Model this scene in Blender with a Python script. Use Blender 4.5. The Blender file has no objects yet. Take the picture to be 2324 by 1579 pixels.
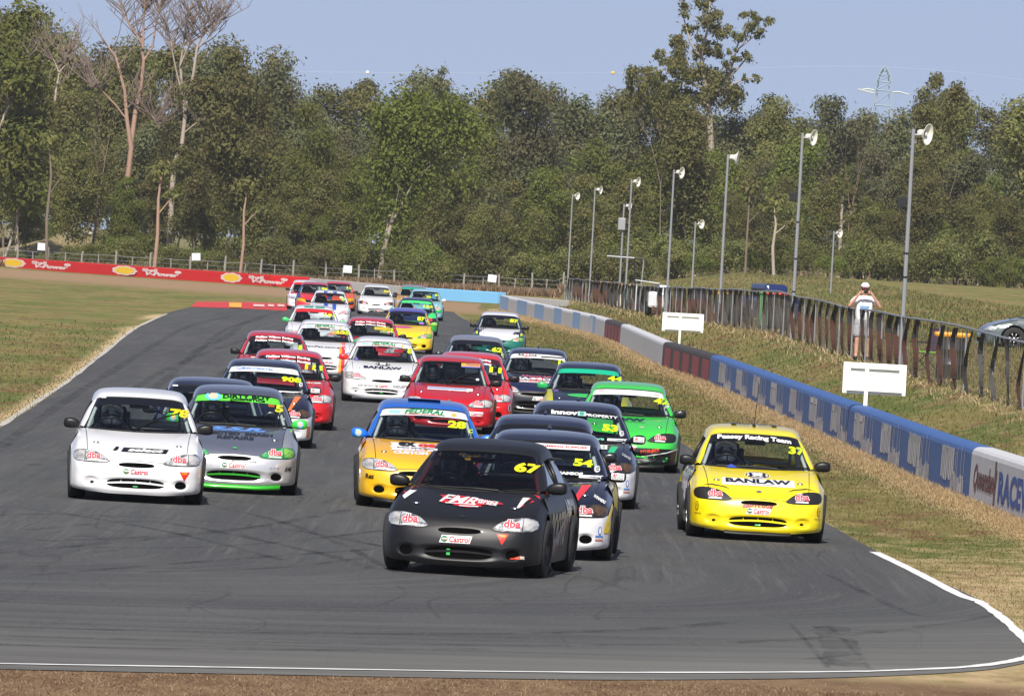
import bpy, bmesh, math, random
import numpy as np
from mathutils import Vector, Matrix
from mathutils.bvhtree import BVHTree
random.seed(7); rng = np.random.default_rng(7)
SC = bpy.context.scene
# ------------------------------------------------------------------ camera (telephoto, slightly rolled)
FPX = 22000.0                    # focal length in pixels of a 2324 px wide picture
CAMH = 3.22
ROLL = math.radians(3.2); PITCH = math.radians(0.589)
cam_data = bpy.data.cameras.new('camera'); cam = bpy.data.objects.new('camera', cam_data)
SC.collection.objects.link(cam); SC.camera = cam
cam_data.sensor_width = 36; cam_data.lens = FPX/2324*36
cam_data.clip_start = 1; cam_data.clip_end = 8000
CR = Matrix.Rotation(math.pi/2-PITCH, 3, 'X') @ Matrix.Rotation(ROLL, 3, 'Z')
cam.matrix_world = Matrix.Translation((0, 0, CAMH)) @ CR.to_4x4()
# ------------------------------------------------------------------ light
SUN_EL = 43; SUN_AZ = 6          # degrees: sun stands behind the camera, a touch to the left
world = bpy.data.worlds.new('World'); SC.world = world; world.use_nodes = True
wn = world.node_tree; wn.nodes.clear()
wo = wn.nodes.new('ShaderNodeOutputWorld'); wb = wn.nodes.new('ShaderNodeBackground'); sk = wn.nodes.new('ShaderNodeTexSky')
sk.sky_type = 'NISHITA'; sk.sun_disc = False
sk.sun_elevation = math.radians(SUN_EL); sk.sun_rotation = math.radians(180+SUN_AZ)
sk.air_density = 1.0; sk.dust_density = .6; sk.ozone_density = 2.5; sk.altitude = 50
wtc = wn.nodes.new('ShaderNodeTexCoord'); wmp = wn.nodes.new('ShaderNodeMapping'); wmp.inputs['Location'].default_value = (0, 0, .20); wmp.inputs['Scale'].default_value = (1, 1, .9)
wn.links.new(wtc.outputs['Generated'], wmp.inputs[0]); wn.links.new(wmp.outputs[0], sk.inputs[0])
wb.inputs[1].default_value = 0.098
hs0 = wn.nodes.new('ShaderNodeHueSaturation'); hs0.inputs['Saturation'].default_value = .72; hs0.inputs['Hue'].default_value = .515; wn.links.new(sk.outputs[0], hs0.inputs['Color']); wn.links.new(hs0.outputs[0], wb.inputs[0]); wn.links.new(wb.outputs[0], wo.inputs[0])
sun_d = bpy.data.lights.new('sun', 'SUN'); sun_d.energy = 4.9; sun_d.angle = math.radians(0.53); sun_d.color = (1, .94, .84)
sun = bpy.data.objects.new('sun', sun_d); SC.collection.objects.link(sun)
a, e = math.radians(SUN_AZ), math.radians(SUN_EL)
to_sun = Vector((-math.sin(a)*math.cos(e), -math.cos(a)*math.cos(e), math.sin(e)))
sun.rotation_euler = to_sun.to_track_quat('Z', 'Y').to_euler()
SC.view_settings.view_transform = 'Standard'; SC.view_settings.look = 'None'
SC.view_settings.exposure = 0.22; SC.view_settings.gamma = 1
SC.cycles.max_bounces = 6; SC.cycles.transparent_max_bounces = 12; SC.cycles.volume_bounces = 0
SC.cycles.caustics_reflective = False; SC.cycles.caustics_refractive = False
# ------------------------------------------------------------------ helpers
def at(px, py, Z):
    d = CR @ Vector(((px-1162)/FPX, (789.5-py)/FPX, -1))
    return Vector((0, 0, CAMH)) + d*(Z/d.y)
def gp(px, py, z=0.0):
    d = CR @ Vector(((px-1162)/FPX, (789.5-py)/FPX, -1))
    return Vector((0, 0, CAMH)) + d*((z-CAMH)/d.z)
def tag(o, label=None, cat=None, group=None, kind=None):
    if label: o['label'] = label
    if cat: o['category'] = cat
    if group: o['group'] = group
    if kind: o['kind'] = kind
    return o
def empty(name, label, cat, loc=(0, 0, 0), rz=0, group=None):
    o = bpy.data.objects.new(name, None); SC.collection.objects.link(o)
    o.location = loc; o.rotation_euler = (0, 0, rz); o.empty_display_size = .1
    return tag(o, label, cat, group)
def mesh(name, v, f, smooth=False):
    me = bpy.data.meshes.new(name)
    me.from_pydata([tuple(p) for p in v], [], [tuple(x) for x in f]); me.update()
    if smooth: me.polygons.foreach_set('use_smooth', [True]*len(me.polygons))
    return me
def link(name, me, mat=None, parent=None, label=None):
    o = bpy.data.objects.new(name, me); SC.collection.objects.link(o)
    if mat is not None:
        if not me.materials: me.materials.append(mat)
        else:
            o.material_slots[0].link = 'OBJECT'; o.material_slots[0].material = mat
    if parent is not None: o.parent = parent
    if label: o['label'] = label
    return o
def quads_mesh(name, V, nper=4):
    """V: (n*nper,3) array of separate polygons"""
    V = np.asarray(V, dtype=np.float32).reshape(-1, 3); n = len(V)//nper
    me = bpy.data.meshes.new(name)
    me.vertices.add(len(V)); me.vertices.foreach_set('co', V.ravel())
    me.loops.add(len(V)); me.loops.foreach_set('vertex_index', np.arange(len(V), dtype=np.int32))
    me.polygons.add(n); me.polygons.foreach_set('loop_start', np.arange(0, len(V), nper, dtype=np.int32))
    try: me.polygons.foreach_set('loop_total', np.full(n, nper, dtype=np.int32))
    except Exception: pass
    me.update(calc_edges=True); return me
class MB:
    def __init__(s): s.v = []; s.f = []
    def add(s, v, f):
        k = len(s.v); s.v += [tuple(p) for p in v]; s.f += [tuple(i+k for i in x) for x in f]; return s
    def box(s, c, d, rot=None, bev=0):
        bm = bmesh.new(); bmesh.ops.create_cube(bm, size=1)
        for v in bm.verts: v.co = Vector((v.co.x*d[0], v.co.y*d[1], v.co.z*d[2]))
        if bev: bmesh.ops.bevel(bm, geom=bm.edges[:], offset=bev, segments=2, affect='EDGES', profile=.5)
        R = rot if rot is not None else Matrix.Identity(3)
        bm.verts.index_update()
        s.add([R@v.co+Vector(c) for v in bm.verts], [[v.index for v in f.verts] for f in bm.faces]); bm.free(); return s
    def tube(s, pts, r, n=8, cap=True):
        pts = [Vector(p) for p in pts]; rs = r if isinstance(r, (list, tuple)) else [r]*len(pts)
        k = len(s.v); up = Vector((0, 0, 1)); prev = None
        for i, p in enumerate(pts):
            t = (pts[min(i+1, len(pts)-1)]-pts[max(i-1, 0)]).normalized()
            if prev is None:
                a_ = t.cross(up if abs(t.z) < .9 else Vector((1, 0, 0))).normalized()
            else: a_ = (prev - t*prev.dot(t)).normalized()
            prev = a_; b_ = t.cross(a_)
            for j in range(n):
                q = 2*math.pi*j/n
                s.v.append(tuple(p + (a_*math.cos(q)+b_*math.sin(q))*rs[i]))
        for i in range(len(pts)-1):
            for j in range(n):
                s.f.append((k+i*n+j, k+i*n+(j+1) % n, k+(i+1)*n+(j+1) % n, k+(i+1)*n+j))
        if cap:
            s.f.append(tuple(k+j for j in range(n))[::-1]); s.f.append(tuple(k+(len(pts)-1)*n+j for j in range(n)))
        return s
    def lathe(s, prof, n=24, M=None):
        """prof: list of (r, h) turned about local Z"""
        k = len(s.v); M = M or Matrix.Identity(4)
        for r, h in prof:
            for j in range(n):
                q = 2*math.pi*j/n; s.v.append(tuple(M@Vector((r*math.cos(q), r*math.sin(q), h))))
        for i in range(len(prof)-1):
            for j in range(n): s.f.append((k+i*n+j, k+i*n+(j+1) % n, k+(i+1)*n+(j+1) % n, k+(i+1)*n+j))
        return s
    def grid(s, G):
        ni, nj = len(G), len(G[0]); k = len(s.v)
        for r in G: s.v += [tuple(p) for p in r]
        for i in range(ni-1):
            for j in range(nj-1): s.f.append((k+i*nj+j, k+i*nj+j+1, k+(i+1)*nj+j+1, k+(i+1)*nj+j))
        return s
    def build(s, name, mat, parent=None, smooth=False, label=None):
        return link(name, mesh(name, s.v, s.f, smooth), mat, parent, label)
    def me(s, name, smooth=False): return mesh(name, s.v, s.f, smooth)
def lin(c):
    return tuple(((x/255)/12.92 if x/255 <= .04045 else ((x/255+.055)/1.055)**2.4) for x in c)
_M = {}
def mat(name, col, rough=.5, metal=0, coat=0, spec=.5, noise=0, nscale=8, bump=0, emis=None):
    """principled with optional subtle procedural variation; col is linear"""
    if name in _M: return _M[name]
    m = bpy.data.materials.new(name); m.use_nodes = True; _M[name] = m
    nt = m.node_tree; b = nt.nodes['Principled BSDF']
    b.inputs['Base Color'].default_value = (*col, 1); b.inputs['Roughness'].default_value = rough
    b.inputs['Metallic'].default_value = metal; b.inputs['Coat Weight'].default_value = coat; b.inputs['Coat Roughness'].default_value = .06
    b.inputs['Specular IOR Level'].default_value = spec
    if noise or bump:
        tc = nt.nodes.new('ShaderNodeTexCoord'); nz = nt.nodes.new('ShaderNodeTexNoise')
        nz.inputs['Scale'].default_value = nscale; nz.inputs['Detail'].default_value = 6
        nt.links.new(tc.outputs['Object'], nz.inputs['Vector'])
        if noise:
            mx = nt.nodes.new('ShaderNodeMix'); mx.data_type = 'RGBA'
            mx.inputs[6].default_value = (*[c*(1-noise) for c in col], 1); mx.inputs[7].default_value = (*[min(1, c*(1+noise)) for c in col], 1)
            nt.links.new(nz.outputs[0], mx.inputs[0]); nt.links.new(mx.outputs[2], b.inputs['Base Color'])
        if bump:
            bp = nt.nodes.new('ShaderNodeBump'); bp.inputs['Strength'].default_value = bump; bp.inputs['Distance'].default_value = .02
            nt.links.new(nz.outputs[0], bp.inputs['Height']); nt.links.new(bp.outputs[0], b.inputs['Normal'])
    return m
def paint(rgb, rough=.28, coat=.8, metal=0):
    c = lin(rgb); n = 'paint_%d_%d_%d_%d' % (*rgb, int(rough*100))
    return mat(n, c, rough, metal, coat, noise=.06, nscale=3)
def ink(rgb):
    return mat('vinyl_%d_%d_%d' % tuple(rgb), lin(rgb), .35, 0, .3)
def crsurf(net, si, sj):
    """Catmull-Rom upsampling of a control net [i][j] of 3-vectors"""
    A = np.array(net, dtype=float)
    def up(A, s):
        n = len(A); out = []
        P = np.concatenate([2*A[:1]-A[1:2], A, 2*A[-1:]-A[-2:-1]])
        for i in range(n-1):
            p0, p1, p2, p3 = P[i], P[i+1], P[i+2], P[i+3]
            for k in range(s):
                t = k/s
                out.append(.5*((2*p1)+(-p0+p2)*t+(2*p0-5*p1+4*p2-p3)*t*t+(-p0+3*p1-3*p2+p3)*t**3))
        out.append(A[-1]); return np.array(out)
    B = up(A, si); return np.transpose(up(np.transpose(B, (1, 0, 2)), sj), (1, 0, 2))
def text_mesh(txt, offset=0.0, shear=0.0, spacing=1.0):
    cu = bpy.data.curves.new('lettering', 'FONT'); cu.body = txt; cu.resolution_u = 3
    cu.offset = offset; cu.shear = shear; cu.space_character = spacing; cu.size = 1
    ob = bpy.data.objects.new('lettering', cu); SC.collection.objects.link(ob)
    dg = bpy.context.evaluated_depsgraph_get(); me = bpy.data.meshes.new_from_object(ob.evaluated_get(dg))
    bpy.data.objects.remove(ob); bpy.data.curves.remove(cu)
    return me
_T = {}
def text2d(txt, offset=0.0, shear=0.0, spacing=1.0, maxlen=.35, ref=None):
    """returns verts in unit box [-.5,.5]^2 and faces; ref offset gives the box used to normalise"""
    k = (txt, offset, shear, spacing, maxlen, ref)
    if k in _T: return _T[k]
    me = text_mesh(txt, offset, shear, spacing)
    bm = bmesh.new(); bm.from_mesh(me); bpy.data.meshes.remove(me)
    bmesh.ops.remove_doubles(bm, verts=bm.verts[:], dist=1e-5)
    for _ in range(4):
        L = [e for e in bm.edges if e.calc_length() > maxlen]
        if not L: break
        bmesh.ops.subdivide_edges(bm, edges=L, cuts=1); bmesh.ops.triangulate(bm, faces=bm.faces[:])
    bm.verts.index_update()
    V = np.array([v.co[:2] for v in bm.verts]); F = [[v.index for v in f.verts] for f in bm.faces]; bm.free()
    if ref is not None and ref != offset:
        m2 = text_mesh(txt, ref, shear, spacing); W = np.array([v.co[:2] for v in m2.vertices]); bpy.data.meshes.remove(m2)
    else: W = V
    lo, hi = W.min(0), W.max(0)
    V = (V-(lo+hi)/2)/(hi-lo); _T[k] = (V, F); return _T[k]
# ------------------------------------------------------------------ race car kit (front faces -Y, y=0 at the nose, z=0 road)
def mirror_net(net):
    return [[(-x, y, z) for (x, y, z) in r[:0:-1]] + list(r) for r in net]
FN = [
 [(0,.022,.098),(.30,.032,.098),(.50,.085,.112),(.65,.195,.125),(.735,.34,.135),(.765,.42,.14),(.775,.49,.14)],
 [(0,.00,.135),(.30,.01,.14),(.51,.06,.15),(.665,.17,.158),(.75,.31,.165),(.782,.39,.17),(.792,.465,.17)],
 [(0,-.012,.20),(.30,.0,.20),(.52,.05,.21),(.672,.16,.215),(.757,.30,.22),(.787,.385,.225),(.798,.45,.225)],
 [(0,-.010,.29),(.30,.003,.29),(.53,.055,.295),(.675,.165,.30),(.76,.30,.305),(.79,.385,.31),(.802,.445,.31)],
 [(0,.005,.385),(.30,.018,.385),(.54,.07,.39),(.68,.175,.40),(.758,.31,.41),(.79,.40,.41),(.803,.465,.41)],
 [(0,.045,.488),(.30,.058,.478),(.56,.11,.468),(.68,.205,.472),(.752,.33,.48),(.79,.43,.49),(.805,.515,.49)],
 [(0,.13,.562),(.30,.145,.565),(.58,.21,.578),(.69,.29,.585),(.748,.40,.575),(.788,.51,.56),(.806,.60,.565)],
 [(0,.35,.643),(.30,.36,.648),(.59,.42,.668),(.69,.50,.67),(.745,.58,.645),(.787,.66,.61),(.807,.70,.61)],
 [(0,.62,.716),(.30,.63,.722),(.60,.68,.738),(.695,.74,.728),(.748,.78,.69),(.788,.79,.65),(.808,.79,.628)],
 [(0,.85,.765),(.30,.86,.770),(.61,.91,.782),(.70,.95,.768),(.75,.95,.72),(.79,.93,.66),(.808,.90,.61)],
 [(0,1.03,.80),(.30,1.05,.805),(.62,1.16,.815),(.705,1.22,.80),(.755,1.10,.735),(.795,1.05,.65),(.808,1.04,.52)],
]
sq = lambda x: x if x < .70 else .70+(x-.70)*.72
FN = [[(sq(x), y, z) for x, y, z in r_] for r_ in FN]
SJ, SI = 8, 8
F_ = crsurf(mirror_net(FN), SI, SJ)          # (81, 97, 3)
# dips around the openings
def dip(P, cx, cz, rx, rz, d, n=3.0, soft=.35):
    x, z = P[..., 0], P[..., 2]
    q = (np.abs((x-cx)/rx)**n + np.abs((z-cz)/rz)**n)**(1/n)
    w = np.clip((1+soft-q)/(2*soft), 0, 1); w = w*w*(3-2*w)
    P[..., 1] += np.where(P[..., 1] < .5, w*d, 0)
dip(F_, 0, .220, .34, .055, .040, 3.0, .45); dip(F_, 0, .436, .20, .02, .0, 3.0, .6)
for s_ in (-1, 1): dip(F_, s_*.52, .228, .075, .05, .03, 2.2)
WN = [
 [(0,1.04,.802),(.30,1.06,.808),(.50,1.12,.815),(.60,1.19,.822),(.645,1.27,.832)],
 [(0,1.25,.94),(.28,1.27,.938),(.47,1.33,.933),(.565,1.40,.928),(.600,1.47,.925)],
 [(0,1.49,1.078),(.265,1.51,1.073),(.445,1.57,1.062),(.53,1.64,1.05),(.560,1.69,1.037)],
 [(0,1.73,1.198),(.25,1.75,1.194),(.42,1.79,1.184),(.49,1.835,1.168),(.513,1.88,1.150)],
]
W_ = crsurf(mirror_net(WN), 8, 6)            # (25, 49, 3)
RN = [
 [(0,1.73,1.201),(.25,1.75,1.197),(.42,1.79,1.187),(.513,1.88,1.153),(.560,1.97,1.105)],
 [(0,1.96,1.258),(.27,1.97,1.254),(.45,2.00,1.238),(.530,2.06,1.190),(.566,2.10,1.12)],
 [(0,2.40,1.295),(.27,2.40,1.290),(.46,2.40,1.270),(.540,2.42,1.218),(.572,2.42,1.14)],
 [(0,2.90,1.293),(.27,2.90,1.286),(.45,2.90,1.262),(.525,2.90,1.208),(.562,2.90,1.13)],
 [(0,3.30,1.262),(.26,3.30,1.252),(.42,3.29,1.218),(.495,3.28,1.160),(.54,3.26,1.085)],
 [(0,3.62,1.195),(.25,3.61,1.185),(.40,3.58,1.150),(.475,3.55,1.095),(.525,3.50,1.02)],
]
R_ = crsurf(mirror_net(RN), 6, 6)
BN = [  # back window and tailgate
 [(0,3.62,1.195),(.25,3.61,1.185),(.40,3.58,1.150),(.475,3.55,1.095),(.525,3.50,1.02)],
 [(0,3.80,1.06),(.27,3.79,1.05),(.44,3.76,1.02),(.55,3.71,.985),(.60,3.66,.93)],
 [(0,3.95,.90),(.30,3.94,.895),(.52,3.90,.88),(.63,3.84,.86),(.68,3.78,.82)],
 [(0,4.06,.80),(.32,4.05,.80),(.56,4.01,.79),(.68,3.93,.77),(.735,3.84,.72)],
 [(0,4.08,.55),(.32,4.07,.55),(.58,4.03,.55),(.70,3.95,.55),(.765,3.86,.55)],
 [(0,4.10,.32),(.32,4.09,.32),(.58,4.04,.32),(.70,3.96,.32),(.765,3.87,.32)],
 [(0,4.05,.15),(.32,4.04,.15),(.58,4.0,.15),(.70,3.93,.16),(.755,3.85,.17)],
]
B_ = crsurf(mirror_net(BN), 4, 4)
def gridmesh(name, G, i0, i1, j0, j1, off=0, smooth=True, keep=None):
    g = G[i0:i1+1, j0:j1+1]; mb = MB()
    if off: g = g + normals(g)*off
    if keep is None: mb.grid(g)
    else:
        ni, nj = g.shape[:2]; mb.v = [tuple(p) for r in g for p in r]
        mb.f = [(i*nj+j, i*nj+j+1, (i+1)*nj+j+1, (i+1)*nj+j) for i in range(ni-1) for j in range(nj-1) if keep(i, j)]
    return mb.me(name, smooth)
def normals(g):
    du = np.gradient(g, axis=0); dv = np.gradient(g, axis=1); n = np.cross(dv, du)
    n /= np.linalg.norm(n, axis=-1, keepdims=True)+1e-9
    if n[..., 1].mean() > 0 and n[..., 2].mean() < 0: n = -n
    return n
KIT = {}
NI, NJ = F_.shape[0]-1, F_.shape[1]-1; mid = NJ//2; hs = 2*SJ      # hood half-width in cells (column 2)
hr = 5*SI
KIT['front_bumper'] = gridmesh('front_bumper', F_, 0, hr, 0, NJ)
KIT['hood'] = gridmesh('hood', F_, hr, NI, mid-hs, mid+hs)
KIT['fender_a'] = gridmesh('fender', F_, hr, NI, 0, mid-hs)
KIT['fender_b'] = gridmesh('fender', F_, hr, NI, mid+hs, NJ)
# seams round the bonnet
def strip(path, w, off=.002):
    mb = MB(); path = [Vector(p) for p in path]; n = len(path)
    mb.tube(path, w, 5, False); return mb
sm = MB()
pth = [Vector(F_[i, mid-hs]) for i in range(NI, hr-1, -2)] + [Vector(F_[hr, j]) for j in range(mid-hs, mid+hs+1, 2)] + [Vector(F_[i, mid+hs]) for i in range(hr, NI+1, 2)]
sm.tube(pth, .0045, 5, False)
KIT['seam'] = sm.me('panel_seam')
wi, wj = W_.shape[0]-1, W_.shape[1]-1
inner = lambda i, j: 1 <= i < wi-1 and 1 <= j < wj-1
KIT['windscreen'] = gridmesh('windscreen', W_, 1, wi-1, 1, wj-1)
KIT['seal'] = gridmesh('windscreen_seal', W_, 0, wi, 0, wj, off=.001, keep=lambda i, j: not (1 <= i < wi-1 and 1 <= j < wj-1))
g_ = W_[int(wi*.74):wi, 2:wj-1]
KIT['sun_strip'] = gridmesh('sun_strip', W_, int(wi*.76), wi-1, 2, wj-2, off=.0035)
KIT['low_strip'] = gridmesh('sun_strip', W_, int(wi*.66), wi-1, 2, wj-2, off=.0035)
KIT['roof'] = gridmesh('roof', R_, 0, R_.shape[0]-1, 4, R_.shape[1]-5)
# pillars + roof rails (one per side), side glass, side panel
def side_x(z):
    v_ = np.interp(z, [.12, .16, .30, .45, .61, .66, .72, .77, .80, .83], [.775, .788, .80, .808, .808, .797, .765, .73, .705, .69]); return np.where(v_ > .70, .70+(v_-.70)*.72, v_)
def taper(y): return np.where(y > 2.2, 1-.05*((y-2.2)/1.8)**2, 1.0)
for sgn, nm in ((-1, 'a'), (1, 'b')):
    mb = MB()
    inn = [(.645,1.27,.832),(.600,1.47,.925),(.560,1.69,1.037),(.513,1.88,1.150)]
    mm = [(.675,1.29,.842),(.635,1.50,.935),(.592,1.73,1.045),(.542,1.92,1.145)]
    out = [(.705,1.36,.822),(.667,1.57,.915),(.620,1.79,1.02),(.567,1.99,1.11)]
    G = crsurf([[(sgn*p[0], p[1], p[2]) for p in (a_, b_, c_)] for a_, b_, c_ in zip(inn, mm, out)], 4, 3)
    mb.grid(G if sgn > 0 else G[:, ::-1])
    # roof rail
    rr = R_[:, -5:] if sgn > 0 else R_[:, :5]
    mb.grid(rr)
    # belt rail + rear quarter
    Q = [[(.705,1.30,.815),(.70,1.9,.83),(.69,2.6,.835),(.675,3.2,.84),(.655,3.60,.86),(.60,3.66,.93)],
         [(.725,1.22,.79),(.722,1.9,.80),(.715,2.6,.80),(.70,3.2,.80),(.685,3.70,.80),(.68,3.78,.82)]]
    mb.grid([[(sgn*p[0], p[1], p[2]) for p in r] for r in (Q if sgn > 0 else Q[::-1])])
    # rear (C) pillar
    Q = [[(.56,3.05,1.10),(.553,3.28,1.07),(.54,3.50,1.00),(.60,3.66,.93)], [(.675,3.20,.84),(.67,3.4,.845),(.66,3.55,.85),(.655,3.60,.86)]]
    mb.grid([[(sgn*p[0], p[1], p[2]) for p in r] for r in Q])
    KIT['pillar_'+nm] = mb.me('pillar', True)
    mb = MB(); Q = []
    for y0, y1, t in ((1.38, 3.15, 0),):
        Q = [[(sgn*(.70-.012*(y-1.3)*.5-.002), y, .83) for y in np.linspace(1.34, 3.2, 10)],
             [(sgn*(.63-.005), y+.12, .97) for y in np.linspace(1.50, 3.05, 10)],
             [(sgn*(.552), y, 1.105) for y in np.linspace(1.98, 3.10, 10)]]
    mb.grid(Q if sgn > 0 else Q[::-1]); KIT['side_glass_'+nm] = mb.me('side_window', True)
    mb = MB(); mb.tube([(sgn*.695, 2.42, .82), (sgn*.635, 2.45, .97), (sgn*.56, 2.48, 1.12)], .022, 6); KIT['b_pillar_'+nm] = mb.me('door_frame', True)
    # side panel with both wheel arches cut out
    ys = np.linspace(.86, 3.93, 104); zs = np.concatenate([np.linspace(.13, .62, 17), np.linspace(.65, .80, 7)])
    G = np.zeros((len(zs), len(ys), 3))
    for i, z in enumerate(zs):
        for j, y in enumerate(ys):
            yy, zz = y, z
            for wy in (.785, 3.185):
                dy, dz = yy-wy, zz-.285; r = math.hypot(dy, dz)
                if .33 < r < .37 or (.31 < r <= .33): yy, zz = wy+dy/r*.34, .285+dz/r*.34
            G[i, j] = (sgn*side_x(zz)*float(taper(yy)), yy, zz)
    def keep(i, j):
        c = (G[i, j]+G[i+1, j+1]+G[i+1, j]+G[i, j+1])/4
        return all(math.hypot(c[1]-wy, c[2]-.285) > .335 for wy in (.785, 3.185))
    G2 = G if sgn > 0 else G
    KIT['side_'+nm] = gridmesh('side_panel', G2, 0, len(zs)-1, 0, len(ys)-1, keep=keep)
KIT['tail'] = gridmesh('tailgate', B_, 8, B_.shape[0]-1, 0, B_.shape[1]-1)
KIT['rear_window'] = gridmesh('rear_window', B_, 0, 8, 3, B_.shape[1]-4)
mb = MB(); mb.grid(B_[0:9, 0:4]); mb.grid(B_[0:9, -4:]); KIT['rear_frame'] = mb.me('rear_window_frame', True)
# underbody, bulkheads, dash, wheelhouses
mb = MB(); mb.box((0, 2.05, .17), (1.18, 3.5, .10)); mb.box((0, .35, .20), (1.0, .4, .14)); mb.box((0, 1.12, .48), (1.30, .06, .56))
mb.box((0, 1.32, .76), (1.26, .42, .07), bev=.02); mb.box((0, 3.45, .55), (1.3, .05, .5)); mb.box((0, .25, .40), (.9, .1, .25))
for s_ in (-1, 1):
    for wy in (.785, 3.185): mb.box((s_*.52, wy, .42), (.10, .70, .50))
    mb.box((s_*.66, 2.0, .50), (.04, 1.7, .58))
KIT['floor'] = mb.me('underbody')
# wheels
tp = [(.165, -.098), (.21, -.103), (.262, -.101), (.281, -.088), (.2865, -.05), (.2875, 0), (.2865, .05), (.281, .088), (.262, .101), (.21, .103), (.165, .098)]
def wheel_me(sgn):
    M = Matrix.Rotation(math.pi/2*sgn, 4, 'Y')
    t = MB().lathe(tp, 30, M).me('tyre', True)
    r = MB(); r.lathe([(.172, -.09), (.165, .085), (.178, .098), (.170, .09), (.158, .07), (.150, .0)], 30, M)
    for k in range(7):
        q = k*2*math.pi/7
        R = M.to_3x3() @ Matrix.Rotation(q, 3, 'Z')
        r.box(R@Vector((.10, 0, .062)), (.125, .032, .022), R)
    r.lathe([(.001, .08), (.035, .078), (.045, .06), (.045, .03)], 12, M)
    return t, r.me('rim', True)
KIT['tyre_a'], KIT['rim_a'] = wheel_me(-1); KIT['tyre_b'], KIT['rim_b'] = wheel_me(1)
# mirror pods
for sgn, nm in ((-1, 'a'), (1, 'b')):
    mb = MB(); G = []
    for i in range(13):
        ph = -math.pi/2+math.pi*i/12; row = []
        for j in range(25):
            th = 2*math.pi*j/24
            cp, sp = math.cos(ph), math.sin(ph)
            f = lambda w, e: math.copysign(abs(w)**e, w)
            x = f(cp, .6)*f(math.cos(th), .6)*.100; z = f(sp, .62)*.062; y = f(cp, .8)*f(math.sin(th), .8)*.055
            if x*sgn < 0: z *= 1-.25*abs(x)/.098; z -= .012*abs(x)/.098
            y = min(y, .03)
            row.append((x+sgn*.785, y+1.42, z+.866))
        G.append(row)
    mb.grid(G); mb.box((sgn*.715, 1.43, .845), (.07, .05, .035), bev=.008)
    KIT['mirror_'+nm] = mb.me('door_mirror', True)
# wipers
def onglass(u, v, off=.012):
    i = min(max(v, 0), 1)*(wi); j = min(max(u, 0), 1)*wj
    i0, j0 = int(min(i, wi-1)), int(min(j, wj-1)); fi, fj = i-i0, j-j0
    P = (W_[i0, j0]*(1-fi)*(1-fj)+W_[i0+1, j0]*fi*(1-fj)+W_[i0, j0+1]*(1-fi)*fj+W_[i0+1, j0+1]*fi*fj)
    return Vector(P)+Vector((0, -.55, .83))*off
mb = MB(); mb.tube([onglass(.28, .02), onglass(.50, .055), onglass(.60, .02)], [.006, .007, .009], 6); mb.tube([onglass(.62, .02), onglass(.80, .06), onglass(.90, .03)], [.006, .007, .009], 6)
KIT['wiper_low'] = mb.me('wiper')
mb = MB(); mb.tube([onglass(.475, 0), onglass(.56, .28), onglass(.60, .36)], [.010, .008, .007], 6); mb.tube([onglass(.50, .10, .02), onglass(.62, .40, .02), onglass(.77, .58, .02)], [.011, .013, .008], 6)
KIT['wiper_up'] = mb.me('wiper')
# roll cage, seat, steering wheel
mb = MB()
for s_ in (-1, 1):
    mb.tube([(s_*.60, 1.36, .35), (s_*.60, 1.40, .82), (s_*.50, 1.80, 1.10), (s_*.47, 1.98, 1.17), (s_*.47, 2.45, 1.20), (s_*.55, 2.5, .9), (s_*.6, 2.5, .3)], .020, 8)
    mb.tube([(s_*.47, 2.45, 1.18), (s_*.50, 3.2, .85), (s_*.5, 3.35, .5)], .020, 8)
mb.tube([(-.47, 1.98, 1.17), (.47, 1.98, 1.17)], .019, 8); mb.tube([(-.47, 2.45, 1.20), (.47, 2.45, 1.20)], .019, 8)
mb.tube([(-.47, 2.46, 1.18), (.50, 2.52, .45)], .019, 8); mb.tube([(.5, 3.2, .85), (-.5, 3.2, .85)], .019, 8)
KIT['cage'] = mb.me('roll_cage', True)
mb = MB(); mb.box((-.32, 2.15, .60), (.44, .12, .62), Matrix.Rotation(-.18, 3, 'X'), .04); mb.box((-.32, 2.24, .96), (.34, .10, .24), Matrix.Rotation(-.2, 3, 'X'), .04)
mb.box((-.32, 1.92, .36), (.42, .46, .14), None, .03)
for s_ in (-1, 1): mb.box((-.32+s_*.19, 2.12, .92), (.05, .20, .20), None, .02)
KIT['seat'] = mb.me('seat', True)
mb = MB(); Ms = Matrix.Translation((-.32, 1.58, .80)) @ Matrix.Rotation(-math.radians(62), 4, 'X')
mb.tube([Ms@Vector((.175*math.cos(q), .175*math.sin(q), 0)) for q in np.linspace(0, 2*math.pi, 25)], .014, 6, False)
for q in (.3, 2.84, 4.71): mb.tube([Ms@Vector((0, 0, 0)), Ms@Vector((.17*math.cos(q), .17*math.sin(q), 0))], .012, 5)
KIT['wheel_s'] = mb.me('steering_wheel', True)
mb = MB(); mb.box((0, 1.66, 1.10), (.24, .03, .055), None, .012); mb.tube([(0, 1.68, 1.10), (0, 1.76, 1.17)], .008, 6); KIT['rearview'] = mb.me('interior_mirror')
mb = MB(); mb.tube([(0, 2.1, 1.27), (0, 2.1, 1.31)], [.016, .008], 8); mb.tube([(0, 2.1, 1.31), (.03, 2.08, 1.78)], .0045, 6); KIT['aerial'] = mb.me('aerial')
mb = MB(); mb.grid([[(0, 2.9, 1.29), (0, 3.02, 1.29)], [(0, 2.97, 1.36), (0, 3.0, 1.355)]]); mb.tube([(0, 2.90, 1.29), (0, 2.96, 1.34), (0, 3.04, 1.29)], [.035, .006, .03], 8); KIT['fin'] = mb.me('roof_fin')
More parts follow.
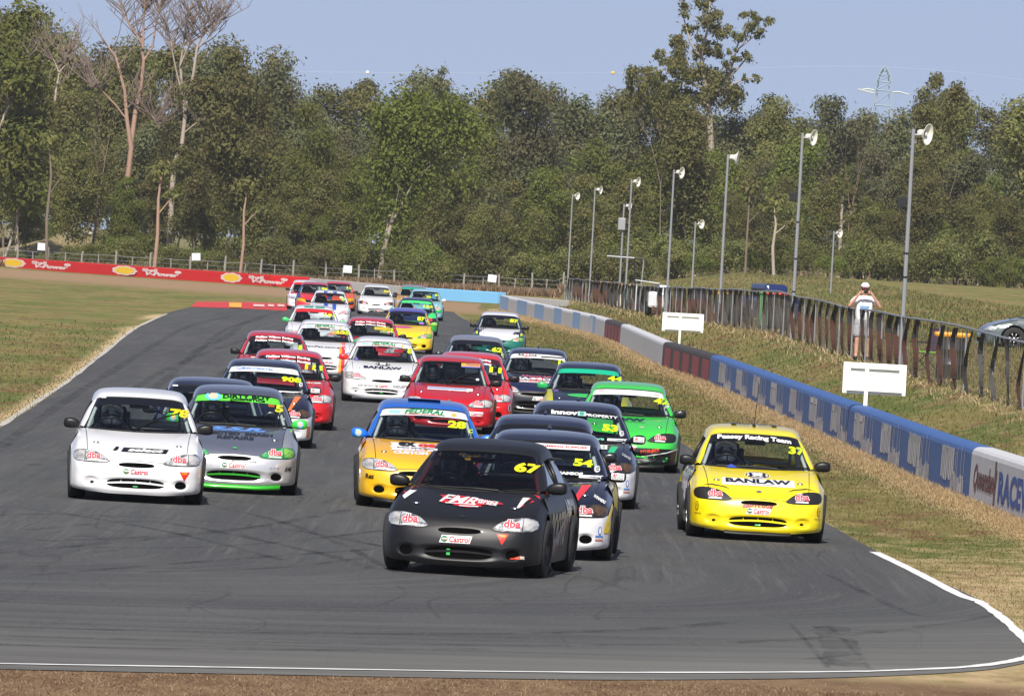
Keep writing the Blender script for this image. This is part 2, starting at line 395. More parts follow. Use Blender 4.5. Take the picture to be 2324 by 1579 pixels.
# ------------------------------------------------------------------ projection surface for stickers
vv, ff = [], []
def addg(g):
    k = len(vv); ni, nj = g.shape[:2]
    vv.extend([tuple(p) for r in g for p in r])
    ff.extend([(k+i*nj+j, k+i*nj+j+1, k+(i+1)*nj+j+1, k+(i+1)*nj+j) for i in range(ni-1) for j in range(nj-1)])
addg(F_); addg(W_); addg(R_)
for nm in ('a', 'b'):
    for part in ('mirror_', 'pillar_'):
        me = KIT[part+nm]; k = len(vv); vv.extend([tuple(v.co) for v in me.vertices]); ff.extend([tuple(i+k for i in p.vertices) for p in me.polygons])
BV = BVHTree.FromPolygons(vv, ff)
vs2, fs2 = [], []
for nm in ('a', 'b'):
    me = KIT['side_'+nm]; k = len(vs2); vs2.extend([tuple(v.co) for v in me.vertices]); fs2.extend([tuple(i+k for i in p.vertices) for p in me.polygons])
BVS = BVHTree.FromPolygons(vs2, fs2)
def project(V2, F2, off, name, side=0):
    P = []; ok = []
    for (x, z) in V2:
        if side: h = BVS.ray_cast(Vector((side*3, x, z)), Vector((-side, 0, 0)))
        else: h = BV.ray_cast(Vector((x, -4, z)), Vector((0, 1, 0)))
        if h[0] is None: P.append((x, 0, z)); ok.append(False); continue
        n = h[1].normalized()
        if side:
            if n.x*side < 0: n = -n
        elif n.y > 0: n = -n
        P.append(tuple(h[0]+n*off)); ok.append(True)
    F3 = []
    for f in F2:
        if not all(ok[i] for i in f): continue
        ys = [P[i][0 if side else 1] for i in f]
        if max(ys)-min(ys) > .16: continue
        F3.append(f)
    return mesh(name, P, F3, False)
def fill2d(outline, maxlen=.045):
    bm = bmesh.new(); vs = [bm.verts.new((x, z, 0)) for x, z in outline]; bm.faces.new(vs)
    bmesh.ops.triangulate(bm, faces=bm.faces[:])
    for _ in range(5):
        L = [e for e in bm.edges if e.calc_length() > maxlen]
        if not L: break
        bmesh.ops.subdivide_edges(bm, edges=L, cuts=1); bmesh.ops.triangulate(bm, faces=bm.faces[:])
    bm.verts.index_update()
    r = [(v.co.x, v.co.y) for v in bm.verts], [[v.index for v in f.verts] for f in bm.faces]; bm.free(); return r
def ell(cx, cz, rx, rz, n=28, e=1.0, rot=0):
    o = []
    for k in range(n):
        q = 2*math.pi*k/n; c, s = math.cos(q), math.sin(q)
        x, z = math.copysign(abs(c)**e, c)*rx, math.copysign(abs(s)**e, s)*rz
        o.append((cx+x*math.cos(rot)-z*math.sin(rot), cz+x*math.sin(rot)+z*math.cos(rot)))
    return o
_D = {}
def decal_me(d, name):
    """d: ('t',text,x,z,w,h,{opts}) ('r',x,z,w,h,skew) ('e',x,z,rx,rz) ('p',pts) with level"""
    k = repr(d)
    if k in _D: return _D[k]
    kind = d[0]; lvl = d[-1]; side = 0; off = .004+.0022*lvl
    if kind == 't':
        _, txt, x, z, w, h, opt, _l = d; opt = dict(opt); side = opt.get('side', 0)
        V, F = text2d(txt, opt.get('o', .0), opt.get('sh', 0), opt.get('sp', 1.0), ref=opt.get('ref', opt.get('o', .0)))
        rot = opt.get('rot', 0); arc = opt.get('arc', 0)
        V2 = [(x+u*w*math.cos(rot)-v*h*math.sin(rot), z+u*w*math.sin(rot)+v*h*math.cos(rot)-arc*(2*u)**2) for u, v in V]
        if side < 0: V2 = [(2*x-a_, b_) for a_, b_ in V2] if False else V2
        me = project(V2, F, off, name, side)
    else:
        if kind == 'r':
            _, x, z, w, h, sk_, _l = d; o = [(x-w/2-sk_/2, z-h/2), (x+w/2-sk_/2, z-h/2), (x+w/2+sk_/2, z+h/2), (x-w/2+sk_/2, z+h/2)]
        elif kind == 'e': _, x, z, rx, rz, _l = d; o = ell(x, z, rx, rz, 20)
        elif kind == 's': _, x, z, rx, rz, _l = d; o = ell(x, z, rx, rz, 24, .55)
        elif kind == 'p': _, o, _l = d
        elif kind == 'ps': _, o, side, _l = d
        V2, F2 = fill2d(o); me = project(V2, F2, off, name, side)
    _D[k] = me; return me
# flat black patches paint the shade of grille, slot and fog openings; lamps
def proj_part(name, outline, off, maxlen=.035):
    V2, F2 = fill2d(outline, maxlen); me = project(V2, F2, off, name); me.polygons.foreach_set('use_smooth', [True]*len(me.polygons)); return me
KIT['grille'] = proj_part('grille', ell(0, .222, .335, .056, 44, .62), .004)
KIT['slot'] = proj_part('air_slot', ell(0, .438, .212, .027, 32, .8), .004)
KIT['wide_slot'] = proj_part('air_slot', ell(0, .432, .30, .030, 32, .8), .004)
mb = MB(); N = 22
top = [(x, .222+.010-.018*(x/.33)**2+.004) for x in np.linspace(-.335, .335, N)]
o = [(x, z+.011) for x, z in top] + [(x, z-.011) for x, z in top[::-1]]
KIT['grille_bar'] = proj_part('grille_bar', o, .014)
o = []
KIT['ribs'] = None
mb = MB()
for x in (-.17, 0, .17):
    me = proj_part('rib', [(x-.004, .236), (x+.004, .236), (x+.004, .272), (x-.004, .272)], .008)
    mb.add([v.co for v in me.vertices], [list(p.vertices) for p in me.polygons])
KIT['ribs'] = mb.me('grille_ribs')
for s_, nm in ((-1, 'a'), (1, 'b')):
    KIT['fog_hole_'+nm] = proj_part('fog_opening', ell(s_*.525, .226, .068, .046, 24, .9), .004)
    KIT['fog_small_'+nm] = proj_part('fog_opening', ell(s_*.505, .216, .022, .017, 14), .005)
    KIT['fog_cover_'+nm] = proj_part('fog_cover', ell(s_*.535, .226, .080, .040, 24, .9), .004)
    o = [(.315,.472),(.35,.505),(.398,.536),(.45,.558),(.51,.573),(.575,.583),(.64,.585),(.69,.578),(.722,.560),(.735,.527),(.728,.487),(.69,.462),(.60,.455),(.50,.452),(.40,.452),(.345,.458)]
    o = [(s_*x, z) for x, z in (o if s_ > 0 else o[::-1])]
    c = (s_*.53, .52)
    big = [(c[0]+(x-c[0])*1.035, c[1]+(z-c[1])*1.10) for x, z in o]
    KIT['lamp_seal_'+nm] = proj_part('lamp_surround', big, .003)
    KIT['lamp_'+nm] = proj_part('headlight', o, .007)
    ol = [(s_*x, z) for x, z in [(.60,.466),(.69,.472),(.717,.492),(.723,.527),(.712,.553),(.685,.568),(.64,.574),(.60,.572)]]
    KIT['ind_'+nm] = proj_part('indicator', ol if s_ > 0 else ol[::-1], .010)
    ol = [(s_*x, z) for x, z in [(.598,.458),(.604,.458),(.604,.578),(.598,.578)]]
    KIT['ldiv_'+nm] = proj_part('lamp_divider', ol if s_ > 0 else ol[::-1], .0112)
    KIT['pin_'+nm] = MB().lathe([(.002, .012), (.022, .010), (.026, 0), (.026, -.01)], 12, Matrix.Translation((s_*.485, .42, .672))@Matrix.Rotation(-.3, 4, 'X')).box((s_*.485, .405, .676), (.07, .012, .012)).me('bonnet_pin', True)
# lower lips / splitters
lip = []
for j in range(0, NJ+1, 2): lip.append(F_[0, j])
def lipmesh(x0, drop, fwd, name):
    rows = []
    pts = [p for p in F_[0] if abs(p[0]) <= x0]
    for dz, dy in ((.012, .016), (-.15*drop, fwd*.7+.01), (-.6*drop, fwd+.01), (-drop, fwd*.8), (-drop*.9, -.2)):
        rows.append([(p[0], p[1]-dy, p[2]+dz) for p in pts])
    return MB().grid(rows).me(name, True)
KIT['lip'] = lipmesh(.60, .045, .03, 'front_lip')
KIT['splitter'] = lipmesh(.40, .035, .05, 'splitter')
# ------------------------------------------------------------------ materials for the cars
def glass_mat(name, tint, refl=1.0):
    m = bpy.data.materials.new(name); m.use_nodes = True; nt = m.node_tree; nt.nodes.clear()
    o = nt.nodes.new('ShaderNodeOutputMaterial'); mx = nt.nodes.new('ShaderNodeMixShader')
    t = nt.nodes.new('ShaderNodeBsdfTransparent'); g = nt.nodes.new('ShaderNodeBsdfGlossy'); lw = nt.nodes.new('ShaderNodeLayerWeight')
    t.inputs[0].default_value = (*tint, 1); g.inputs['Roughness'].default_value = .03
    p = nt.nodes.new('ShaderNodeMath'); p.operation = 'POWER'; p.inputs[1].default_value = 5; lw.inputs[0].default_value = .5
    a_ = nt.nodes.new('ShaderNodeMath'); a_.operation = 'MULTIPLY_ADD'; a_.inputs[1].default_value = .9*refl; a_.inputs[2].default_value = .045*refl
    nt.links.new(lw.outputs['Facing'], p.inputs[0]); nt.links.new(p.outputs[0], a_.inputs[0]); nt.links.new(a_.outputs[0], mx.inputs[0])
    nt.links.new(t.outputs[0], mx.inputs[1]); nt.links.new(g.outputs[0], mx.inputs[2]); nt.links.new(mx.outputs[0], o.inputs[0]); return m
GLASS = glass_mat('windscreen_glass', (.78, .83, .83)); GLASS_D = glass_mat('tinted_glass', (.30, .32, .36)); GLASS_S = glass_mat('side_glass', (.55, .58, .6), 1.6)
def lens_mat(name, c1, c2, rough=.15):
    m = bpy.data.materials.new(name); m.use_nodes = True; nt = m.node_tree; b = nt.nodes['Principled BSDF']
    tc = nt.nodes.new('ShaderNodeTexCoord'); mp = nt.nodes.new('ShaderNodeMapping'); mp.inputs['Scale'].default_value = (14, 2, 20)
    nz = nt.nodes.new('ShaderNodeTexNoise'); nz.inputs['Scale'].default_value = 1.0; nz.inputs['Detail'].default_value = 2
    cr = nt.nodes.new('ShaderNodeValToRGB'); cr.color_ramp.elements[0].position = .38; cr.color_ramp.elements[1].position = .62
    cr.color_ramp.elements[0].color = (*c1, 1); cr.color_ramp.elements[1].color = (*c2, 1)
    nt.links.new(tc.outputs['Object'], mp.inputs[0]); nt.links.new(mp.outputs[0], nz.inputs[0]); nt.links.new(nz.outputs[0], cr.inputs[0])
    nt.links.new(cr.outputs[0], b.inputs['Base Color']); b.inputs['Metallic'].default_value = .45; b.inputs['Roughness'].default_value = .3
    b.inputs['Coat Weight'].default_value = 1; b.inputs['Coat Roughness'].default_value = .03; return m
LENS = {'clear': (lens_mat('clear_lamp', (.16,.17,.18), (.85,.87,.88)), lens_mat('clear_indicator', (.45,.44,.42), (.85,.84,.80))),
        'smoke': (lens_mat('smoked_lamp', (.02,.018,.015), (.10,.08,.06)), lens_mat('smoked_indicator', (.03,.02,.015), (.16,.09,.05))),
        'green': (lens_mat('green_lamp', (.02,.30,.08), (.20,.65,.30)), lens_mat('green_indicator', (.03,.45,.07), (.35,.75,.12))),
        'yellow': (lens_mat('yellow_lamp', (.65,.40,.01), (.85,.60,.02)), lens_mat('yellow_indicator', (.65,.40,.01), (.85,.60,.02))),
        'black': (mat('black_lamp_cover', (.018,.018,.019), .45), mat('black_lamp_cover', (.018,.018,.019), .45))}
RUB = mat('tyre_rubber', (.022,.022,.023), .8, noise=.3, nscale=12); RIMM = mat('alloy_rim', (.42,.42,.43), .35, .9); RIMD = mat('dark_rim', (.09,.085,.08), .45, .6)
BLK = mat('black_plastic', (.010,.010,.011), .38, spec=.35); OPEN_SHADE = mat('painted_opening_shade', (.004,.004,.004), 1, spec=0); SEAL = mat('black_rubber', (.012,.012,.012), .6)
TRIM = mat('cabin_dark', (.025,.026,.028), .8); CAGE = mat('cage_paint', (.55,.60,.60), .45); CAGER = mat('cage_red', (.45,.05,.03), .45); CHR = mat('bright_metal', (.7,.7,.7), .25, 1)
BAR = mat('matte_under', (.02,.02,.02), .8)
YEL = (214, 238, 20); WHT = (240, 240, 240); PINK = (226, 70, 84); RED = (205, 30, 38); NAVY = (12, 16, 40); GRN = (20, 140, 80)
def T(txt, x, z, w, h, l=1, **o): return ('t', txt, x, z, w, h, tuple(sorted(o.items())), l)
def Rr(x, z, w, h, sk_=0, l=0): return ('r', x, z, w, h, sk_, l)
def outlined(txt, x, z, w, h, c, oc, l=1, o=.02, oo=.07, **k):
    return [(T(txt, x, z, w, h, l, o=oo, ref=o, **k), oc), (T(txt, x, z, w, h, l+1, o=o, ref=o, **k), c)]
def brake_logo(sgn):
    x = sgn*.50-.0
    return [(Rr(x, .508, .155, .085, 0, 2), None)] and outlined('dba', x, .524, .160, .074, PINK, WHT, 3, .03, .075) + [(Rr(x, .468, .15, .014, 0, 3), WHT)]
def oil_logo(x=0, z=.352, w=.30, white=True, k=1.0):
    r = []
    if white: r += [(Rr(x, z, w, .072, .022, 1), WHT)]
    r += [(('e', x-w*.37, z, w*.115, .030, 2), (20, 120, 70)), (Rr(x-w*.36, z+.002, w*.17, .012, 0, 3), WHT), (Rr(x-w*.33, z-.008, w*.12, .008, 0, 3), RED),
          (T('Castrol', x+w*.13, z, w*.68, .056, 3, o=.02, sh=.15), (190, 40, 52))]
    return r
def tow(x=.47, z=.335): return [(('p', ((x-.058, z+.05), (x, z-.055), (x+.058, z+.05)), 1), (225, 45, 30)), (T('TOW', x, z+.032, .062, .022, 2, o=.03), (240, 200, 20))]
def number(n, x=.47, z=1.035, w=None, h=.088, c=YEL):
    w = w or .110*len(n)
    return [(T(n, x, z, w, h, 2, o=.05, rot=-.05), c)]
def strip_text(txt, w, h, c, x=0, z=1.145, o=.02, arc=.022, **k): return [(T(txt, x, z, w, h, 3, o=o, arc=arc, **k), c)]
def feder():  # white strip with green lettering
    return strip_text('FEDERAL', .50, .052, GRN, z=1.158, o=.035, sh=.3) + [(Rr(-.02, 1.118, .42, .006, 0, 3), RED), (T('Bringing Motorsports Performance to Street Tyres', 0, 1.098, .72, .018, 3, arc=.02), (60, 70, 90)),
        (Rr(-.36, 1.135, .14, .035, .02, 3), (150, 210, 230)), (('e', .36, 1.13, .035, .02, 3), (235, 180, 90))]
def team():
    return [(T('Phillips Wilson Racing', -.02, 1.168, .74, .046, 3, o=.05, arc=.02), WHT), (T('Phillips Wilson Racing', -.02, 1.138, .74, .030, 4, o=.05, arc=.02), RED), (T('Phillips Wilson Racing', -.02, 1.103, .76, .046, 3, o=.05, arc=.02), WHT)]
def fuel(bg=True, z=.655):
    r = [(Rr(0, z-.003, .84, .074, 0, 1), WHT)] if bg else []
    return r + [(T('BANLAW', 0, z+.008, .76, .046, 2, o=.05), NAVY), (T('UNIFIED FUEL MANAGEMENT', 0, z-.026, .40, .011, 2), (60, 60, 60)), (('e', 0, z+.074, .150, .036, 1), WHT if bg else (90, 95, 105)),
        (('e', 0, z+.074, .138, .030, 2), (15, 18, 30)), (('e', 0, z+.074, .118, .025, 3), WHT), (('e', 0, z+.073, .078, .020, 4), (15, 18, 30)), (('e', 0, z+.073, .062, .015, 5), WHT)]
def badge(z=.545, c=(150, 150, 150)): return [(('e', 0, z, .032, .012, 1), (30, 30, 30)), (('e', 0, z, .027, .009, 2), c), (T('H', 0, z, .024, .012, 3, sh=.5, o=.03), (40, 40, 40))]
def cbadge(x=.585, z=.93): return [(('e', x, z, .030, .034, 2), WHT), (T('C', x, z, .028, .036, 3, o=.05), (60, 60, 60))]
def stripe_fall(c, x=.40):  # tapering bonnet stripe
    return [(('p', ((x-.065, .55), (x-.02, .56), (x+.16, .80), (x+.055, .80)), 1), c)]
def gear(): return []
def mirror_logo(s=1): return [(Rr(s*.795, .868, .13, .062, .0, 2), WHT), (T('RI', s*.795-.03, .878, .05, .032, 3, o=.04, sh=.4), RED), (T('RACER', s*.795+.028, .876, .05, .014, 3), (60, 60, 60)), (T('INDUSTRIES', s*.795, .850, .11, .014, 3), (60, 60, 60))]
def baby(s): return [(('e', s*.795, .865, .040, .040, 2), (120, 200, 235)), (('e', s*.795, .868, .027, .027, 3), (245, 200, 170))]
def plumb(z=.315, x=.30):
    return [(Rr(x, z+.012, .26, .085, 0, 1), (20, 20, 22)), (Rr(x-.06, z+.030, .10, .045, 0, 2), RED), (T('SAMIOS', x, z+.030, .23, .032, 3, o=.05), WHT), (Rr(x, z-.018, .25, .022, 0, 2), WHT), (T('PLUMBING SUPPLIES', x, z-.018, .22, .013, 3, o=.02), RED)]
KEYCARS = []
def C(*a, **k): KEYCARS.append((a, k))
# (number, x, scale, yaw) + livery
C('67', 1058, 231, 6.4, body=(20,20,23), rough=.46, coat=.10, lamps='clear', glass='tint', strip=None, wiper='low', desc='matte black race car leading the pack',
  dec=number('67', .46, 1.045, .24, .092, (240, 225, 30)) + [(('s', -.50, 1.168, .032, .010, 2), WHT)]
  + [(('p', ((-.30,.752),(-.10,.756),(.05,.742),(.33,.712),(.36,.700),(.14,.684),(.16,.668),(.02,.655),(-.12,.668),(-.13,.680),(-.27,.690),(-.26,.735)), 1), RED)]
  + [(T('FMR', -.09, .718, .37, .066, 2, o=.02, sh=.35, rot=-.05), WHT), (T('FINANCE', .20, .716, .20, .020, 2, o=.05, rot=-.08), WHT), (T('MY RIDE', .20, .697, .19, .018, 2, o=.05, rot=-.08), WHT)]
  + [(Rr(-.06, .684, .30, .007, 0, 2), WHT), (Rr(.03, .665, .19, .008, 0, 2), WHT)]
  + [(('p', ((-.60,.805),(-.52,.805),(-.62,.70),(-.655,.725)), 1), WHT), (('p', ((-.655,.80),(-.60,.805),(-.655,.725),(-.67,.74)), 1), RED)]
  + [(('p', ((.52,.80),(.60,.80),(.53,.68),(.50,.67)), 1), WHT), (('p', ((.60,.80),(.66,.79),(.68,.76),(.53,.68)), 1), RED)]
  + brake_logo(-1) + brake_logo(1) + oil_logo(-.03, .352, .30) + tow(.42, .375) + [(Rr(-.10, .255, .035, .024, 0, 3), (70, 200, 100)), (Rr(-.10, .212, .035, .030, 0, 3), (70, 200, 100)), (('p', ((.50,.196),(.60,.222),(.60,.188),(.50,.180)), 3), (220,70,40)), (Rr(.615,.205,.035,.03,0,3), (200,190,180))]
  + [(('e', 0, .575, .035, .010, 1), (38, 38, 40))],
  sidedec=[(T('BOOTS', 1.75, .46, 1.3, .34, 1, side=1, o=.04, sh=.3), (170,165,160)), (T('NRMA', 3.0, .62, .9, .22, 1, side=1, o=.04), (200,200,205)), (('ps', ((1.2,.15),(2.7,.50),(2.7,.62),(1.2,.24)), 1, 0), (130,30,34)), (('ps', ((1.3,.24),(2.7,.62),(2.7,.66),(1.3,.30)), 1, 1), (150,155,175))], cage='red', fog='hole', bar='dark')
C('54', 1217, 216, 2.0, body=NAVY, bumper=(226,226,230), lamps='smoke', mirror=(8,8,12), strip=(14,16,26), wiper='low', fin=True, desc='dark navy race car with red bonnet stripe and white bumper',
  dec=number('54', .42, .985, .20, .075) + cbadge(.57, .93) + [(Rr(.18, 1.135, .58, .050, 0, 3), WHT), (T('PLUMBING SUPPLIES', .18, 1.135, .52, .022, 4, o=.03, rot=0), RED)]
  + stripe_fall((220,50,60)) + [(Rr(.52, .845, .26, .032, 0, 3), WHT), (T('beaurepaires', .52, .845, .20, .014, 4), (120,150,210)), (T('SAMIOS', .30, .87, .26, .030, 3, o=.05), WHT), (T('53', .10, .74, .14, .03, 2, o=.05), WHT), (T('WINNERS', .64, .64, .14, .03, 2, o=.03, rot=-.5), WHT), (('e', .24, .635, .022, .010, 2), (190,190,190))]
  + [(('p', ((.70,.30),(.795,.29),(.795,.60),(.765,.60)), 1), (230,200,30))] + [(('e', .665, .32, .018, .045, 1), (90,120,200)), (('e', .665, .32, .010, .032, 2), WHT), (Rr(.66, .262, .075, .020, 0, 1), (90,130,200)), (Rr(.66, .225, .075, .018, 0, 1), (190,120,100))]
  + brake_logo(1) + brake_logo(-1) + plumb(.345, .32) + mirror_logo(1),
  sidedec=[(('ps', ((.9,.45),(3.8,.40),(3.8,.76),(.9,.70)), 1, 0), (225,195,25))], fog='hole', bar='dark')
C('dark', 1216, 198, 1.2, body=(14,18,44), strip=(10,10,14), mirror=(8,8,12), lamps='smoke', fin=True, wiper='low', desc='navy race car with red left flank almost hidden behind the two leading cars',
  side=(190,40,44), dec=[(T('III', -.62, .80, .05, .05, 1, rot=1.4), WHT)], fender=(190,40,44), fog='hole')
C('28', 954, 187, -1.5, body=(24,100,200), hood=(238,178,30), bumper=(238,184,20), fender=(238,180,28), lamps='clear', mirror=(24,110,214), strip=(236,236,236), wiper='low', desc='yellow race car with bright blue roof and pillars',
  dec=feder() + number('28', .40, 1.02, .22, .085) + [(T('C', .57, .95, .06, .045, 2, o=.06), YEL)] + [(Rr(.02, .735, .86, .085, 0, 1), WHT), (T('ex', -.20, .762, .22, .050, 2, o=.06), (20,20,20)), (T('cel', .07, .762, .28, .052, 2, o=.06), (220,50,40)), (T('event equipment', -.10, .722, .46, .022, 2, o=.03), (50,50,60)), (T('www.excelhire', -.08, .704, .36, .014, 2), (220,80,70))]
  + [(T('CUSTOM', -.16, .668, .42, .034, 2, o=.06), WHT)] + [(T('Rez', -.64, .375, .10, .06, 1, o=.04), (60,40,10)), (T('Rez', -.30, .375, .20, .07, 1, o=.04), (60,40,10)), (T('Rez', .36, .375, .20, .07, 1, o=.04), (60,40,10))]
  + brake_logo(-1) + brake_logo(1) + baby(-1) + baby(1), fog='hole', splitter=True, wide=True, bar='dark', roofdec=True)
C('78', 305, 193, -2.2, body=(236,236,238), lamps='clear', strip=(10,10,12), wiper='up', desc='plain white race car with black door mirrors', fog='mixed',
  dec=number('78', .475, 1.035, .225, .095, (240,224,24)) + [(('s', -.43, 1.17, .032, .008, 4), WHT)]
  + [(Rr(.09, .605, .53, .048, .03, 1), (14,14,16)), (T('select', .10, .606, .42, .036, 2, o=.05, sh=.3), WHT), (T('B', -.25, .612, .075, .044, 1, o=.08, sh=.6), (14,14,16))]
  + [(('p', ((.655,.60),(.70,.585),(.715,.545),(.712,.52),(.70,.57)), 1), (20,30,90))] + brake_logo(-1) + brake_logo(1) + oil_logo(0, .362, .31, False) + tow(.565, .335) + [(Rr(0, .190, .055, .014, 0, 3), (60,190,100))])
C('5', 528, 182.6, -1.4, body=(100,106,124), metal=.5, hood=(118,122,140), bumper=(206,208,212), fender=(176,180,186), lamps='green', mirror=(60,200,60), strip=(100,220,60), wiper='low', desc='silver grey race car with lime green visor strip and mirrors',
  dec=[(T('DIRTY BOY', .11, 1.164, .60, .046, 3, o=.05, arc=.012), (10,30,10)), (T('COSMETICS', .12, 1.128, .44, .026, 3, o=.05, arc=.012), (10,30,10)), (('e', -.31, 1.145, .105, .048, 3), (110,195,225)), (('e', -.31, 1.152, .058, .034, 4), (240,195,165))]
  + number('5', .52, 1.04, .10, .085, (230,230,30)) + [(T('S.S.R.', .02, .775, .70, .036, 2, o=.06, sh=.3), (110,160,235)), (Rr(.02, .750, .66, .006, 0, 2), (110,160,235)), (T('SELECTED  SMASH', .0, .722, .92, .030, 2, o=.05), (30,32,40)), (T('REPAIRS', .0, .675, .46, .036, 2, o=.04), (30,32,40))]
  + [(T('SELECTED SMASH REPAIRS', 0, .402, .55, .022, 1, o=.01), (60,62,66)), (T('S.S.R', .50, .335, .12, .022, 1, sh=.3), (120,140,190)), (T('AWI', .665, .33, .08, .06, 1, o=.04, sh=.3), (30,30,34)), (Rr(0, .232, .06, .012, 0, 3), (60,200,90))]
  + brake_logo(1) + brake_logo(-1) + oil_logo(0, .345, .31) + baby(1) + baby(-1) + badge(.555, (80,200,90)), lipcol=(60,200,50), grillecol=(60,190,50), fog='hole', ddot=True)
C('navy', 468, 175, -1.6, body=(14,18,42), strip=(8,10,16), mirror=(8,8,12), lamps='smoke', wiper='low', desc='navy race car behind the white and silver cars, only its roof showing', dec=[(('s', -.47, 1.168, .035, .010, 4), WHT)])
C('908', 590, 149, -1.3, body=(14,18,42), hood=(14,18,42), bumper=(232,232,236), fender=(14,18,42), strip=(236,238,240), lamps='smoke', mirror=(8,8,12), fin=True, wiper='low', desc='navy race car with two orange bonnet stripes and white bumper',
  dec=[(T('Beaurepaires', -.10, 1.150, .46, .042, 3, o=.02, arc=.012), (80,130,210)), (T('BEENLEIGH', .33, 1.128, .30, .022, 3), (225,160,120)), (('e', -.38, 1.145, .05, .022, 3), (90,130,210)), (('e', -.38, 1.145, .035, .014, 4), WHT)]
  + number('908', .42, 1.01, .30, .075) + cbadge(.57, .945) + stripe_fall((226,120,50), .45) + [(('p', ((.10,.60),(.20,.60),(.16,.80),(.04,.80)), 1), (226,120,50)), (Rr(.40, .825, .42, .020, 0, 3), WHT), (('p', ((.69,.17),(.74,.17),(.74,.34),(.69,.34)), 1), (190,110,70))]
  + brake_logo(1) + brake_logo(-1) + mirror_logo(1), fog='none', bar='dark')
C('111', 648, 135.5, -1.4, body=(206,26,32), lamps='clear', strip=(40,14,18), wiper='low', desc='red race car behind the right shoulder of the silver grey car', dec=team() + number('111', .42, 1.02, .30, .085) + [(T('RACER', .40, .77, .30, .024, 1, o=.05, sh=.3), WHT)] + brake_logo(1) + brake_logo(-1), fog='small', low=True)
C('1', 618, 114.5, -1.5, body=(196,26,36), lamps='clear', strip=(40,14,18), wiper='low', desc='red race car directly behind the other team car at left', dec=team() + number('1', .50, 1.0, .07, .09) + brake_logo(1) + brake_logo(-1) + [(Rr(-.40,.765,.14,.02,0,1), WHT)])
C('101', 708, 81, -1.2, body=(232,232,236), strip=(226,40,44), mirror=(60,190,100), lamps='clear', desc='white race car with bright red visor strip and green mirrors', dec=number('101', .44, 1.04, .28, .09) + [(('r', -.16, 1.245, .26, .05, 0, 1), (40,150,120)), (('r', .16, 1.245, .26, .05, 0, 1), (40,150,120)), (Rr(0, .78, .4, .03, 0, 1), (120,130,200))] + brake_logo(1) + brake_logo(-1))
C('105', 731, 98, -1.1, body=(234,234,238), strip=(236,238,240), mirror=(40,150,80), lamps='clear', desc='white race car with orange and red bonnet stripe', dec=feder() + number('105', .43, 1.03, .30, .085) +
  [(('p', ((.42,.12),(.50,.12),(.50,.80),(.42,.80)), 1), (226,60,70)), (('p', ((.36,.12),(.42,.12),(.42,.80),(.36,.80)), 1), (240,170,60)), (T('JemPac.com.au', 0, .68, .86, .05, 1, o=.02), (40,40,46)), (T('NRM', .10, .34, .25, .045, 1, o=.04), (226,80,90)), (Rr(.30, 1.02, .26, .06, 0, 2), (210,160,70))])
C('8', 864, 114, -0.8, body=(234,234,236), strip=(236,238,240), mirror=(214,34,36), lamps='clear', desc='white race car with red door mirrors and fuel logo on bonnet', dec=feder() + number('8', .52, 1.04, .10, .10) + fuel(False, .685) +
  [(T('adrenalin', -.30, .345, .34, .055, 1, o=.0), (70,70,74)), (T('INDUSTR', .38, .345, .30, .050, 1, o=.03), (60,60,64)), (('p', ((-.58,.80),(-.48,.80),(-.53,.87)), 3), (120,100,190)), (Rr(.30, 1.03, .18, .06, 0, 2), (150,30,40)), (Rr(-.05, 1.03, .2, .05, 0, 2), (150,30,40)), (Rr(0, .205, .06, .015, 0, 3), (60,200,90))] + oil_logo(.0, .345, .26, False) + brake_logo(1) + brake_logo(-1), fog='small')
C('2', 837, 91.5, -0.8, body=(200,26,44), lamps='clear', strip=(40,14,18), desc='red race car with a yellow patch in its windscreen', dec=team() + number('2', .50, 1.0, .12, .09) + [(Rr(.25, 1.03, .34, .07, 0, 2), (190,170,50)), (T('HYUNDAI', .40, .955, .30, .02, 2), WHT)])
C('58', 852, 52.5, -0.8, body=(236,236,240), lamps='smoke', desc='white race car far back with dark lower grille', strip=(60,60,66), dec=number('58', .42, 1.03, .24, .10, (214,200,30)) + brake_logo(1) + brake_logo(-1) + [(('p', ((-.35,.10),(.8,.10),(.8,.24),(-.30,.24)), 1), (30,30,32)), (('e', .1, .17, .05, .05, 2), (226,130,130))])
C('46', 745, 62, -1.1, body=(236,236,240), lamps='clear', strip=(16,18,26), desc='white race car with twin blue stripes over roof and bonnet', dec=[(Rr(-.15, 1.235, .16, .07, 0, 1), (50,80,180)), (Rr(.17, 1.235, .16, .07, 0, 1), (50,80,180)), (Rr(-.13, .70, .14, .22, 0, 1), (50,80,180)), (Rr(.18, .70, .14, .22, 0, 1), (50,80,180)), (('e', .42, 1.05, .07, .05, 2), (200,230,180))] + number('5', .50, 1.0, .12, .13, (180,240,120)) + brake_logo(1) + brake_logo(-1))
C('46b', 711, 53.2, -1.2, body=(34,62,140), roof=(196,56,76), hood=(226,38,38), lamps='yellow', bumper=(206,40,44), fender=(34,62,140), strip=(16,20,34), desc='blue and red race car with yellow headlights, far back left', dec=number('46', .42, 1.03, .30, .11))
C('white_red', 691, 51.6, -1.2, body=(234,232,236), strip=(214,40,48), lamps='clear', desc='white and red race car half hidden behind the blue and red one', dec=[(('p', ((-.66,.68),(-.2,.68),(-.2,.78),(-.62,.78)), 1), (190,40,60))])
C('15', 765, 51, -1, body=(236,88,40), roof=(206,60,66), lamps='yellow', strip=(20,18,24), desc='orange race car with yellow headlights in the last group', dec=number('15', .48, 1.03, .22, .11))
C('44b', 934, 50.3, 0.0, body=(200,150,60), roof=(140,140,150), strip=(20,160,130), lamps='clear', desc='golden race car with teal visor strip in the last group', dec=[])
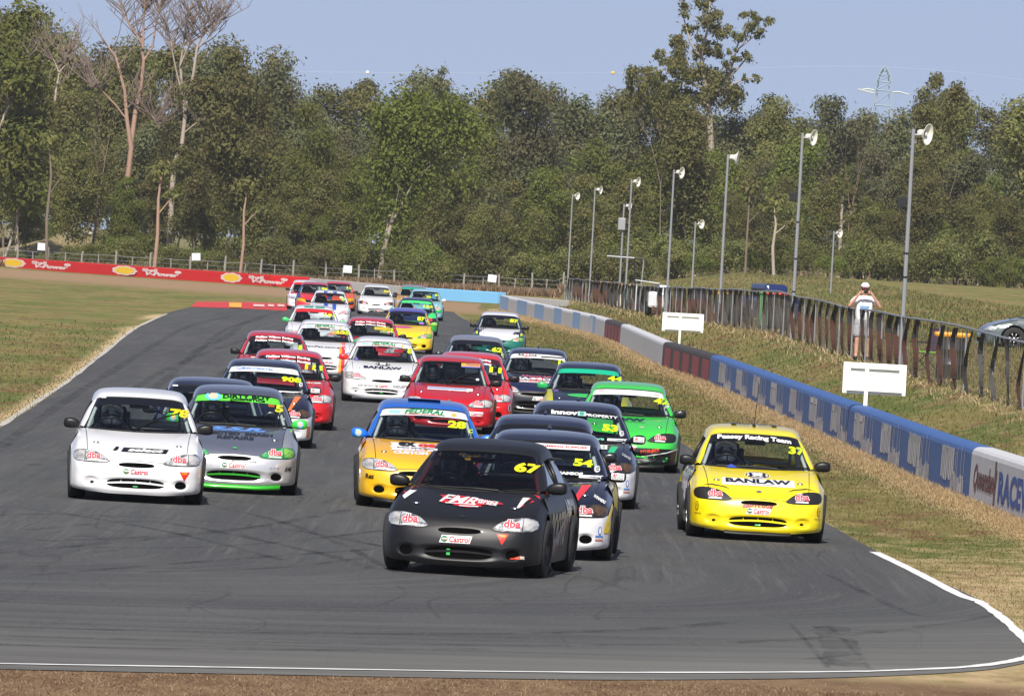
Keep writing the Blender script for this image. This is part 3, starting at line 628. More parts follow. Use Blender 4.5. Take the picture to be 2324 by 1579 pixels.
C('33', 962, 54.2, -0.5, body=(140,200,206), roof=(150,206,226), mirror=(226,210,214), strip=(20,30,30), lamps='clear', desc='pale turquoise race car in the last group', dec=number('33', .50, 1.06, .20, .09) + [(Rr(.15, .97, .18, .09, 0, 2), (170,200,40))] + brake_logo(1) + brake_logo(-1))
C('55', 941, 65, -0.5, body=(30,44,84), strip=(70,226,120), mirror=(40,190,90), lamps='black', bumper=(40,200,90), desc='dark blue race car with bright green visor strip and green bumper', low=True, dec=number('155', .42, 1.0, .34, .08) + [(('p', ((.30,.60),(.70,.62),(.72,.80),(.55,.80)), 1), (60,220,110)), (Rr(.5, .56, .16, .1, 0, 2), (210,50,60))])
C('87', 920, 78, -0.6, body=(246,206,30), roof=(90,86,180), fender=(246,206,30), pillar=(226,170,60), mirror=(130,200,70), lamps='green', strip=(16,18,28), desc='yellow race car with purple roof strip and magenta oval on the bonnet', dec=number('87', .40, 1.0, .22, .12) + [(('e', -.12, .745, .30, .030, 1), (200,70,150)), (('e', .42, .87, .08, .03, 3), (150,110,200)), (Rr(.58, .94, .05, .04, 0, 2), YEL)] + brake_logo(1) + brake_logo(-1), fog='hole')
C('97', 1130, 76.5, 0.0, body=(22,28,58), roof=(232,232,238), hood=(234,234,238), lamps='green', bumper=(16,110,96), strip=(14,16,30), desc='navy race car with white bonnet and roof nearest the striped barrier', dec=number('87', .42, 1.05, .26, .10) + brake_logo(1) + brake_logo(-1) + [(('p', ((-.60,.66),(-.40,.80),(-.60,.80)), 1), (22,28,58)), (('p', ((.60,.66),(.40,.66),(.45,.72),(.60,.80)), 1), (22,28,58)), (Rr(.66, .66, .06, .08, 0, 1), (200,210,40)), (Rr(-.66, .66, .06, .08, 0, 1), (200,210,40))])
C('62', 1075, 106.5, -0.2, body=(70,74,84), roof=(120,122,134), strip=(16,18,24), lamps='clear', mirror=(10,10,12), desc='dark grey race car behind the red pair', dec=number('62', .44, 1.02, .22, .10) + [(T('C', .56, .92, .06, .05, 2, o=.05), YEL)])
C('11', 1062, 126.5, -0.3, body=(222,32,32), lamps='clear', strip=(60,20,28), low=True, desc='red race car half hidden behind a darker red car', dec=team() + number('11', .44, 1.0, .22, .095) + brake_logo(1) + brake_logo(-1) + [(T('RACER', .42, .76, .26, .022, 1, o=.04), WHT), (T('Jackson Autos', .42, .36, .24, .03, 1), WHT), (('e', .72, .36, .025, .06, 1), WHT), (('e', .72, .36, .015, .045, 2), (40,50,120))], fog='hole')
C('cb', 1016, 132, -0.2, body=(190,22,32), lamps='clear', strip=None, wiper='up', desc='crimson race car with raised wiper and yellow battery sticker', dec=[(Rr(.33, 1.142, .32, .062, 0, 3), (236,170,50)), (Rr(.33, 1.112, .32, .018, 0, 4), (110,110,200)), (T('Century', .36, 1.150, .22, .036, 4, o=.04), (90,60,150)), (Rr(0, .735, .78, .045, 0, 1), WHT), (Rr(-.05, .738, .68, .018, 0, 2), (130,150,210)), (T('Detailing', .16, .715, .38, .034, 2, o=.05, sh=.3), WHT), (('p', ((-.62,.80),(-.47,.80),(-.56,.775)), 1), (90,80,170)), (('e', .46, .91, .03, .018, 3), WHT)] + brake_logo(1) + brake_logo(-1) + oil_logo(.44, .345, .28) + badge(.55), fog='small')
C('17', 1213, 117.5, 0.2, body=(22,28,62), bumper=(18,18,22), fender=(22,26,54), strip=(236,238,240), fin=True, lamps='clear', desc='navy race car with white visor strip and gaping black bumper', dec=[(T('SAMIOS', -.20, 1.150, .36, .034, 3, o=.03), (40,40,44)), (Rr(-.22, 1.152, .13, .05, 0, 4), RED), (T('M', -.22, 1.152, .10, .035, 5, o=.05), WHT), (Rr(.28, 1.135, .44, .022, 0, 3), (30,30,34))] + number('17', .50, 1.04, .20, .08) +
  [(T('Advanced Auto', 0, .765, .62, .028, 1, o=.03, sh=.3), (226,120,140)), (T('SAMIOS', 0, .715, .80, .045, 1, o=.05), WHT), (Rr(0, .715, .24, .05, 0, 2), RED), (T('M', 0, .715, .20, .038, 3, o=.06), WHT), (Rr(0, .664, .72, .034, 0, 1), WHT), (T('PLUMBING', -.05, .664, .56, .022, 2, o=.03), (226,80,80)), (('p', ((-.72,.20),(-.50,.24),(-.44,.46),(-.72,.47)), 1), (234,234,236)), (('p', ((.72,.20),(.50,.24),(.44,.46),(.72,.47)), 1), (234,234,236))] + oil_logo(.10, .352, .30) + brake_logo(-1) + brake_logo(1) + [(Rr(.05, .205, .12, .035, 0, 3), WHT)], wide=True, splitter=True)
C('44', 1328, 131, 0.4, body=(18,24,52), roof=(22,28,54), hood=(14,20,44), fender=(196,190,40), strip=(20,176,136), mirror=(30,170,90), lamps='clear', desc='dark race car with teal visor strip and yellow green fenders', dec=number('44', .46, 1.04, .25, .085) + [(('p', ((-.60,.80),(-.50,.80),(-.48,.775),(-.60,.77)), 1), (120,80,180)), (('e', -.05, .73, .30, .030, 1), (60,190,90)), (('e', .32, .73, .16, .030, 1), (200,206,210))], wiper='low')
C('42', 1417, 152, 0.5, body=(60,206,70), lamps='black', mirror=(10,10,12), strip=(236,238,240), wiper='low', desc='bright green race car with black lower bumper', dec=number('42', .50, 1.04, .23, .085) + [(('e', .585, .965, .034, .026, 2), (170,200,170)), (Rr(-.40, 1.148, .09, .03, 0, 3), (240,190,180)), (Rr(.42, 1.130, .09, .03, 0, 3), (240,190,180)), (Rr(0, 1.148, .30, .014, 0, 3), (220,222,224)),
  (T('VVW', .02, .755, .50, .040, 1, o=.08), (20,60,60)), (T('www.vvw.com.au', .05, .722, .44, .016, 1), (40,110,60)), (('e', .22, .655, .035, .014, 1), (160,190,150)), (T('InterAktiv', -.22, .66, .28, .025, 1), (140,230,150)), (T('INTER-JECT', .36, .315, .28, .058, 1, o=.05, rot=.14), (236,80,30)), (('p', ((-.78,.10),(.78,.10),(.80,.36),(.60,.30),(.30,.225),(-.30,.225),(-.60,.30),(-.80,.36)), 1), (18,22,22)), (('p', ((.20,.232),(.60,.31),(.79,.38),(.79,.365),(.60,.298),(.20,.222)), 2), WHT), (Rr(.70, .24, .07, .16, 0, 2), (60,40,34))]
  + oil_logo(.0, .352, .30) + brake_logo(1) + brake_logo(-1), fog='none', low=True)
C('53', 1300, 179, 0.3, body=(14,18,42), bumper=(222,224,228), lamps='smoke', mirror=(8,8,12), strip=(12,14,24), fin=True, wiper='low', desc='navy race car with green bonnet stripe and white bumper', dec=[(T('innov', -.17, 1.150, .34, .052, 3, o=.05), WHT), (Rr(.05, 1.146, .10, .052, 0, 3), (170,226,210)), (T('8', .05, 1.146, .06, .040, 4, o=.04), (60,150,130)), (T('PROPERTY', .30, 1.128, .42, .034, 3, o=.03, rot=-.04), WHT)] + number('53', .42, .99, .20, .085) + cbadge(.57, .93) + stripe_fall((40,190,120)) +
  [(Rr(.52, .845, .26, .030, 0, 3), WHT), (T('beaurepaires', .52, .845, .20, .014, 4), (120,150,210)), (T('V8', .30, .845, .10, .026, 3, o=.04), (120,200,180)), (Rr(.35, .755, .09, .05, 0, 2), WHT), (T('8', .35, .755, .03, .035, 3), (80,160,140)), (T('COATES', .64, .66, .12, .025, 2, rot=-.5), WHT)]
  + [(('e', .665, .33, .018, .045, 1), (90,120,200)), (('e', .665, .33, .010, .032, 2), WHT), (Rr(.66, .262, .075, .020, 0, 1), (90,130,200)), (Rr(.66, .225, .075, .018, 0, 1), (190,120,100)), (('p', ((.66,.13),(.80,.13),(.80,.19)), 1), (40,150,90))] + brake_logo(1) + brake_logo(-1) + mirror_logo(1), fog='none', bar='dark')
C('37', 1710, 195.5, -1.4, body=(255,228,24), side=(40,42,50), lamps='black', strip=(12,12,14), wiper='low', aerial=True, desc='bright yellow race car running alone beside the right edge', dec=number('37', .485, 1.03, .20, .085) +
  [(T('Peasey Racing Team', -.01, 1.148, .86, .062, 3, o=.045, arc=.022, rot=-.02), WHT)] + fuel(True, .665) + [(T('SEPTONE', -.01, .398, .36, .040, 1, o=.05, sh=.2), (224,70,60)), (T('SEPTONE', -.01, .402, .36, .030, 2, o=.0, sh=.2), (40,20,20))] + oil_logo(.0, .345, .27) + badge(.565) + brake_logo(-1) + brake_logo(1)
  + [(('p', ((-.68,.60),(-.55,.625),(-.40,.605),(-.32,.575),(-.42,.60),(-.56,.615)), 1), (26,26,28)), (('p', ((.68,.60),(.55,.625),(.40,.605),(.32,.575),(.42,.60),(.56,.615)), 1), (26,26,28)), (('e', -.70, .37, .018, .050, 1), (90,80,10)), (('e', -.70, .37, .013, .043, 2), (246,214,20)), (T('37', -.70, .37, .016, .04, 3), (60,50,10)), (T('racing', -.69, .285, .07, .03, 1), (70,60,10)), (('e', .70, .37, .018, .050, 1), (90,80,10)), (('e', .70, .37, .013, .043, 2), (246,214,20)), (T('37', .70, .37, .016, .04, 3), (60,50,10)), (T('racing', .69, .285, .07, .03, 1), (70,60,10)), (Rr(0, .185, .06, .024, 0, 3), (50,190,90)), (('p', ((-.36,.80),(-.22,.80),(-.29,.845)), 3), (60,80,180))]
  + [(('ps', ((1.2,.5),(2.9,.5),(2.9,.70),(1.2,.70)), -1, 1), (190,190,195))], fog='small', splitter=True, roofe=True, cage='light')
def race_car(num, x, s, yaw, body, desc, hood=None, bumper=None, fender=None, roof=None, side=None, pillar=None, mirror=(24,24,26), lamps='clear', strip=(12,12,14), wiper='low',
             rough=.26, coat=.9, metal=0, glass=None, dec=(), sidedec=(), cage=None, fog='none', bar='body', fin=False, splitter=False, wide=False, low=False, aerial=False, roofe=False, roofdec=False, lipcol=None, grillecol=None, ddot=False):
    Z = FPX/s; p = at(x, 0, Z)
    # yaw 0 = parallel to the view axis; the wheels' mid line passes through the pixel column x at ground level
    y_img = 563+(x-1162)*.056+CAMH*s; p = at(x, y_img, Z); rz = math.radians(-yaw)
    shown = {'46b': '46', '44b': '44', 'cb': '', 'dark': '', 'navy': '', 'white_red': '', '97': '87', '55': '155', '46': ''}.get(num, num)
    lab = desc + (' with yellow number '+shown if shown and num not in ('46', '46b', '44b', '97', '15', '55', '33', '87') else '')
    root = empty('race_car', lab, 'race car', (0, 0, 0), rz, 'race cars on the track')
    off = Matrix.Rotation(rz, 3, 'Z') @ Vector((0, .785, 0))
    root.location = (p.x-off.x, p.y-off.y, 0.006)
    P = lambda c, r=rough: paint(c, r, coat, metal)
    B = P(body); hood = P(hood or body); bump = P(bumper or body); fend = P(fender or body); rf = P(roof or body); pil = P(pillar or body); sd = P(side or fender or body)
    a_ = lambda n, k, m, par=root, **kw: link(n, KIT[k], m, par, **kw)
    fb = a_('front_bumper', 'front_bumper', bump); a_('hood', 'hood', hood); a_('panel_seam', 'seam', SEAL)
    for n in 'ab':
        a_('fender', 'fender_'+n, fend); a_('pillar', 'pillar_'+n, pil); a_('door_panel', 'side_'+n, sd); a_('side_window', 'side_glass_'+n, GLASS_S); a_('door_frame', 'b_pillar_'+n, BLK)
        lo = a_('headlight', 'lamp_'+n, LENS[lamps][0]); a_('indicator', 'ind_'+n, LENS[lamps][1], lo); a_('lamp_divider', 'ldiv_'+n, SEAL, lo); a_('lamp_surround', 'lamp_seal_'+n, SEAL, lo)
        a_('door_mirror', 'mirror_'+n, paint(mirror, .3) if mirror != (24,24,26) else BLK); a_('bonnet_pin', 'pin_'+n, CHR)
    a_('roof', 'roof', rf); a_('rear_window_frame', 'rear_frame', pil); a_('tailgate', 'tail', B); a_('rear_window', 'rear_window', GLASS)
    a_('windscreen', 'windscreen', GLASS_D if glass else GLASS); a_('windscreen_seal', 'seal', SEAL)
    if strip: a_('visor_strip', 'sun_strip', ink(strip))
    else: a_('visor_strip', 'sun_strip', GLASS_D)
    a_('wiper', 'wiper_up' if wiper == 'up' else 'wiper_low', BLK)
    g = a_('grille', 'grille', OPEN_SHADE)
    if bar == 'body': a_('grille_bar', 'grille_bar', P(grillecol or bumper or body), g); a_('grille_ribs', 'ribs', P(grillecol or bumper or body), g)
    else: a_('grille_bar', 'grille_bar', BLK, g)
    a_('air_slot', 'wide_slot' if wide else 'slot', OPEN_SHADE)
    for n in 'ab':
        k = fog if fog != 'mixed' else ('small' if n == 'a' else 'hole')
        if k == 'hole': a_('fog_opening', 'fog_hole_'+n, OPEN_SHADE)
        elif k == 'small':
            c = a_('fog_cover', 'fog_cover_'+n, P(tuple(int(v*.93) for v in (bumper or body)))); a_('fog_opening', 'fog_small_'+n, OPEN_SHADE, c)
    
    if lipcol or low or wide: a_('front_lip', 'lip', P(lipcol) if lipcol else BLK)
    if splitter: a_('splitter', 'splitter', BLK)
    a_('underbody', 'floor', TRIM); a_('roll_cage', 'cage', CAGER if cage == 'red' else CAGE); a_('seat', 'seat', TRIM); a_('steering_wheel', 'wheel_s', BLK); a_('interior_mirror', 'rearview', BLK)
    if fin: a_('roof_fin', 'fin', paint((60,66,90)))
    if aerial: a_('aerial', 'aerial', BLK)
    if roofe:
        for nm, o in (('roof_emblem', None),):
            mb = MB()
            for (x0, x1, sk_) in ((-.26, -.04, 1), (.06, .28, -1)):
                mb.box(((x0+x1)/2, 2.25, 1.298), (x1-x0, .05, .004)); mb.box(((x0+x1)/2, 2.6, 1.303), (x1-x0, .05, .004)); mb.box((x0+.03 if sk_ > 0 else x1-.03, 2.42, 1.302), (.06, .32, .004))
            mb.box((.01, 2.42, 1.306), (.05, .36, .004)); mb.build('roof_emblem', ink((40,44,60)), root)
    if roofdec:
        mb = MB(); mb.box((0, 2.35, 1.302), (.40, .5, .004)); mb.build('roof_emblem', ink((40,60,130)), root)
    for sx, n in ((-1, 'a'), (1, 'b')):
        for wy, fr in ((.785, 1), (3.185, 0)):
            w = empty('wheel', None, None)
            w.parent = root; w.location = (sx*.700, wy, .2865); w.rotation_euler = (0, math.radians(3.6*sx), math.radians(-yaw*.4) if fr else 0)
            a_('tyre', 'tyre_'+n, RUB, w); a_('rim', 'rim_'+n, RIMD if body == (20,20,23) or num in ('5', '54') else RIMM, w)
    for d, c in dec:
        if d is None or c is None: continue
        isnum = d[0] == 't' and d[1] == shown and c[0] > 180 and c[2] < 60
        nm = 'race_number' if isnum else ('lettering' if d[0] == 't' else 'sticker')
        link(nm, decal_me(d, nm), ink(c), root)
    for d, c in sidedec: link('lettering' if d[0] == 't' else 'sticker', decal_me(d, 'sticker'), ink(c), root)
    return root
CARS = {}
for a_c, k_c in KEYCARS: CARS[a_c[0]] = race_car(*a_c, **k_c)
# ------------------------------------------------------------------ ground, track, barriers
def pathfn(pts):
    """pts [(x,Y,z)] sorted by Y -> functions of Y"""
    pts = sorted(pts, key=lambda p: p[1]); Y = [p[1] for p in pts]
    return (lambda y: np.interp(y, Y, [p[0] for p in pts])), (lambda y: np.interp(y, Y, [p[2] for p in pts]))
def sp(x, y, s): p = at(x, y, FPX/s); return (p.x, p.y, p.z)
WALLN = [(x, Z, .10) for x, Z in ((-.75, 484), (.9, 431), (3.0, 369), (3.66, 333), (4.17, 274), (4.95, 242), (6.25, 141.5), (6.62, 125), (7.1, 100), (7.3, 70), (7.3, -30))]
XW, _ = pathfn(WALLN)
FEN = [sp(2324, 930, 130), sp(2074, 854, 111), sp(1963, 822, 100), sp(1763, 758, 80), sp(1624, 736, 69), sp(1495, 719, 57), sp(1281, 676, 38)]
FEN = [(FEN[0][0]+.8, 110, FEN[0][2]-.1), (FEN[0][0]+1, -30, .7)] + FEN
XF, ZF = pathfn(FEN)
def ground_z(x, y):
    x = np.asarray(x, float); y = np.asarray(y, float)
    xw, xf, zf = XW(y), XF(y), ZF(y)
    end = np.clip((y-484)/80, 0, 1)
    zr = np.where(x < xf, .10+(zf-.10)*np.clip((x-xw-.35)/(xf-xw-.35+1e-6), 0, 1)**.8, zf)
    far = np.interp(y, [0, 150, 275, 400, 600, 900, 3000], [.9, 1.0, 1.18, 1.65, 2.35, 2.6, 2.6])
    k = np.clip((x-xf)/12, 0, 1); zr = np.where(x >= xf, zf+(np.maximum(far, zf)-zf)*k, zr)
    zl = np.clip((x-(xw-2.2))/2.2, 0, 1)*.10
    z = np.where(x > xw, zr, zl)
    z = np.where(y > 484, z*(1-end)+end*np.where(x > 3, np.where(x >= xf, zr, .35+(.0*x)), .0), z)
    back = np.clip((y-640)/60, 0, 1)*.45
    return np.maximum(z, back)
def nonuni(lo, hi, segs):
    out = [lo]
    for e, st in segs:
        while out[-1] < e: out.append(out[-1]+st)
    return np.array(out)
xs = nonuni(-900, 900, [(-200, 100), (-60, 20), (-20, 4), (-12, 1), (16, .25), (40, 2), (100, 10), (900, 100)])
ys = nonuni(-60, 6000, [(60, 15), (90, 1.5), (350, 3), (700, 6), (1000, 30), (6000, 500)])
GX, GY = np.meshgrid(xs, ys); GZ = ground_z(GX, GY)
TRK_R = [gp(*p) for p in [(1030, 708), (1050, 722), (1195, 790), (1555, 1010), (1700, 1092), (1870, 1185), (1985, 1249), (2100, 1306), (2220, 1360), (2300, 1418), (2350, 1462), (2362, 1485), (2324, 1505), (2200, 1524), (1900, 1538), (1500, 1543), (1162, 1541), (600, 1531), (0, 1519), (-500, 1506)]]
TRK_L = [gp(*p) for p in [(450, 694), (420, 700), (375, 712), (300, 752), (150, 872), (0, 972), (-60, 1010)]] + [Vector((-9.6, 132, 0)), Vector((-12, 120, 0)), Vector((-17, 111, 0)), Vector((-40, 103, 0)), Vector((-90, 96, 0))]
POLY = [(v.x, v.y) for v in TRK_L[::-1]] + [(gp(700, 690).x, gp(700, 690).y), (gp(900, 697).x, gp(900, 697).y)] + [(v.x, v.y) for v in TRK_R] + [(-90, 60)]
def smooth(P, n=6):
    A = np.array(P, float); Q = np.concatenate([2*A[:1]-A[1:2], A, 2*A[-1:]-A[-2:-1]]); o = []
    for i in range(len(A)-1):
        for k in range(n):
            t = k/n; p0, p1, p2, p3 = Q[i:i+4]
            o.append(.5*((2*p1)+(-p0+p2)*t+(2*p0-5*p1+4*p2-p3)*t*t+(-p0+3*p1-3*p2+p3)*t**3))
    return o+[A[-1]]
RS = smooth([(v.x, v.y) for v in TRK_R]); LS = smooth([(v.x, v.y) for v in TRK_L])
def inpoly(x, y, P):
    x = np.asarray(x); y = np.asarray(y); c = np.zeros(x.shape, bool); n = len(P); j = n-1
    for i in range(n):
        xi, yi = P[i][:2]; xj, yj = P[j][:2]
        c ^= ((yi > y) != (yj > y)) & (x < (xj-xi)*(y-yi)/(yj-yi+1e-12)+xi); j = i
    return c
TP = [tuple(p) for p in LS[::-1]] + [(gp(700, 690).x, gp(700, 690).y), (gp(900, 697).x, gp(900, 697).y)] + [tuple(p) for p in RS] + [(-90, 60)]
def segdist(x, y, P):
    d = np.full(np.shape(x), 1e9)
    for (x0, y0), (x1, y1) in zip(P[:-1], P[1:]):
        L = (x1-x0)**2+(y1-y0)**2+1e-9; t = np.clip(((x-x0)*(x1-x0)+(y-y0)*(y1-y0))/L, 0, 1)
        d = np.minimum(d, np.hypot(x-x0-t*(x1-x0), y-y0-t*(y1-y0)))
    return d
DR = segdist(GX, GY, [tuple(p) for p in RS][::3]); DL = segdist(GX, GY, [tuple(p) for p in LS][::3])
dwall = XW(GY)-GX
straw = np.where((GY < 490), np.clip(1-(dwall-.2)/.75, 0, 1)*(dwall > -.4), 0)
straw = np.maximum(straw, np.clip(1-DR/.5, 0, 1)*.5)
straw = np.maximum(straw, np.clip(1-np.abs(GX-XF(GY)+.2)/.8, 0, 1)*.45)
straw = np.maximum(straw, np.clip(1-DL/.7, 0, 1)*.9); straw = np.maximum(straw, np.clip((140-GY)/40, 0, 1)*.56*(GX < XW(GY)))
soil = np.clip((78-GY)/4, 0, 1)
gm = bpy.data.meshes.new('ground'); nx, ny = len(xs), len(ys)
V = np.stack([GX, GY, GZ], -1).reshape(-1, 3); idx = np.arange(nx*ny).reshape(ny, nx)
Q = np.stack([idx[:-1, :-1], idx[:-1, 1:], idx[1:, 1:], idx[1:, :-1]], -1).reshape(-1, 4)
gm.vertices.add(len(V)); gm.vertices.foreach_set('co', V.astype(np.float32).ravel()); gm.loops.add(Q.size); gm.loops.foreach_set('vertex_index', Q.astype(np.int32).ravel())
gm.polygons.add(len(Q)); gm.polygons.foreach_set('loop_start', np.arange(0, Q.size, 4, dtype=np.int32)); gm.update(calc_edges=True)
gm.polygons.foreach_set('use_smooth', [True]*len(Q))
at_ = gm.color_attributes.new('zone', 'FLOAT_COLOR', 'POINT')
band = np.zeros_like(GX)                                        # bare earth band in front of the far barriers
BARP = [gp(-600, 565), gp(0, 607), gp(300, 628), gp(650, 652), gp(700, 655), gp(950, 678), gp(1145, 690), gp(1400, 712)]
bx = [p.x for p in BARP]; by = [p.y for p in BARP]; yb = np.interp(GX, bx, by); band = np.clip((yb-GY-6)/14, 0, 1)*np.clip((GY-(yb-115))/45, 0, 1)*(GX < XW(GY)-1)
at_.data.foreach_set('color', np.stack([straw, np.maximum(soil, 0), band, np.ones_like(band)], -1).astype(np.float32).ravel())
def nd(nt, t, **k):
    n = nt.nodes.new(t)
    for a_, v in k.items(): setattr(n, a_, v)
    return n
def mixc(nt, fac, a_, b_):
    m = nd(nt, 'ShaderNodeMix', data_type='RGBA')
    for i, v in ((0, fac), (6, a_), (7, b_)):
        if isinstance(v, tuple): m.inputs[i].default_value = (*v, 1) if i else v
        elif isinstance(v, (int, float)): m.inputs[i].default_value = v
        else: nt.links.new(v, m.inputs[i])
    return m.outputs[2]
def ramp(nt, src, lo, hi, a_=0, b_=1):
    m = nd(nt, 'ShaderNodeMapRange'); m.inputs[1].default_value = lo; m.inputs[2].default_value = hi; m.inputs[3].default_value = a_; m.inputs[4].default_value = b_; nt.links.new(src, m.inputs[0]); return m.outputs[0]
def noise(nt, vec, scale, detail=5, rough=.55, sc3=None):
    if sc3: mp = nd(nt, 'ShaderNodeMapping'); mp.inputs['Scale'].default_value = sc3; nt.links.new(vec, mp.inputs[0]); vec = mp.outputs[0]
    n = nd(nt, 'ShaderNodeTexNoise'); n.inputs['Scale'].default_value = scale; n.inputs['Detail'].default_value = detail; n.inputs['Roughness'].default_value = rough
    nt.links.new(vec, n.inputs['Vector']); return n.outputs[0]
GREEN, OLIVE, BROWN, STRAW, SOIL = (.130, .158, .042), (.225, .195, .070), (.200, .130, .062), (.56, .42, .235), (.34, .225, .135)
def grass_color(nt, pos):
    n1 = noise(nt, pos, .35, 6, .6, (1, .22, 1)); n2 = noise(nt, pos, 2.2, 5, .65, (1, .3, 1)); n3 = noise(nt, pos, .9, 5, .6, (1, .25, 1))
    c = mixc(nt, ramp(nt, n1, .46, .56), OLIVE, GREEN); c = mixc(nt, ramp(nt, n3, .53, .62), c, BROWN)
    return mixc(nt, ramp(nt, n2, .50, .75, 0, .5), c, STRAW)
m = bpy.data.materials.new('grass_ground'); m.use_nodes = True; nt = m.node_tree; b = nt.nodes['Principled BSDF']; b.inputs['Roughness'].default_value = .95; b.inputs['Specular IOR Level'].default_value = .1
geo = nd(nt, 'ShaderNodeNewGeometry'); att = nd(nt, 'ShaderNodeVertexColor', layer_name='zone'); sep = nd(nt, 'ShaderNodeSeparateColor'); nt.links.new(att.outputs[0], sep.inputs[0])
c = grass_color(nt, geo.outputs['Position']); nn = noise(nt, geo.outputs['Position'], 1.6, 6, .7, (1, .4, 1))
def thr(src, n_):
    a_ = nd(nt, 'ShaderNodeMath', operation='ADD'); nt.links.new(src, a_.inputs[0]); nt.links.new(ramp(nt, n_, .2, .8, -.35, .35), a_.inputs[1]); return ramp(nt, a_.outputs[0], .35, .65)
c = mixc(nt, thr(sep.outputs[0], nn), c, STRAW); c = mixc(nt, thr(sep.outputs[1], nn), c, mixc(nt, ramp(nt, nn, .35, .7), (.17, .10, .058), (.33, .225, .13)))
c = mixc(nt, ramp(nt, sep.outputs[2], .1, .8), c, mixc(nt, nn, SOIL, (.34, .235, .14)))
nt.links.new(c, b.inputs[0]); bp = nd(nt, 'ShaderNodeBump'); bp.inputs['Strength'].default_value = .8; bp.inputs['Distance'].default_value = .08
nt.links.new(noise(nt, geo.outputs['Position'], 9, 6, .7), bp.inputs['Height']); nt.links.new(bp.outputs[0], b.inputs['Normal'])
GROUND_M = m; tag(link('ground', gm, m), kind='structure')
# ---- asphalt
m = bpy.data.materials.new('asphalt'); m.use_nodes = True; nt = m.node_tree; b = nt.nodes['Principled BSDF']; b.inputs['Roughness'].default_value = .82; b.inputs['Specular IOR Level'].default_value = .35
geo = nd(nt, 'ShaderNodeNewGeometry'); pos = geo.outputs['Position']
# coordinates that follow the cars: nearly straight far away, curling to the left near the camera
sx = nd(nt, 'ShaderNodeSeparateXYZ'); nt.links.new(pos, sx.inputs[0])
def mth(op, a_, b_=None, c_=None):
    n = nd(nt, 'ShaderNodeMath', operation=op)
    for i, v in enumerate((a_, b_, c_)):
        if v is None: continue
        if isinstance(v, (int, float)): n.inputs[i].default_value = v
        else: nt.links.new(v, n.inputs[i])
    return n.outputs[0]
dx = mth('ADD', sx.outputs[0], 13.0); dy = mth('MULTIPLY', mth('MINIMUM', mth('SUBTRACT', sx.outputs[1], 96.0), 0.0), 1.0)
rad = mth('SQRT', mth('ADD', mth('MULTIPLY', dx, dx), mth('MULTIPLY', dy, dy)))
ang = mth('ADD', mth('MULTIPLY', mth('ARCTAN2', dy, dx), 14.0), mth('MAXIMUM', mth('SUBTRACT', sx.outputs[1], 96.0), 0.0))
cmb = nd(nt, 'ShaderNodeCombineXYZ'); nt.links.new(rad, cmb.inputs[0]); nt.links.new(ang, cmb.inputs[1]); tv = cmb.outputs[0]
s1 = noise(nt, tv, 1.0, 9, .8, (2.2, .05, 1)); s2 = noise(nt, tv, 1.0, 5, .6, (.35, .02, 1)); s3 = noise(nt, tv, 1.0, 7, .8, (9, .10, 1)); s4 = noise(nt, pos, 1, 6, .6, (.5, .15, 1)); fine = noise(nt, pos, 22, 3, .7, (1, .35, 1))
c = mixc(nt, ramp(nt, s1, .36, .64), (.046, .0505, .052), (.088, .088, .086)); c = mixc(nt, ramp(nt, s2, .44, .60, 0, .72), c, (.044, .045, .049))
c = mixc(nt, ramp(nt, s3, .52, .70, 0, .6), c, (.17, .16, .14)); c = mixc(nt, ramp(nt, s4, .5, .7, 0, .35), c, (.115, .113, .105))
# skid marks: thin dark arcs
w = noise(nt, tv, 1.0, 2, .5, (2.4, .045, 1)); ab = mth('ABSOLUTE', mth('SUBTRACT', w, .5)); sk1 = ramp(nt, ab, .0, .012, 1, 0)
w2 = noise(nt, pos, 1.0, 2, .5, (.55, .05, 1)); ab2 = mth('ABSOLUTE', mth('SUBTRACT', w2, .47)); sk2 = ramp(nt, ab2, .0, .008, 1, 0)
gate = ramp(nt, noise(nt, tv, 1, 2, .5, (.4, .07, 1)), .45, .6); sk = mth('MULTIPLY', mth('MAXIMUM', sk1, mth('MULTIPLY', sk2, .8)), gate)
w3 = noise(nt, pos, 1.0, 1, .5, (.9, .11, 1)); ab3 = mth('ABSOLUTE', mth('SUBTRACT', w3, .53)); sk = mth('MAXIMUM', sk, mth('MULTIPLY', ramp(nt, ab3, 0, .007, 1, 0), ramp(nt, noise(nt, pos, 1, 2, .5, (.3, .05, 1)), .5, .6)))
c = mixc(nt, mth('MULTIPLY', sk, .8), c, (.024, .024, .025))
# dusty strip beyond the racing line near the camera
dust = mth('MULTIPLY', ramp(nt, sx.outputs[1], 80, 73, 0, 1), ramp(nt, s1, .35, .65, .25, .85)); c = mixc(nt, dust, c, (.155, .150, .135))
dust2 = mth('MULTIPLY', mth('MULTIPLY', ramp(nt, mth('ADD', sx.outputs[0], mth('MULTIPLY', mth('SUBTRACT', 84.0, sx.outputs[1]), .38)), 1.6, 4.8), ramp(nt, sx.outputs[1], 100, 90)), ramp(nt, s1, .38, .62, .45, 1)); c = mixc(nt, mth('MULTIPLY', dust2, .85), c, (.185, .180, .160))
c = mixc(nt, ramp(nt, fine, .42, .66, 0, .40), c, (.128, .127, .124))
nt.links.new(c, b.inputs[0]); bp = nd(nt, 'ShaderNodeBump'); bp.inputs['Strength'].default_value = .35; bp.inputs['Distance'].default_value = .006; nt.links.new(noise(nt, pos, 60, 4, .7), bp.inputs['Height']); nt.links.new(bp.outputs[0], b.inputs['Normal'])
ASPH = m
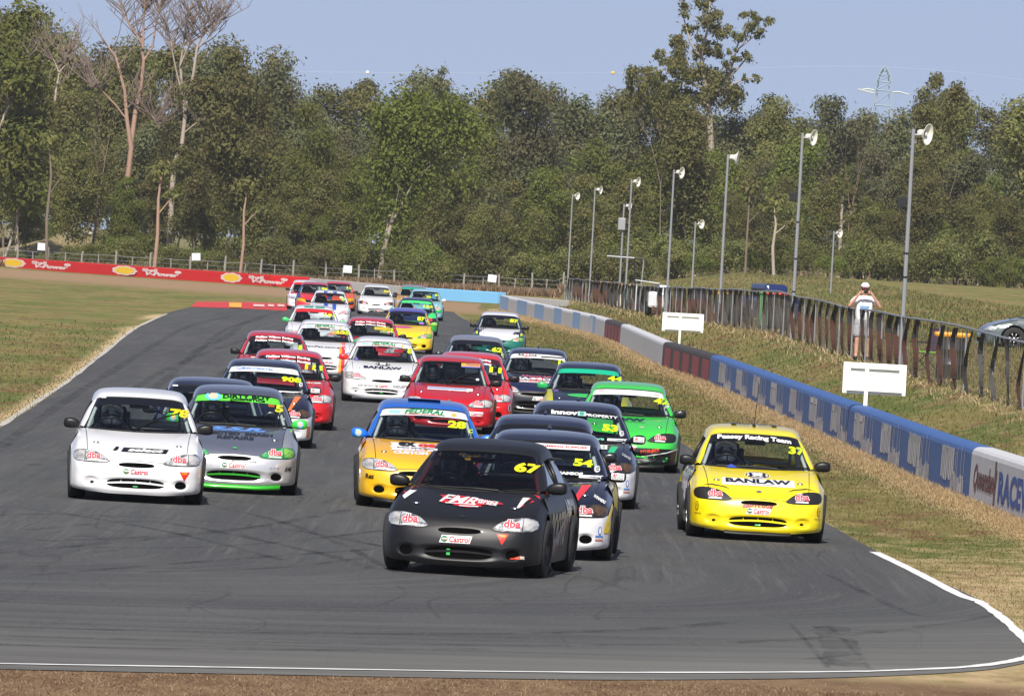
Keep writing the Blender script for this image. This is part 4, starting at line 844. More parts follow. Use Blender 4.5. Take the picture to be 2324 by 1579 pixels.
def flat_poly(name, P, z, mat_, **k):
    bm = bmesh.new(); vs = []
    for x, y in P:
        if vs and (vs[-1].co-Vector((x, y, z))).length < 1e-4: continue
        vs.append(bm.verts.new((x, y, z)))
    bm.faces.new(vs); bmesh.ops.triangulate(bm, faces=bm.faces[:]); me = bpy.data.meshes.new(name); bm.to_mesh(me); bm.free()
    for p in me.polygons:
        if p.normal.z < 0: p.flip()
    return tag(link(name, me, mat_), **k)
flat_poly('race_track', TP, .006, ASPH, kind='structure')
def ribbon(name, P, w, z, mat_, side=0, jag=0, **k):
    P = [np.array(p[:2]) for p in P]; L, R = [], []
    for i, p in enumerate(P):
        t = P[min(i+1, len(P)-1)]-P[max(i-1, 0)]; t = t/np.linalg.norm(t); n = np.array([-t[1], t[0]])
        ww = w*(1+jag*(random.random()-.5)); L.append((*(p+n*(side+ww/2)), z)); R.append((*(p+n*(side-ww/2)), z))
    mb = MB(); mb.grid([L, R][::-1]); return tag(mb.build(name, mat_), **k)
def dens(P, d):
    o = [np.array(P[0][:2], float)]
    for p in P[1:]:
        p = np.array(p[:2], float); n = max(1, int(np.linalg.norm(p-o[-1])/d)); a0 = o[-1]
        for i in range(1, n+1): o.append(a0+(p-a0)*i/n)
    return o
LINE = mat('worn_white_paint', (.78, .78, .77), .7, noise=.2, nscale=5)
wl = smooth([gp(*p)[:2] for p in [(1985, 1254), (2060, 1290), (2120, 1321), (2180, 1352), (2221, 1366)]], 5); ribbon('edge_line', wl, .13, .012, LINE, jag=.15, kind='structure')
wl = smooth([gp(*p)[:2] for p in [(2221, 1366), (2270, 1400), (2310, 1436), (2345, 1470), (2340, 1488), (2300, 1501), (2200, 1514.5), (2050, 1522), (1900, 1526), (1500, 1528), (1162, 1526), (800, 1521), (400, 1514.5), (0, 1508), (-400, 1500)]], 8); ribbon('edge_line', wl, .11, .012, LINE, jag=.5, kind='structure')
wl = smooth([gp(*p)[:2] for p in [(0, 968), (80, 914), (150, 868), (225, 809), (300, 750), (340, 729), (378, 713)]], 8); ribbon('edge_line', wl, .11, .012, mat('dusty_white_paint', (.50, .47, .41), .8, noise=.3, nscale=5), jag=.6, kind='structure')
# light asphalt shoulder outside the right line, pale gravelly edge
SHO = mat('shoulder_asphalt', (.10, .098, .092), .9, noise=.35, nscale=6, bump=.3)
0 and ribbon('track_shoulder', [tuple(p) for p in RS[12:78]], .22, .016, SHO, side=.0, jag=.8, kind='structure')
# rubber marks laid across the racing surface
m = bpy.data.materials.new('tyre_rubber_marks'); m.use_nodes = True; nt = m.node_tree; b = nt.nodes['Principled BSDF']; b.inputs['Base Color'].default_value = (.018, .018, .019, 1); b.inputs['Roughness'].default_value = .75
tr_ = nd(nt, 'ShaderNodeBsdfTransparent'); mxs = nd(nt, 'ShaderNodeMixShader'); g_n = nd(nt, 'ShaderNodeNewGeometry'); nt.links.new(ramp(nt, noise(nt, g_n.outputs['Position'], 1.0, 6, .7, (2.5, .5, 1)), .38, .75, .0, .42), mxs.inputs[0]); nt.links.new(tr_.outputs[0], mxs.inputs[1]); nt.links.new(b.outputs[0], mxs.inputs[2]); nt.links.new(mxs.outputs[0], nt.nodes['Material Output'].inputs[0]); SKM = m
def marks(P, w, gap=None):
    c_ = smooth([gp(*p)[:2] for p in P], 8)
    for sd in ((0,) if gap is None else (-gap/2, gap/2)): ribbon('rubber_mark', c_, w, .0095+.0004*random.random(), SKM, side=sd, jag=.3, kind='structure')
for P, w, g in (([(-80, 1195), (200, 1176), (520, 1196), (860, 1262), (1000, 1300)], .16, 1.3), ([(-80, 1262), (260, 1232), (520, 1206), (700, 1176), (790, 1158)], .14, None), ([(-80, 1218), (180, 1236), (480, 1226), (760, 1196)], .12, 1.2),
    ([(-80, 1320), (300, 1288), (640, 1262), (860, 1246)], .13, None), ([(20, 1150), (180, 1172), (420, 1216), (640, 1272)], .13, None), ([(330, 1300), (620, 1290), (820, 1268)], .10, None), ([(480, 1150), (620, 1180), (760, 1230), (900, 1300)], .12, None),
    ([(-80, 1432), (400, 1444), (900, 1452), (1400, 1450), (1700, 1436), (1850, 1420)], .20, 1.35), ([(-80, 1462), (300, 1472), (700, 1476), (1100, 1474)], .22, None), ([(1870, 1300), (1960, 1345), (2060, 1392), (2120, 1400)], .10, None),
    ([(1990, 1436), (2100, 1422), (2200, 1408), (2270, 1394)], .10, None), ([(1780, 1500), (1860, 1494), (1960, 1484)], .10, None), ([(1836, 1418), (1868, 1450), (1900, 1486), (1930, 1520)], .05, .35), ([(1886, 1424), (1900, 1452), (1916, 1490), (1922, 1514)], .34, None),
    ([(640, 706), (560, 730), (520, 760), (440, 800)], .25, None), ([(700, 745), (560, 790), (430, 850), (330, 930)], .18, 1.3), ([(560, 720), (470, 745), (400, 790), (250, 900), (60, 1060)], .2, 1.3)):
    marks(P, w, g)
# far mirage of the red barrier, its reflection painted as a flat strip
MIR_R = mat('mirage_red', lin((196, 56, 58)), .8, noise=.35, nscale=.6); MIR_Y = mat('mirage_yellow', lin((225, 170, 60)), .7); MIR_W = mat('mirage_white', lin((226, 190, 186)), .7, noise=.2, nscale=2)
q = [gp(446, 685.5), gp(560, 686.5), gp(655, 690), gp(1000, 706)]; q2 = [gp(432, 697), gp(560, 701), gp(650, 706), gp(1000, 722)]
mb = MB(); mb.grid([[(p.x, p.y, .015) for p in q2[:3]], [(p.x, p.y, .02) for p in q[:3]]]); kb = mb.build('painted_mirage', MIR_R); tag(kb, kind='structure')
mb = MB()
for x0, x1 in ((520, 548),):
    mb.grid([[(*gp(x0, 699)[:2], .045), (*gp(x1, 700)[:2], .045)], [(*gp(x0, 689)[:2], .06), (*gp(x1, 690)[:2], .06)]])
mb.build('mirage_emblem', MIR_Y, kb)
mb = MB()
for x0, x1 in ((575, 600), (608, 622), (630, 645)): mb.grid([[(*gp(x0, 697)[:2], .045), (*gp(x1, 698)[:2], .045)], [(*gp(x0, 693)[:2], .06), (*gp(x1, 694)[:2], .06)]])
mb.build('mirage_lettering', MIR_W, kb)
# ------------------------------------------------------------------ concrete barriers beside the track
WH = .84
def wall_sec(y0, y1, m_, label, grp='concrete barriers beside the track', h=WH, name='concrete_barrier', path=None, base=-.05, step=4):
    X = path or XW; n = max(2, int(abs(y1-y0)/step)+1); Y = np.linspace(y0, y1, n); prof = [(0, base), (.0, .1), (.012, h-.10), (.03, h-.045), (.07, h-.012), (.12, h), (.30, h), (.35, h-.03), (.38, h-.1), (.40, base)]
    G = []
    for y in Y:
        t = np.array([float(X(y+1))-float(X(y-1)), 2.0]); t /= np.linalg.norm(t); nrm = np.array([t[1], -t[0]])
        G.append([(float(X(y))+nrm[0]*d, y+nrm[1]*d, z) for d, z in prof])
    mb = MB(); mb.grid(G); k = len(prof)
    mb.f.append(tuple(range(k))); mb.f.append(tuple((n-1)*k+i for i in range(k))[::-1])
    me = mb.me(name); me.polygons.foreach_set('use_smooth', [False]*len(me.polygons))
    return tag(link(name, me, m_), label, 'barrier', grp)
def wallp(y, z, off=.004, X=None):
    X = X or XW; t = np.array([float(X(y+1))-float(X(y-1)), 2.0]); t /= np.linalg.norm(t)
    return (float(X(y))-t[1]*off+(.012*(z-.1)/.64 if z > .1 else 0), y+t[0]*off, z)
def wall_rect(parent, name, y0, y1, z0, z1, m_, off=.004, X=None, mb=None):
    own = mb is None; mb = mb or MB(); n = max(2, int(abs(y1-y0)/3)+2)
    mb.grid([[wallp(y, z0, off, X) for y in np.linspace(y0, y1, n)], [wallp(y, z1, off, X) for y in np.linspace(y0, y1, n)]])
    if own: return mb.build(name, m_, parent)
def wall_text(parent, txt, yc, zc, w, h, m_, off=.006, X=None, name='lettering', **k):
    V, F = text2d(txt, k.get('o', .02), k.get('sh', 0), k.get('sp', 1), .25); mb = MB()
    mb.add([wallp(yc-u*w, zc+v*h, off, X) for u, v in V], F); return mb.build(name, m_, parent)
cgrey = mat('pale_concrete_paint', lin((196, 197, 202)), .8, noise=.10, nscale=1.5, bump=.1); cdark = mat('dark_barrier_paint', lin((62, 58, 60)), .8, noise=.15, nscale=2)
cred = mat('faded_red_paint', lin((150, 66, 74)), .8, noise=.28, nscale=3); cblue = mat('blue_barrier_paint', lin((62, 98, 158)), .62, noise=.12, nscale=1.2)
clb = mat('light_blue_paint', lin((140, 176, 218)), .8, noise=.08, nscale=2); clet = mat('pale_grey_lettering', lin((206, 204, 206)), .8, noise=.2, nscale=6)
w1 = wall_sec(484, 352, cgrey, 'pale grey concrete barrier with light blue vertical stripes, farthest section beside the track')
for i, (a0, a1) in enumerate(((484, 470), (456, 442), (431, 420), (408, 400), (388, 381), (371.5, 365))): wall_rect(w1, 'painted_stripe', a0, a1, .0, WH-.02, clb)
def redsec(y0, y1, lab):
    w = wall_sec(y0, y1, cdark, lab); L = (y0-y1)/5
    for i in range(5): wall_rect(w, 'red_panel', y0-L*(i+.26), y0-L*(i+.94), .0 if i else .0, WH-.14, cred)
w_ = redsec(352, 332, 'dark framed barrier section with five faded red panels next to the striped section')
w2 = wall_sec(332, 272, cgrey, 'plain pale grey concrete barrier section between two red panelled sections')
redsec(272, 242, 'dark framed barrier section with five faded red panels next to the blue section')
YB = 134.0
w3 = wall_sec(242, YB, cblue, 'long blue concrete barrier section with repeated worn grey lettering')
YL = 242
pxs = [(1631, 1660), (1670, 1697), (1708, 1738), (1748, 1778), (1791, 1823), (1836, 1870), (1885, 1925), (1937, 1982), (1998, 2044), (2060, 2110), (2135, 2190)]
def col_to_y(px):
    lo, hi = 100., 480.
    for _ in range(40):
        md = (lo+hi)/2; P_ = Vector((float(XW(md)), md, .5)); v = CR.transposed() @ (P_-Vector((0, 0, CAMH))); x_ = 1162+FPX*v.x/(-v.z)
        if x_ > px: lo = md
        else: hi = md
    return (lo+hi)/2
for x0, x1 in pxs:
    ya, yb_ = col_to_y(x0), col_to_y(x1); W = ya-yb_; mb = MB(); rr = random.Random(int(x0))
    # tall block of close strokes then a lower word with rising strokes
    def bar(u, du, z0, z1): wall_rect(w3, '', ya-u*W, ya-(u+du)*W, z0, z1, clet, .006, mb=mb)
    u = .02
    while u < .50:
        du = rr.uniform(.030, .060); bar(u, du, .27+rr.uniform(-.02, .03), rr.choice((.74, .74, .75, .60)) if u < .4 else .74); u += du+rr.uniform(.010, .024)
    bar(.02, .46, .62, .73)
    u = .44
    while u < .97:
        du = rr.uniform(.022, .045); bar(u, du, rr.uniform(.08, .16), rr.uniform(.32, .44)); u += du+rr.uniform(.008, .020)
    bar(.46, .50, .16, .28)
    for u, z1 in ((.60, .70), (.66, .76), (.82, .80), (.93, .72)): bar(u, .014, .36, z1)
    for k_ in range(3): u = .5+.45*rr.random(); bar(u, .016, rr.uniform(-.02, .04), .12)
    mb.build('lettering', clet, w3)
YB2 = col_to_y(2203)
w4 = wall_sec(YB, 90, cgrey, 'white concrete barrier section with brown script and blue capitals at the right edge')
qa, qb = col_to_y(2210), col_to_y(2262)
wall_text(w4, 'Queensland', (qa+qb)/2, .43, qa-qb, .40, mat('brown_lettering', lin((112, 72, 74)), .8), sh=.3, o=.03)
wall_rect(w4, 'lettering', qb+.5, qb+.2, .10, .74, _M['brown_lettering']); 
ra, rb_ = col_to_y(2266), col_to_y(2370)
wall_text(w4, 'RACEWAY', (ra+rb_)/2, .42, ra-rb_, .42, mat('blue_lettering', lin((60, 88, 160)), .8), o=.04)
# ---- far barriers round the outside of the corner
BXs = [(p.x, p.y) for p in BARP]
bp_ = sorted([(p.x, p.y) for p in BARP])
def far_wall(px0, px1, mtl, lab, h=.66, name='concrete_barrier', letter=None, extra=0):
    a0 = gp(px0, np.interp(px0, [-600, 0, 300, 650, 700, 950, 1145, 1400], [565, 607, 628, 652, 655, 678, 690, 712])); pts = []
    for px in np.linspace(px0, px1, 12): 
        g = gp(px, np.interp(px, [-600, 0, 300, 650, 700, 950, 1145, 1400], [565, 607, 628, 652, 655, 678, 690, 712])); pts.append(g)
    mb = MB(); G = []
    for g in pts: G.append([(g.x, g.y, -.1), (g.x, g.y, h-.04), (g.x, g.y+.05, h), (g.x, g.y+.3, h), (g.x, g.y+.3, -.1)])
    mb.grid(G); mb.f.append((0, 1, 2, 3, 4)); k = len(pts)*5-5; mb.f.append((k+4, k+3, k+2, k+1, k))
    return tag(mb.build(name, mtl), lab, 'barrier', 'concrete barriers round the far corner'), pts
fred = mat('bright_red_paint', lin((214, 26, 30)), .7, noise=.06, nscale=1); fwh = mat('far_white_paint', lin((216, 212, 210)), .8, noise=.1, nscale=1); flb = mat('sky_blue_paint', lin((120, 182, 226)), .7, noise=.04, nscale=1)
wr, rp = far_wall(-260, 700, fred, 'long bright red barrier with yellow shell emblems and white script behind the infield', .70)
def fwp(px, z, off=.02):
    g = gp(px, np.interp(px, [-600, 0, 300, 650, 700, 950, 1145, 1400], [565, 607, 628, 652, 655, 678, 690, 712])); return (g.x, g.y-off, z)
EMY = mat('emblem_yellow', lin((250, 205, 50)), .7); EMW = mat('emblem_white', lin((236, 214, 214)), .7)
for cx in (29, 282, 524):
    for rx, rz, m_, off in ((28 if cx < 500 else 24, .30, EMW, .02), (21 if cx < 500 else 18, .225, EMY, .03)):
        n = 36; mb = MB(); o = [fwp(cx+rx*math.cos(2*math.pi*k/n)*(1+.06*math.cos(9*2*math.pi*k/n)), .37+rz*math.sin(2*math.pi*k/n)*(1+.06*math.cos(9*2*math.pi*k/n)), off) for k in range(n)]
        mb.add(o+[fwp(cx, .37, off)], [(k, (k+1) % n, n) for k in range(n)]); mb.build('emblem', m_, wr)
def ftext(t, px, z, w, h, m_, par, **k):
    V_, F_t = text2d(t, k.get('o', .03), k.get('sh', 0), 1, .5); mb = MB(); mb.add([fwp(px+u*w, z+v*h, .03) for u, v in V_], F_t); mb.build('lettering', m_, par)
for cx in (74, 325, 566):
    ftext('Shell', cx+14, .50, 34, .20, EMW, wr, o=.05); ftext('V-Power', cx+42, .28, 76, .26, EMW, wr, o=.06, sh=.25); o = [fwp(cx+78+8*math.cos(q_), .47+.10*math.sin(q_), .03) for q_ in np.linspace(0, 6.28, 14)[:-1]]; MB().add(o, [tuple(range(13))]).build('emblem', EMW, wr)
ww, _ = far_wall(701, 952, fwh, 'white barrier between the red and the sky blue barriers, behind the last cars', .66); ftext('NSC', 778, .3, 22, .4, mat('pale_blue_lettering', lin((120, 150, 220)), .7), ww)
far_wall(953, 1147, flb, 'sky blue barrier at the end of the far corner', .66)
far_wall(1148, 1290, fwh, 'white barrier to the right of the sky blue barrier', .50)
# ------------------------------------------------------------------ mesh fence on the right bank
FH = 1.2
GALV = mat('galvanised_steel', (.33, .34, .36), .5, .4, noise=.1, nscale=3); MD = mat('dark_mesh', (.038, .033, .032), .8); MR = mat('rusty_mesh', (.085, .032, .018), .85); MG = mat('grey_mesh', (.105, .095, .085), .7)
fence = empty('mesh_fence', 'wire mesh fence with grey top rail and wavy dark and rusty folds', 'fence', (float(XF(165)), 165, float(ZF(165))))
def fp(y, h): return Vector((float(XF(y)), y, float(ZF(y))+h-.02))
def rel(mb): off = fence.location; mb.v = [(v[0]-off[0], v[1]-off[1], v[2]-off[2]) for v in mb.v]; return mb
Ys = [112]
while Ys[-1] < 579: Ys.append(Ys[-1]+2.4)
sag = [.02*math.sin(y*.21)+.015*math.sin(y*.07+1) for y in Ys]
mb = MB(); mb.tube([fp(y, FH+s_) for y, s_ in zip(Ys, sag)], .024, 6); rel(mb).build('top_rail', GALV, fence)
for y in Ys[::3]: mb = MB(); mb.tube([fp(y, -.1), fp(y, FH)], .022, 6); rel(mb).build('post', GALV, fence)
# folds of the hanging mesh
def in_seg(px):  # rusty stretches seen in the picture
    return 1300 < px < 1380 or 1480 < px < 1640 or 1790 < px < 2175 or px > 2290
rr = random.Random(3); fold_rest = {'r': MB(), 'd': MB(), 'g': MB()}; nf = 0; px = 2350.
def fyq(px, lo=112., hi=578.):
    for _ in range(30):
        md = (lo+hi)/2; v = CR.transposed() @ (fp(md, .3)-Vector((0, 0, CAMH)))
        if 1162+FPX*v.x/(-v.z) > px: lo = md
        else: hi = md
    return (lo+hi)/2
while px > 1286:
    y = fyq(px); s_ = FPX/y; sp_ = (.15 if px < 2100 else .22)+.05*rr.random(); w = sp_*rr.uniform(.22, .36)*(.62 if px > 2100 else 1)*(1+(y > 300)*.35); ph = rr.uniform(-.4, .5); zz = np.linspace(FH-.01, .02, 13); amp = rr.uniform(.02, .055)*(-1 if px < 1800 and px > 1500 else 1)
    key = 'r' if in_seg(px) else ('d' if rr.random() < .5 else 'g'); L, R = [], []
    for i, z in enumerate(zz):
        t = i/12; o_ = -amp*math.sin(t*2.9+ph)+.008*math.sin(t*11+ph*9)+.05*max(0, t-.8)*5*.25; ww_ = w*(.85+.35*math.sin(t*3.0+ph*2))*(1-.45*max(0, t-.85)*6.6)
        b_ = fp(y, z); yy = .5*math.sin(t*5+ph*3); L.append(tuple(b_+Vector((o_-ww_, yy-.15, 0)))); R.append(tuple(b_+Vector((o_+ww_, yy+.15, 0))))
    tops = MB().grid([L[:5], R[:5]]); bots = MB().grid([L[4:], R[4:]])
    if nf < 48: rel(tops).build('mesh_fold', MD, fence); rel(bots).build('mesh_fold', {'r': MR, 'd': MD, 'g': MG}[key], fence)
    else: fold_rest['d'].add(tops.v, tops.f); fold_rest[key].add(bots.v, bots.f)
    nf += 1; px -= sp_*s_
for k_, m_ in (('r', MR), ('d', MD), ('g', MG)): o = rel(fold_rest[k_]).build('mesh_folds', m_, fence); o['kind'] = 'stuff'
# fine wires across the openings
mb = MB(); 
y0 = 113.
while y0 < 560:
    a_p, b_p = fp(y0, .05), fp(y0+rr.uniform(-.4, .4), FH-.03); tw_ = .004; mb.add([a_p-Vector((tw_, 0, 0)), a_p+Vector((tw_, 0, 0)), b_p+Vector((tw_, 0, 0)), b_p-Vector((tw_, 0, 0))], [(0, 1, 2, 3)]); y0 += .40 if y0 < 330 else .9
rel(mb).build('wire_mesh', mat('wire_brown', (.085, .07, .055), .8), fence)['kind'] = 'stuff'
# ------------------------------------------------------------------ horn loudspeaker poles
HORN = mat('cream_horn', lin((226, 224, 214)), .5, coat=.2); HDK = mat('horn_throat', (.10, .10, .10), .6); LAMPB = mat('floodlight_black', (.02, .02, .022), .5)
horn_prof = [(.05, -.30), (.07, -.26), (.075, -.16), (.09, -.10), (.15, 0), (.20, .055), (.215, .06), (.215, .05), (.19, .03), (.135, -.03), (.06, -.1)]
def horn_pole(px, ytop, y, dirx, label, horn=True, extra=None, name='loudspeaker_pole', thick=.045, sz=1.0, off=0):
    # y: distance along the fence
    b_ = fp(y, 0); b_.x += off; v = CR.transposed() @ (b_-Vector((0, 0, CAMH))); s = FPX/(-v.z); bx_ = 1162+FPX*v.x/(-v.z)
    ybase = 789.5-FPX*v.y/(-v.z); H = (ybase-ytop)/s
    root = empty(name, label, 'pole', tuple(b_), 0, 'loudspeaker poles along the fence')
    MB().tube([(0, 0, -.2), (0, 0, H*.5), (0, 0, H)], [thick*1.1, thick, thick*.8], 8).build('pole', GALV, root)
    if horn:
        d = Vector((dirx, -math.sqrt(max(0, 1-dirx*dirx))*.9, -.12)).normalized(); Mh = Matrix.Translation((.16*(1 if dirx >= 0 else -1)*sz+.12, 0, H-.10)) @ d.to_track_quat('Z', 'Y').to_matrix().to_4x4() @ Matrix.Diagonal((sz*.60, sz*.80, sz*.62, 1))
        h = MB().lathe([(r*1.35, z*1.2) for r, z in horn_prof], 20, Mh).build('horn', HORN, root, True)
        MB().lathe([(.001, .02), (.05, .01), (.055, -.06)], 12, Mh).build('horn_driver', HORN, h, True)
        MB().lathe([(.085, -.11), (.001, -.11)], 12, Mh).build('horn_throat', HDK, h)
        MB().tube([(0, 0, H-.12), (.12, 0, H-.12), (.2, 0, H-.1)], .018, 6).build('bracket', GALV, root)
    for e_ in (extra or []):
        if e_[0] == 'flood': MB().box((-.16, -.05, H-e_[1]), (.20, .10, .24), Matrix.Rotation(.25, 3, 'Z'), .015).box((-.06, 0, H-e_[1]-.12), (.12, .03, .03)).build('floodlight', LAMPB, root)
        if e_[0] == 'box': MB().box((-.06, -.1, H-e_[1]), (.34, .16, .55), None, .02).build('cabinet', GALV, root)
        if e_[0] == 'bands':
            for z in e_[1]: MB().tube([(0, 0, H-z), (0, 0, H-z-.04)], thick*1.25, 8).build('clamp', LAMPB, root)
    return root
def fy(px, lo=112., hi=578.):
    for _ in range(40):
        md = (lo+hi)/2; v = CR.transposed() @ (fp(md, .3)-Vector((0, 0, CAMH))); x_ = 1162+FPX*v.x/(-v.z)
        if x_ > px: lo = md
        else: hi = md
    return (lo+hi)/2
horn_pole(2050, 292, fy(2044), .75, 'tallest grey loudspeaker pole with cream horn and black floodlight, right of the photographer', extra=[('flood', 1.55), ('bands', (2.6, 3.1))], sz=1.0)
horn_pole(1802, 302, fy(1797), .8, 'grey loudspeaker pole with cream horn and small black lamp, left of the photographer', extra=[('flood', 1.75), ('bands', (2.4, 3.4, 4.3))])
horn_pole(1635, 350, fy(1632), .97, 'grey loudspeaker pole whose horn points sideways to the right above the white board')
horn_pole(1516, 385, fy(1512), .75, 'grey loudspeaker pole beside the white cloth heap behind the fence')
horn_pole(1420, 407, fy(1418), .8, 'thin grey loudspeaker pole just left of the gantry post')
horn_pole(1408, 462, fy(1404), .8, 'short grey loudspeaker pole carrying a grey cabinet halfway up', extra=[('box', .95)], sz=.85)
horn_pole(1341, 426, fy(1337), .85, 'grey loudspeaker pole second from the left end of the fence')
horn_pole(1290, 440, fy(1287), .6, 'grey loudspeaker pole at the far left end of the fence')
horn_pole(1811, 524, 480, .6, 'low distant loudspeaker pole right behind the one left of the photographer', off=11.2, sz=1.0)
horn_pole(1523, 503, 470, .6, 'low distant loudspeaker pole behind the one beside the white cloth heap', off=4.9-.9, sz=1.0)
# ------------------------------------------------------------------ boards, gantry, bins and so on along the bank
WPNT = mat('white_board_paint', lin((236, 236, 230)), .6, noise=.06, nscale=3)
def board(px, py, Z, w, h, post, label, rz=0):
    c_ = at(px, py, Z); gz = float(ground_z(c_.x, c_.y)); root = empty('sign_board', label, 'board', (c_.x, c_.y, gz), rz, 'white boards on the bank seen from behind'); H = c_.z-gz
    mb = MB(); mb.box((0, .02, H), (w, .02, h), None, .008); mb.build('panel', WPNT, root)
    mb = MB(); fw, fh = w*.82, h*.72; t = .045
    mb.box((0, -.02, H+fh/2), (fw, .05, t)); mb.box((0, -.02, H-fh/2), (fw, .05, t)); mb.box((-fw/2, -.021, H), (t*1.3, .05, fh+t)); mb.box((fw/2, -.021, H), (t*1.3, .05, fh+t)); mb.build('frame', WPNT, root)
    mb = MB(); mb.box((post, -.07, H/2), (.07, .06, H+h), None, .005); mb.build('post', WPNT, root)
    mb = MB(); mb.box((0, .0315, H), (w+.05, .003, h+.05)); return root
board(1985, 860, 168, 1.10, .54, -.14, 'larger white board on a post close behind the blue barrier')
board(1550, 732, 290, 1.24, .56, -.08, 'smaller white board on a post behind the red panelled barrier')
# recovery gantry: leaning post with arm
g0 = gp(1446, 716, .55); gr = empty('gantry_post', 'dark steel post with long horizontal arm standing behind the barrier', 'post', tuple(g0))
s_g = (716-563-16)/(CAMH-.55); k = 1/s_g
STL = mat('dark_steel', (.03, .03, .032), .5, .3)
MB().tube([(0, 0, 0), (.10, 0, 65*k), (.16, 0, 122*k), (.10, 0, 129*k), (-.4, 0, 130*k), (-76*k, 0, 131*k)], .035, 6).build('mast_and_arm', GALV, gr)
MB().tube([(-.18, 0, 62*k), (-.22, 0, 100*k), (-.26, 0, 128*k)], .035, 6).tube([(-.26, -.02, 130*k), (.12, -.02, 129*k)], .04, 6).tube([(-.5, 0, 132*k), (-73*k, 0, 134*k)], .02, 6).build('brace', STL, gr)
MB().tube([(-.22, 0, 100*k), (.12, 0, 98*k)], .02, 6).tube([(-.18, 0, 62*k), (-.05, 0, 60*k)], .02, 6).tube([(-.16, 0, 0), (-.18, 0, 64*k)], .03, 6).box((-.1, -.05, .14), (.18, .12, .28)).build('lower_strut', STL, gr)
RW = mat('red_cover', lin((196, 50, 58)), .6, noise=.3, nscale=6); PW = mat('pale_plastic', lin((214, 200, 200)), .5, noise=.1, nscale=6)
def ext(dx_, lab, m_):
    p_ = g0+Vector((dx_, .2, 0)); r_ = empty('fire_extinguisher', lab, 'extinguisher', tuple(p_), 0, 'extinguishers hung on the gantry post')
    MB().lathe([(.001, .36), (.09, .37), (.095, .42), (.095, .88), (.07, .96), (.03, .99), (.03, 1.04), (.001, 1.04)], 14).build('cylinder', m_, r_, True); MB().box((.02, -.02, 1.07), (.12, .04, .05)).tube([(.03, 0, 1.0), (.11, -.03, .9), (.11, -.04, .55)], .012, 6).build('valve_and_hose', STL, r_)
    MB().lathe([(.096, .60), (.0965, .61), (.0965, .75), (.096, .76)], 14).build('label_band', PW, r_)
ext(-.30, 'dark red extinguisher on the left side of the gantry post', mat('deep_red', lin((150, 20, 34)), .4)); ext(-.06, 'bright red extinguisher with pale cover on the right side of the gantry post', RW)
b0 = gp(1404, 702, .55); mb = MB(); mb.lathe([(.13, 0), (.14, .04), (.13, .1), (.13, .62), (.11, .70), (.05, .735), (.001, .74)], 16); o = mb.build('bollard', mat('cream_bollard', lin((236, 222, 192)), .6, noise=.1, nscale=4), None, True); o.location = b0; tag(o, 'cream rounded bollard between barrier and fence, left of the gantry post', 'bollard')
# wheelie bins with coloured lids behind the fence
BG = mat('bin_green', (.018, .075, .035), .5); BGL = mat('bin_light_green', (.09, .26, .10), .5); LY = mat('lid_yellow', lin((236, 160, 20)), .5); LR = mat('lid_red', lin((206, 60, 40)), .5); BD = mat('bin_dark', (.03, .035, .035), .55)
def bin_(px, y, dx_, label, body, lid, sc=1.0, grp='wheelie bins behind the mesh fence'):
    b_ = fp(y, 0); x_ = b_.x+dx_; r_ = empty('wheelie_bin', label, 'bin', (x_, y, float(ground_z(x_, y))-.02), -.2, grp); r_.scale = (sc,)*3
    bm = bmesh.new(); bmesh.ops.create_cube(bm, size=1)
    for v in bm.verts: f_ = 1 if v.co.z > 0 else .78; v.co = Vector((v.co.x*.56*f_, v.co.y*.62*f_, (v.co.z+.5)*.92+.08))
    bmesh.ops.bevel(bm, geom=bm.edges[:], offset=.03, segments=2, affect='EDGES'); me = bpy.data.meshes.new('bin_body'); bm.to_mesh(me); bm.free(); link('bin_body', me, body, r_)
    MB().box((0, -.01, 1.03), (.60, .68, .07), None, .03).build('lid', lid, r_); MB().tube([(-.24, .36, .96), (.24, .36, .96)], .02, 6).tube([(-.26, .27, .1), (.26, .27, .1)], .09, 12).build('handle_and_wheels', BD, r_)
bin_(0, fy(1333), .9, 'brown mesh-hidden bin with orange lid, farthest left of the bins', mat('bin_maroon', (.07, .03, .02), .6), LY)
bin_(0, fy(1382), .9, 'dark green bin with orange lid behind the cream bollard', BG, LY)
bin_(0, fy(1588), .9, 'green bin with bright yellow lid just left of a loudspeaker pole', BG, LY)
bin_(0, fy(1668), 1.0, 'pale green bin standing alone in the bend of the fence', BGL, BGL, 1.1)
bin_(0, fy(1690), 1.0, 'dark bin with red lid right behind the pale green bin', BD, LR, 1.1)
# drum with yellow lid near the photographer
yd = fy(2085); b_ = fp(yd, 0); r_ = empty('rubbish_drum', 'black drum with yellow lid behind the fence right of the photographer', 'drum', (b_.x+.65, yd, b_.z))
MB().lathe([(.001, 0), (.30, 0), (.31, .03), (.30, .30), (.315, .32), (.30, .34), (.30, .60), (.315, .62), (.30, .64), (.31, .86), (.001, .87)], 24).build('drum', mat('black_drum', (.03, .03, .032), .35, coat=.5), r_, True); MB().box((0, 0, .93), (.74, .6, .10), None, .04).build('lid', LY, r_)
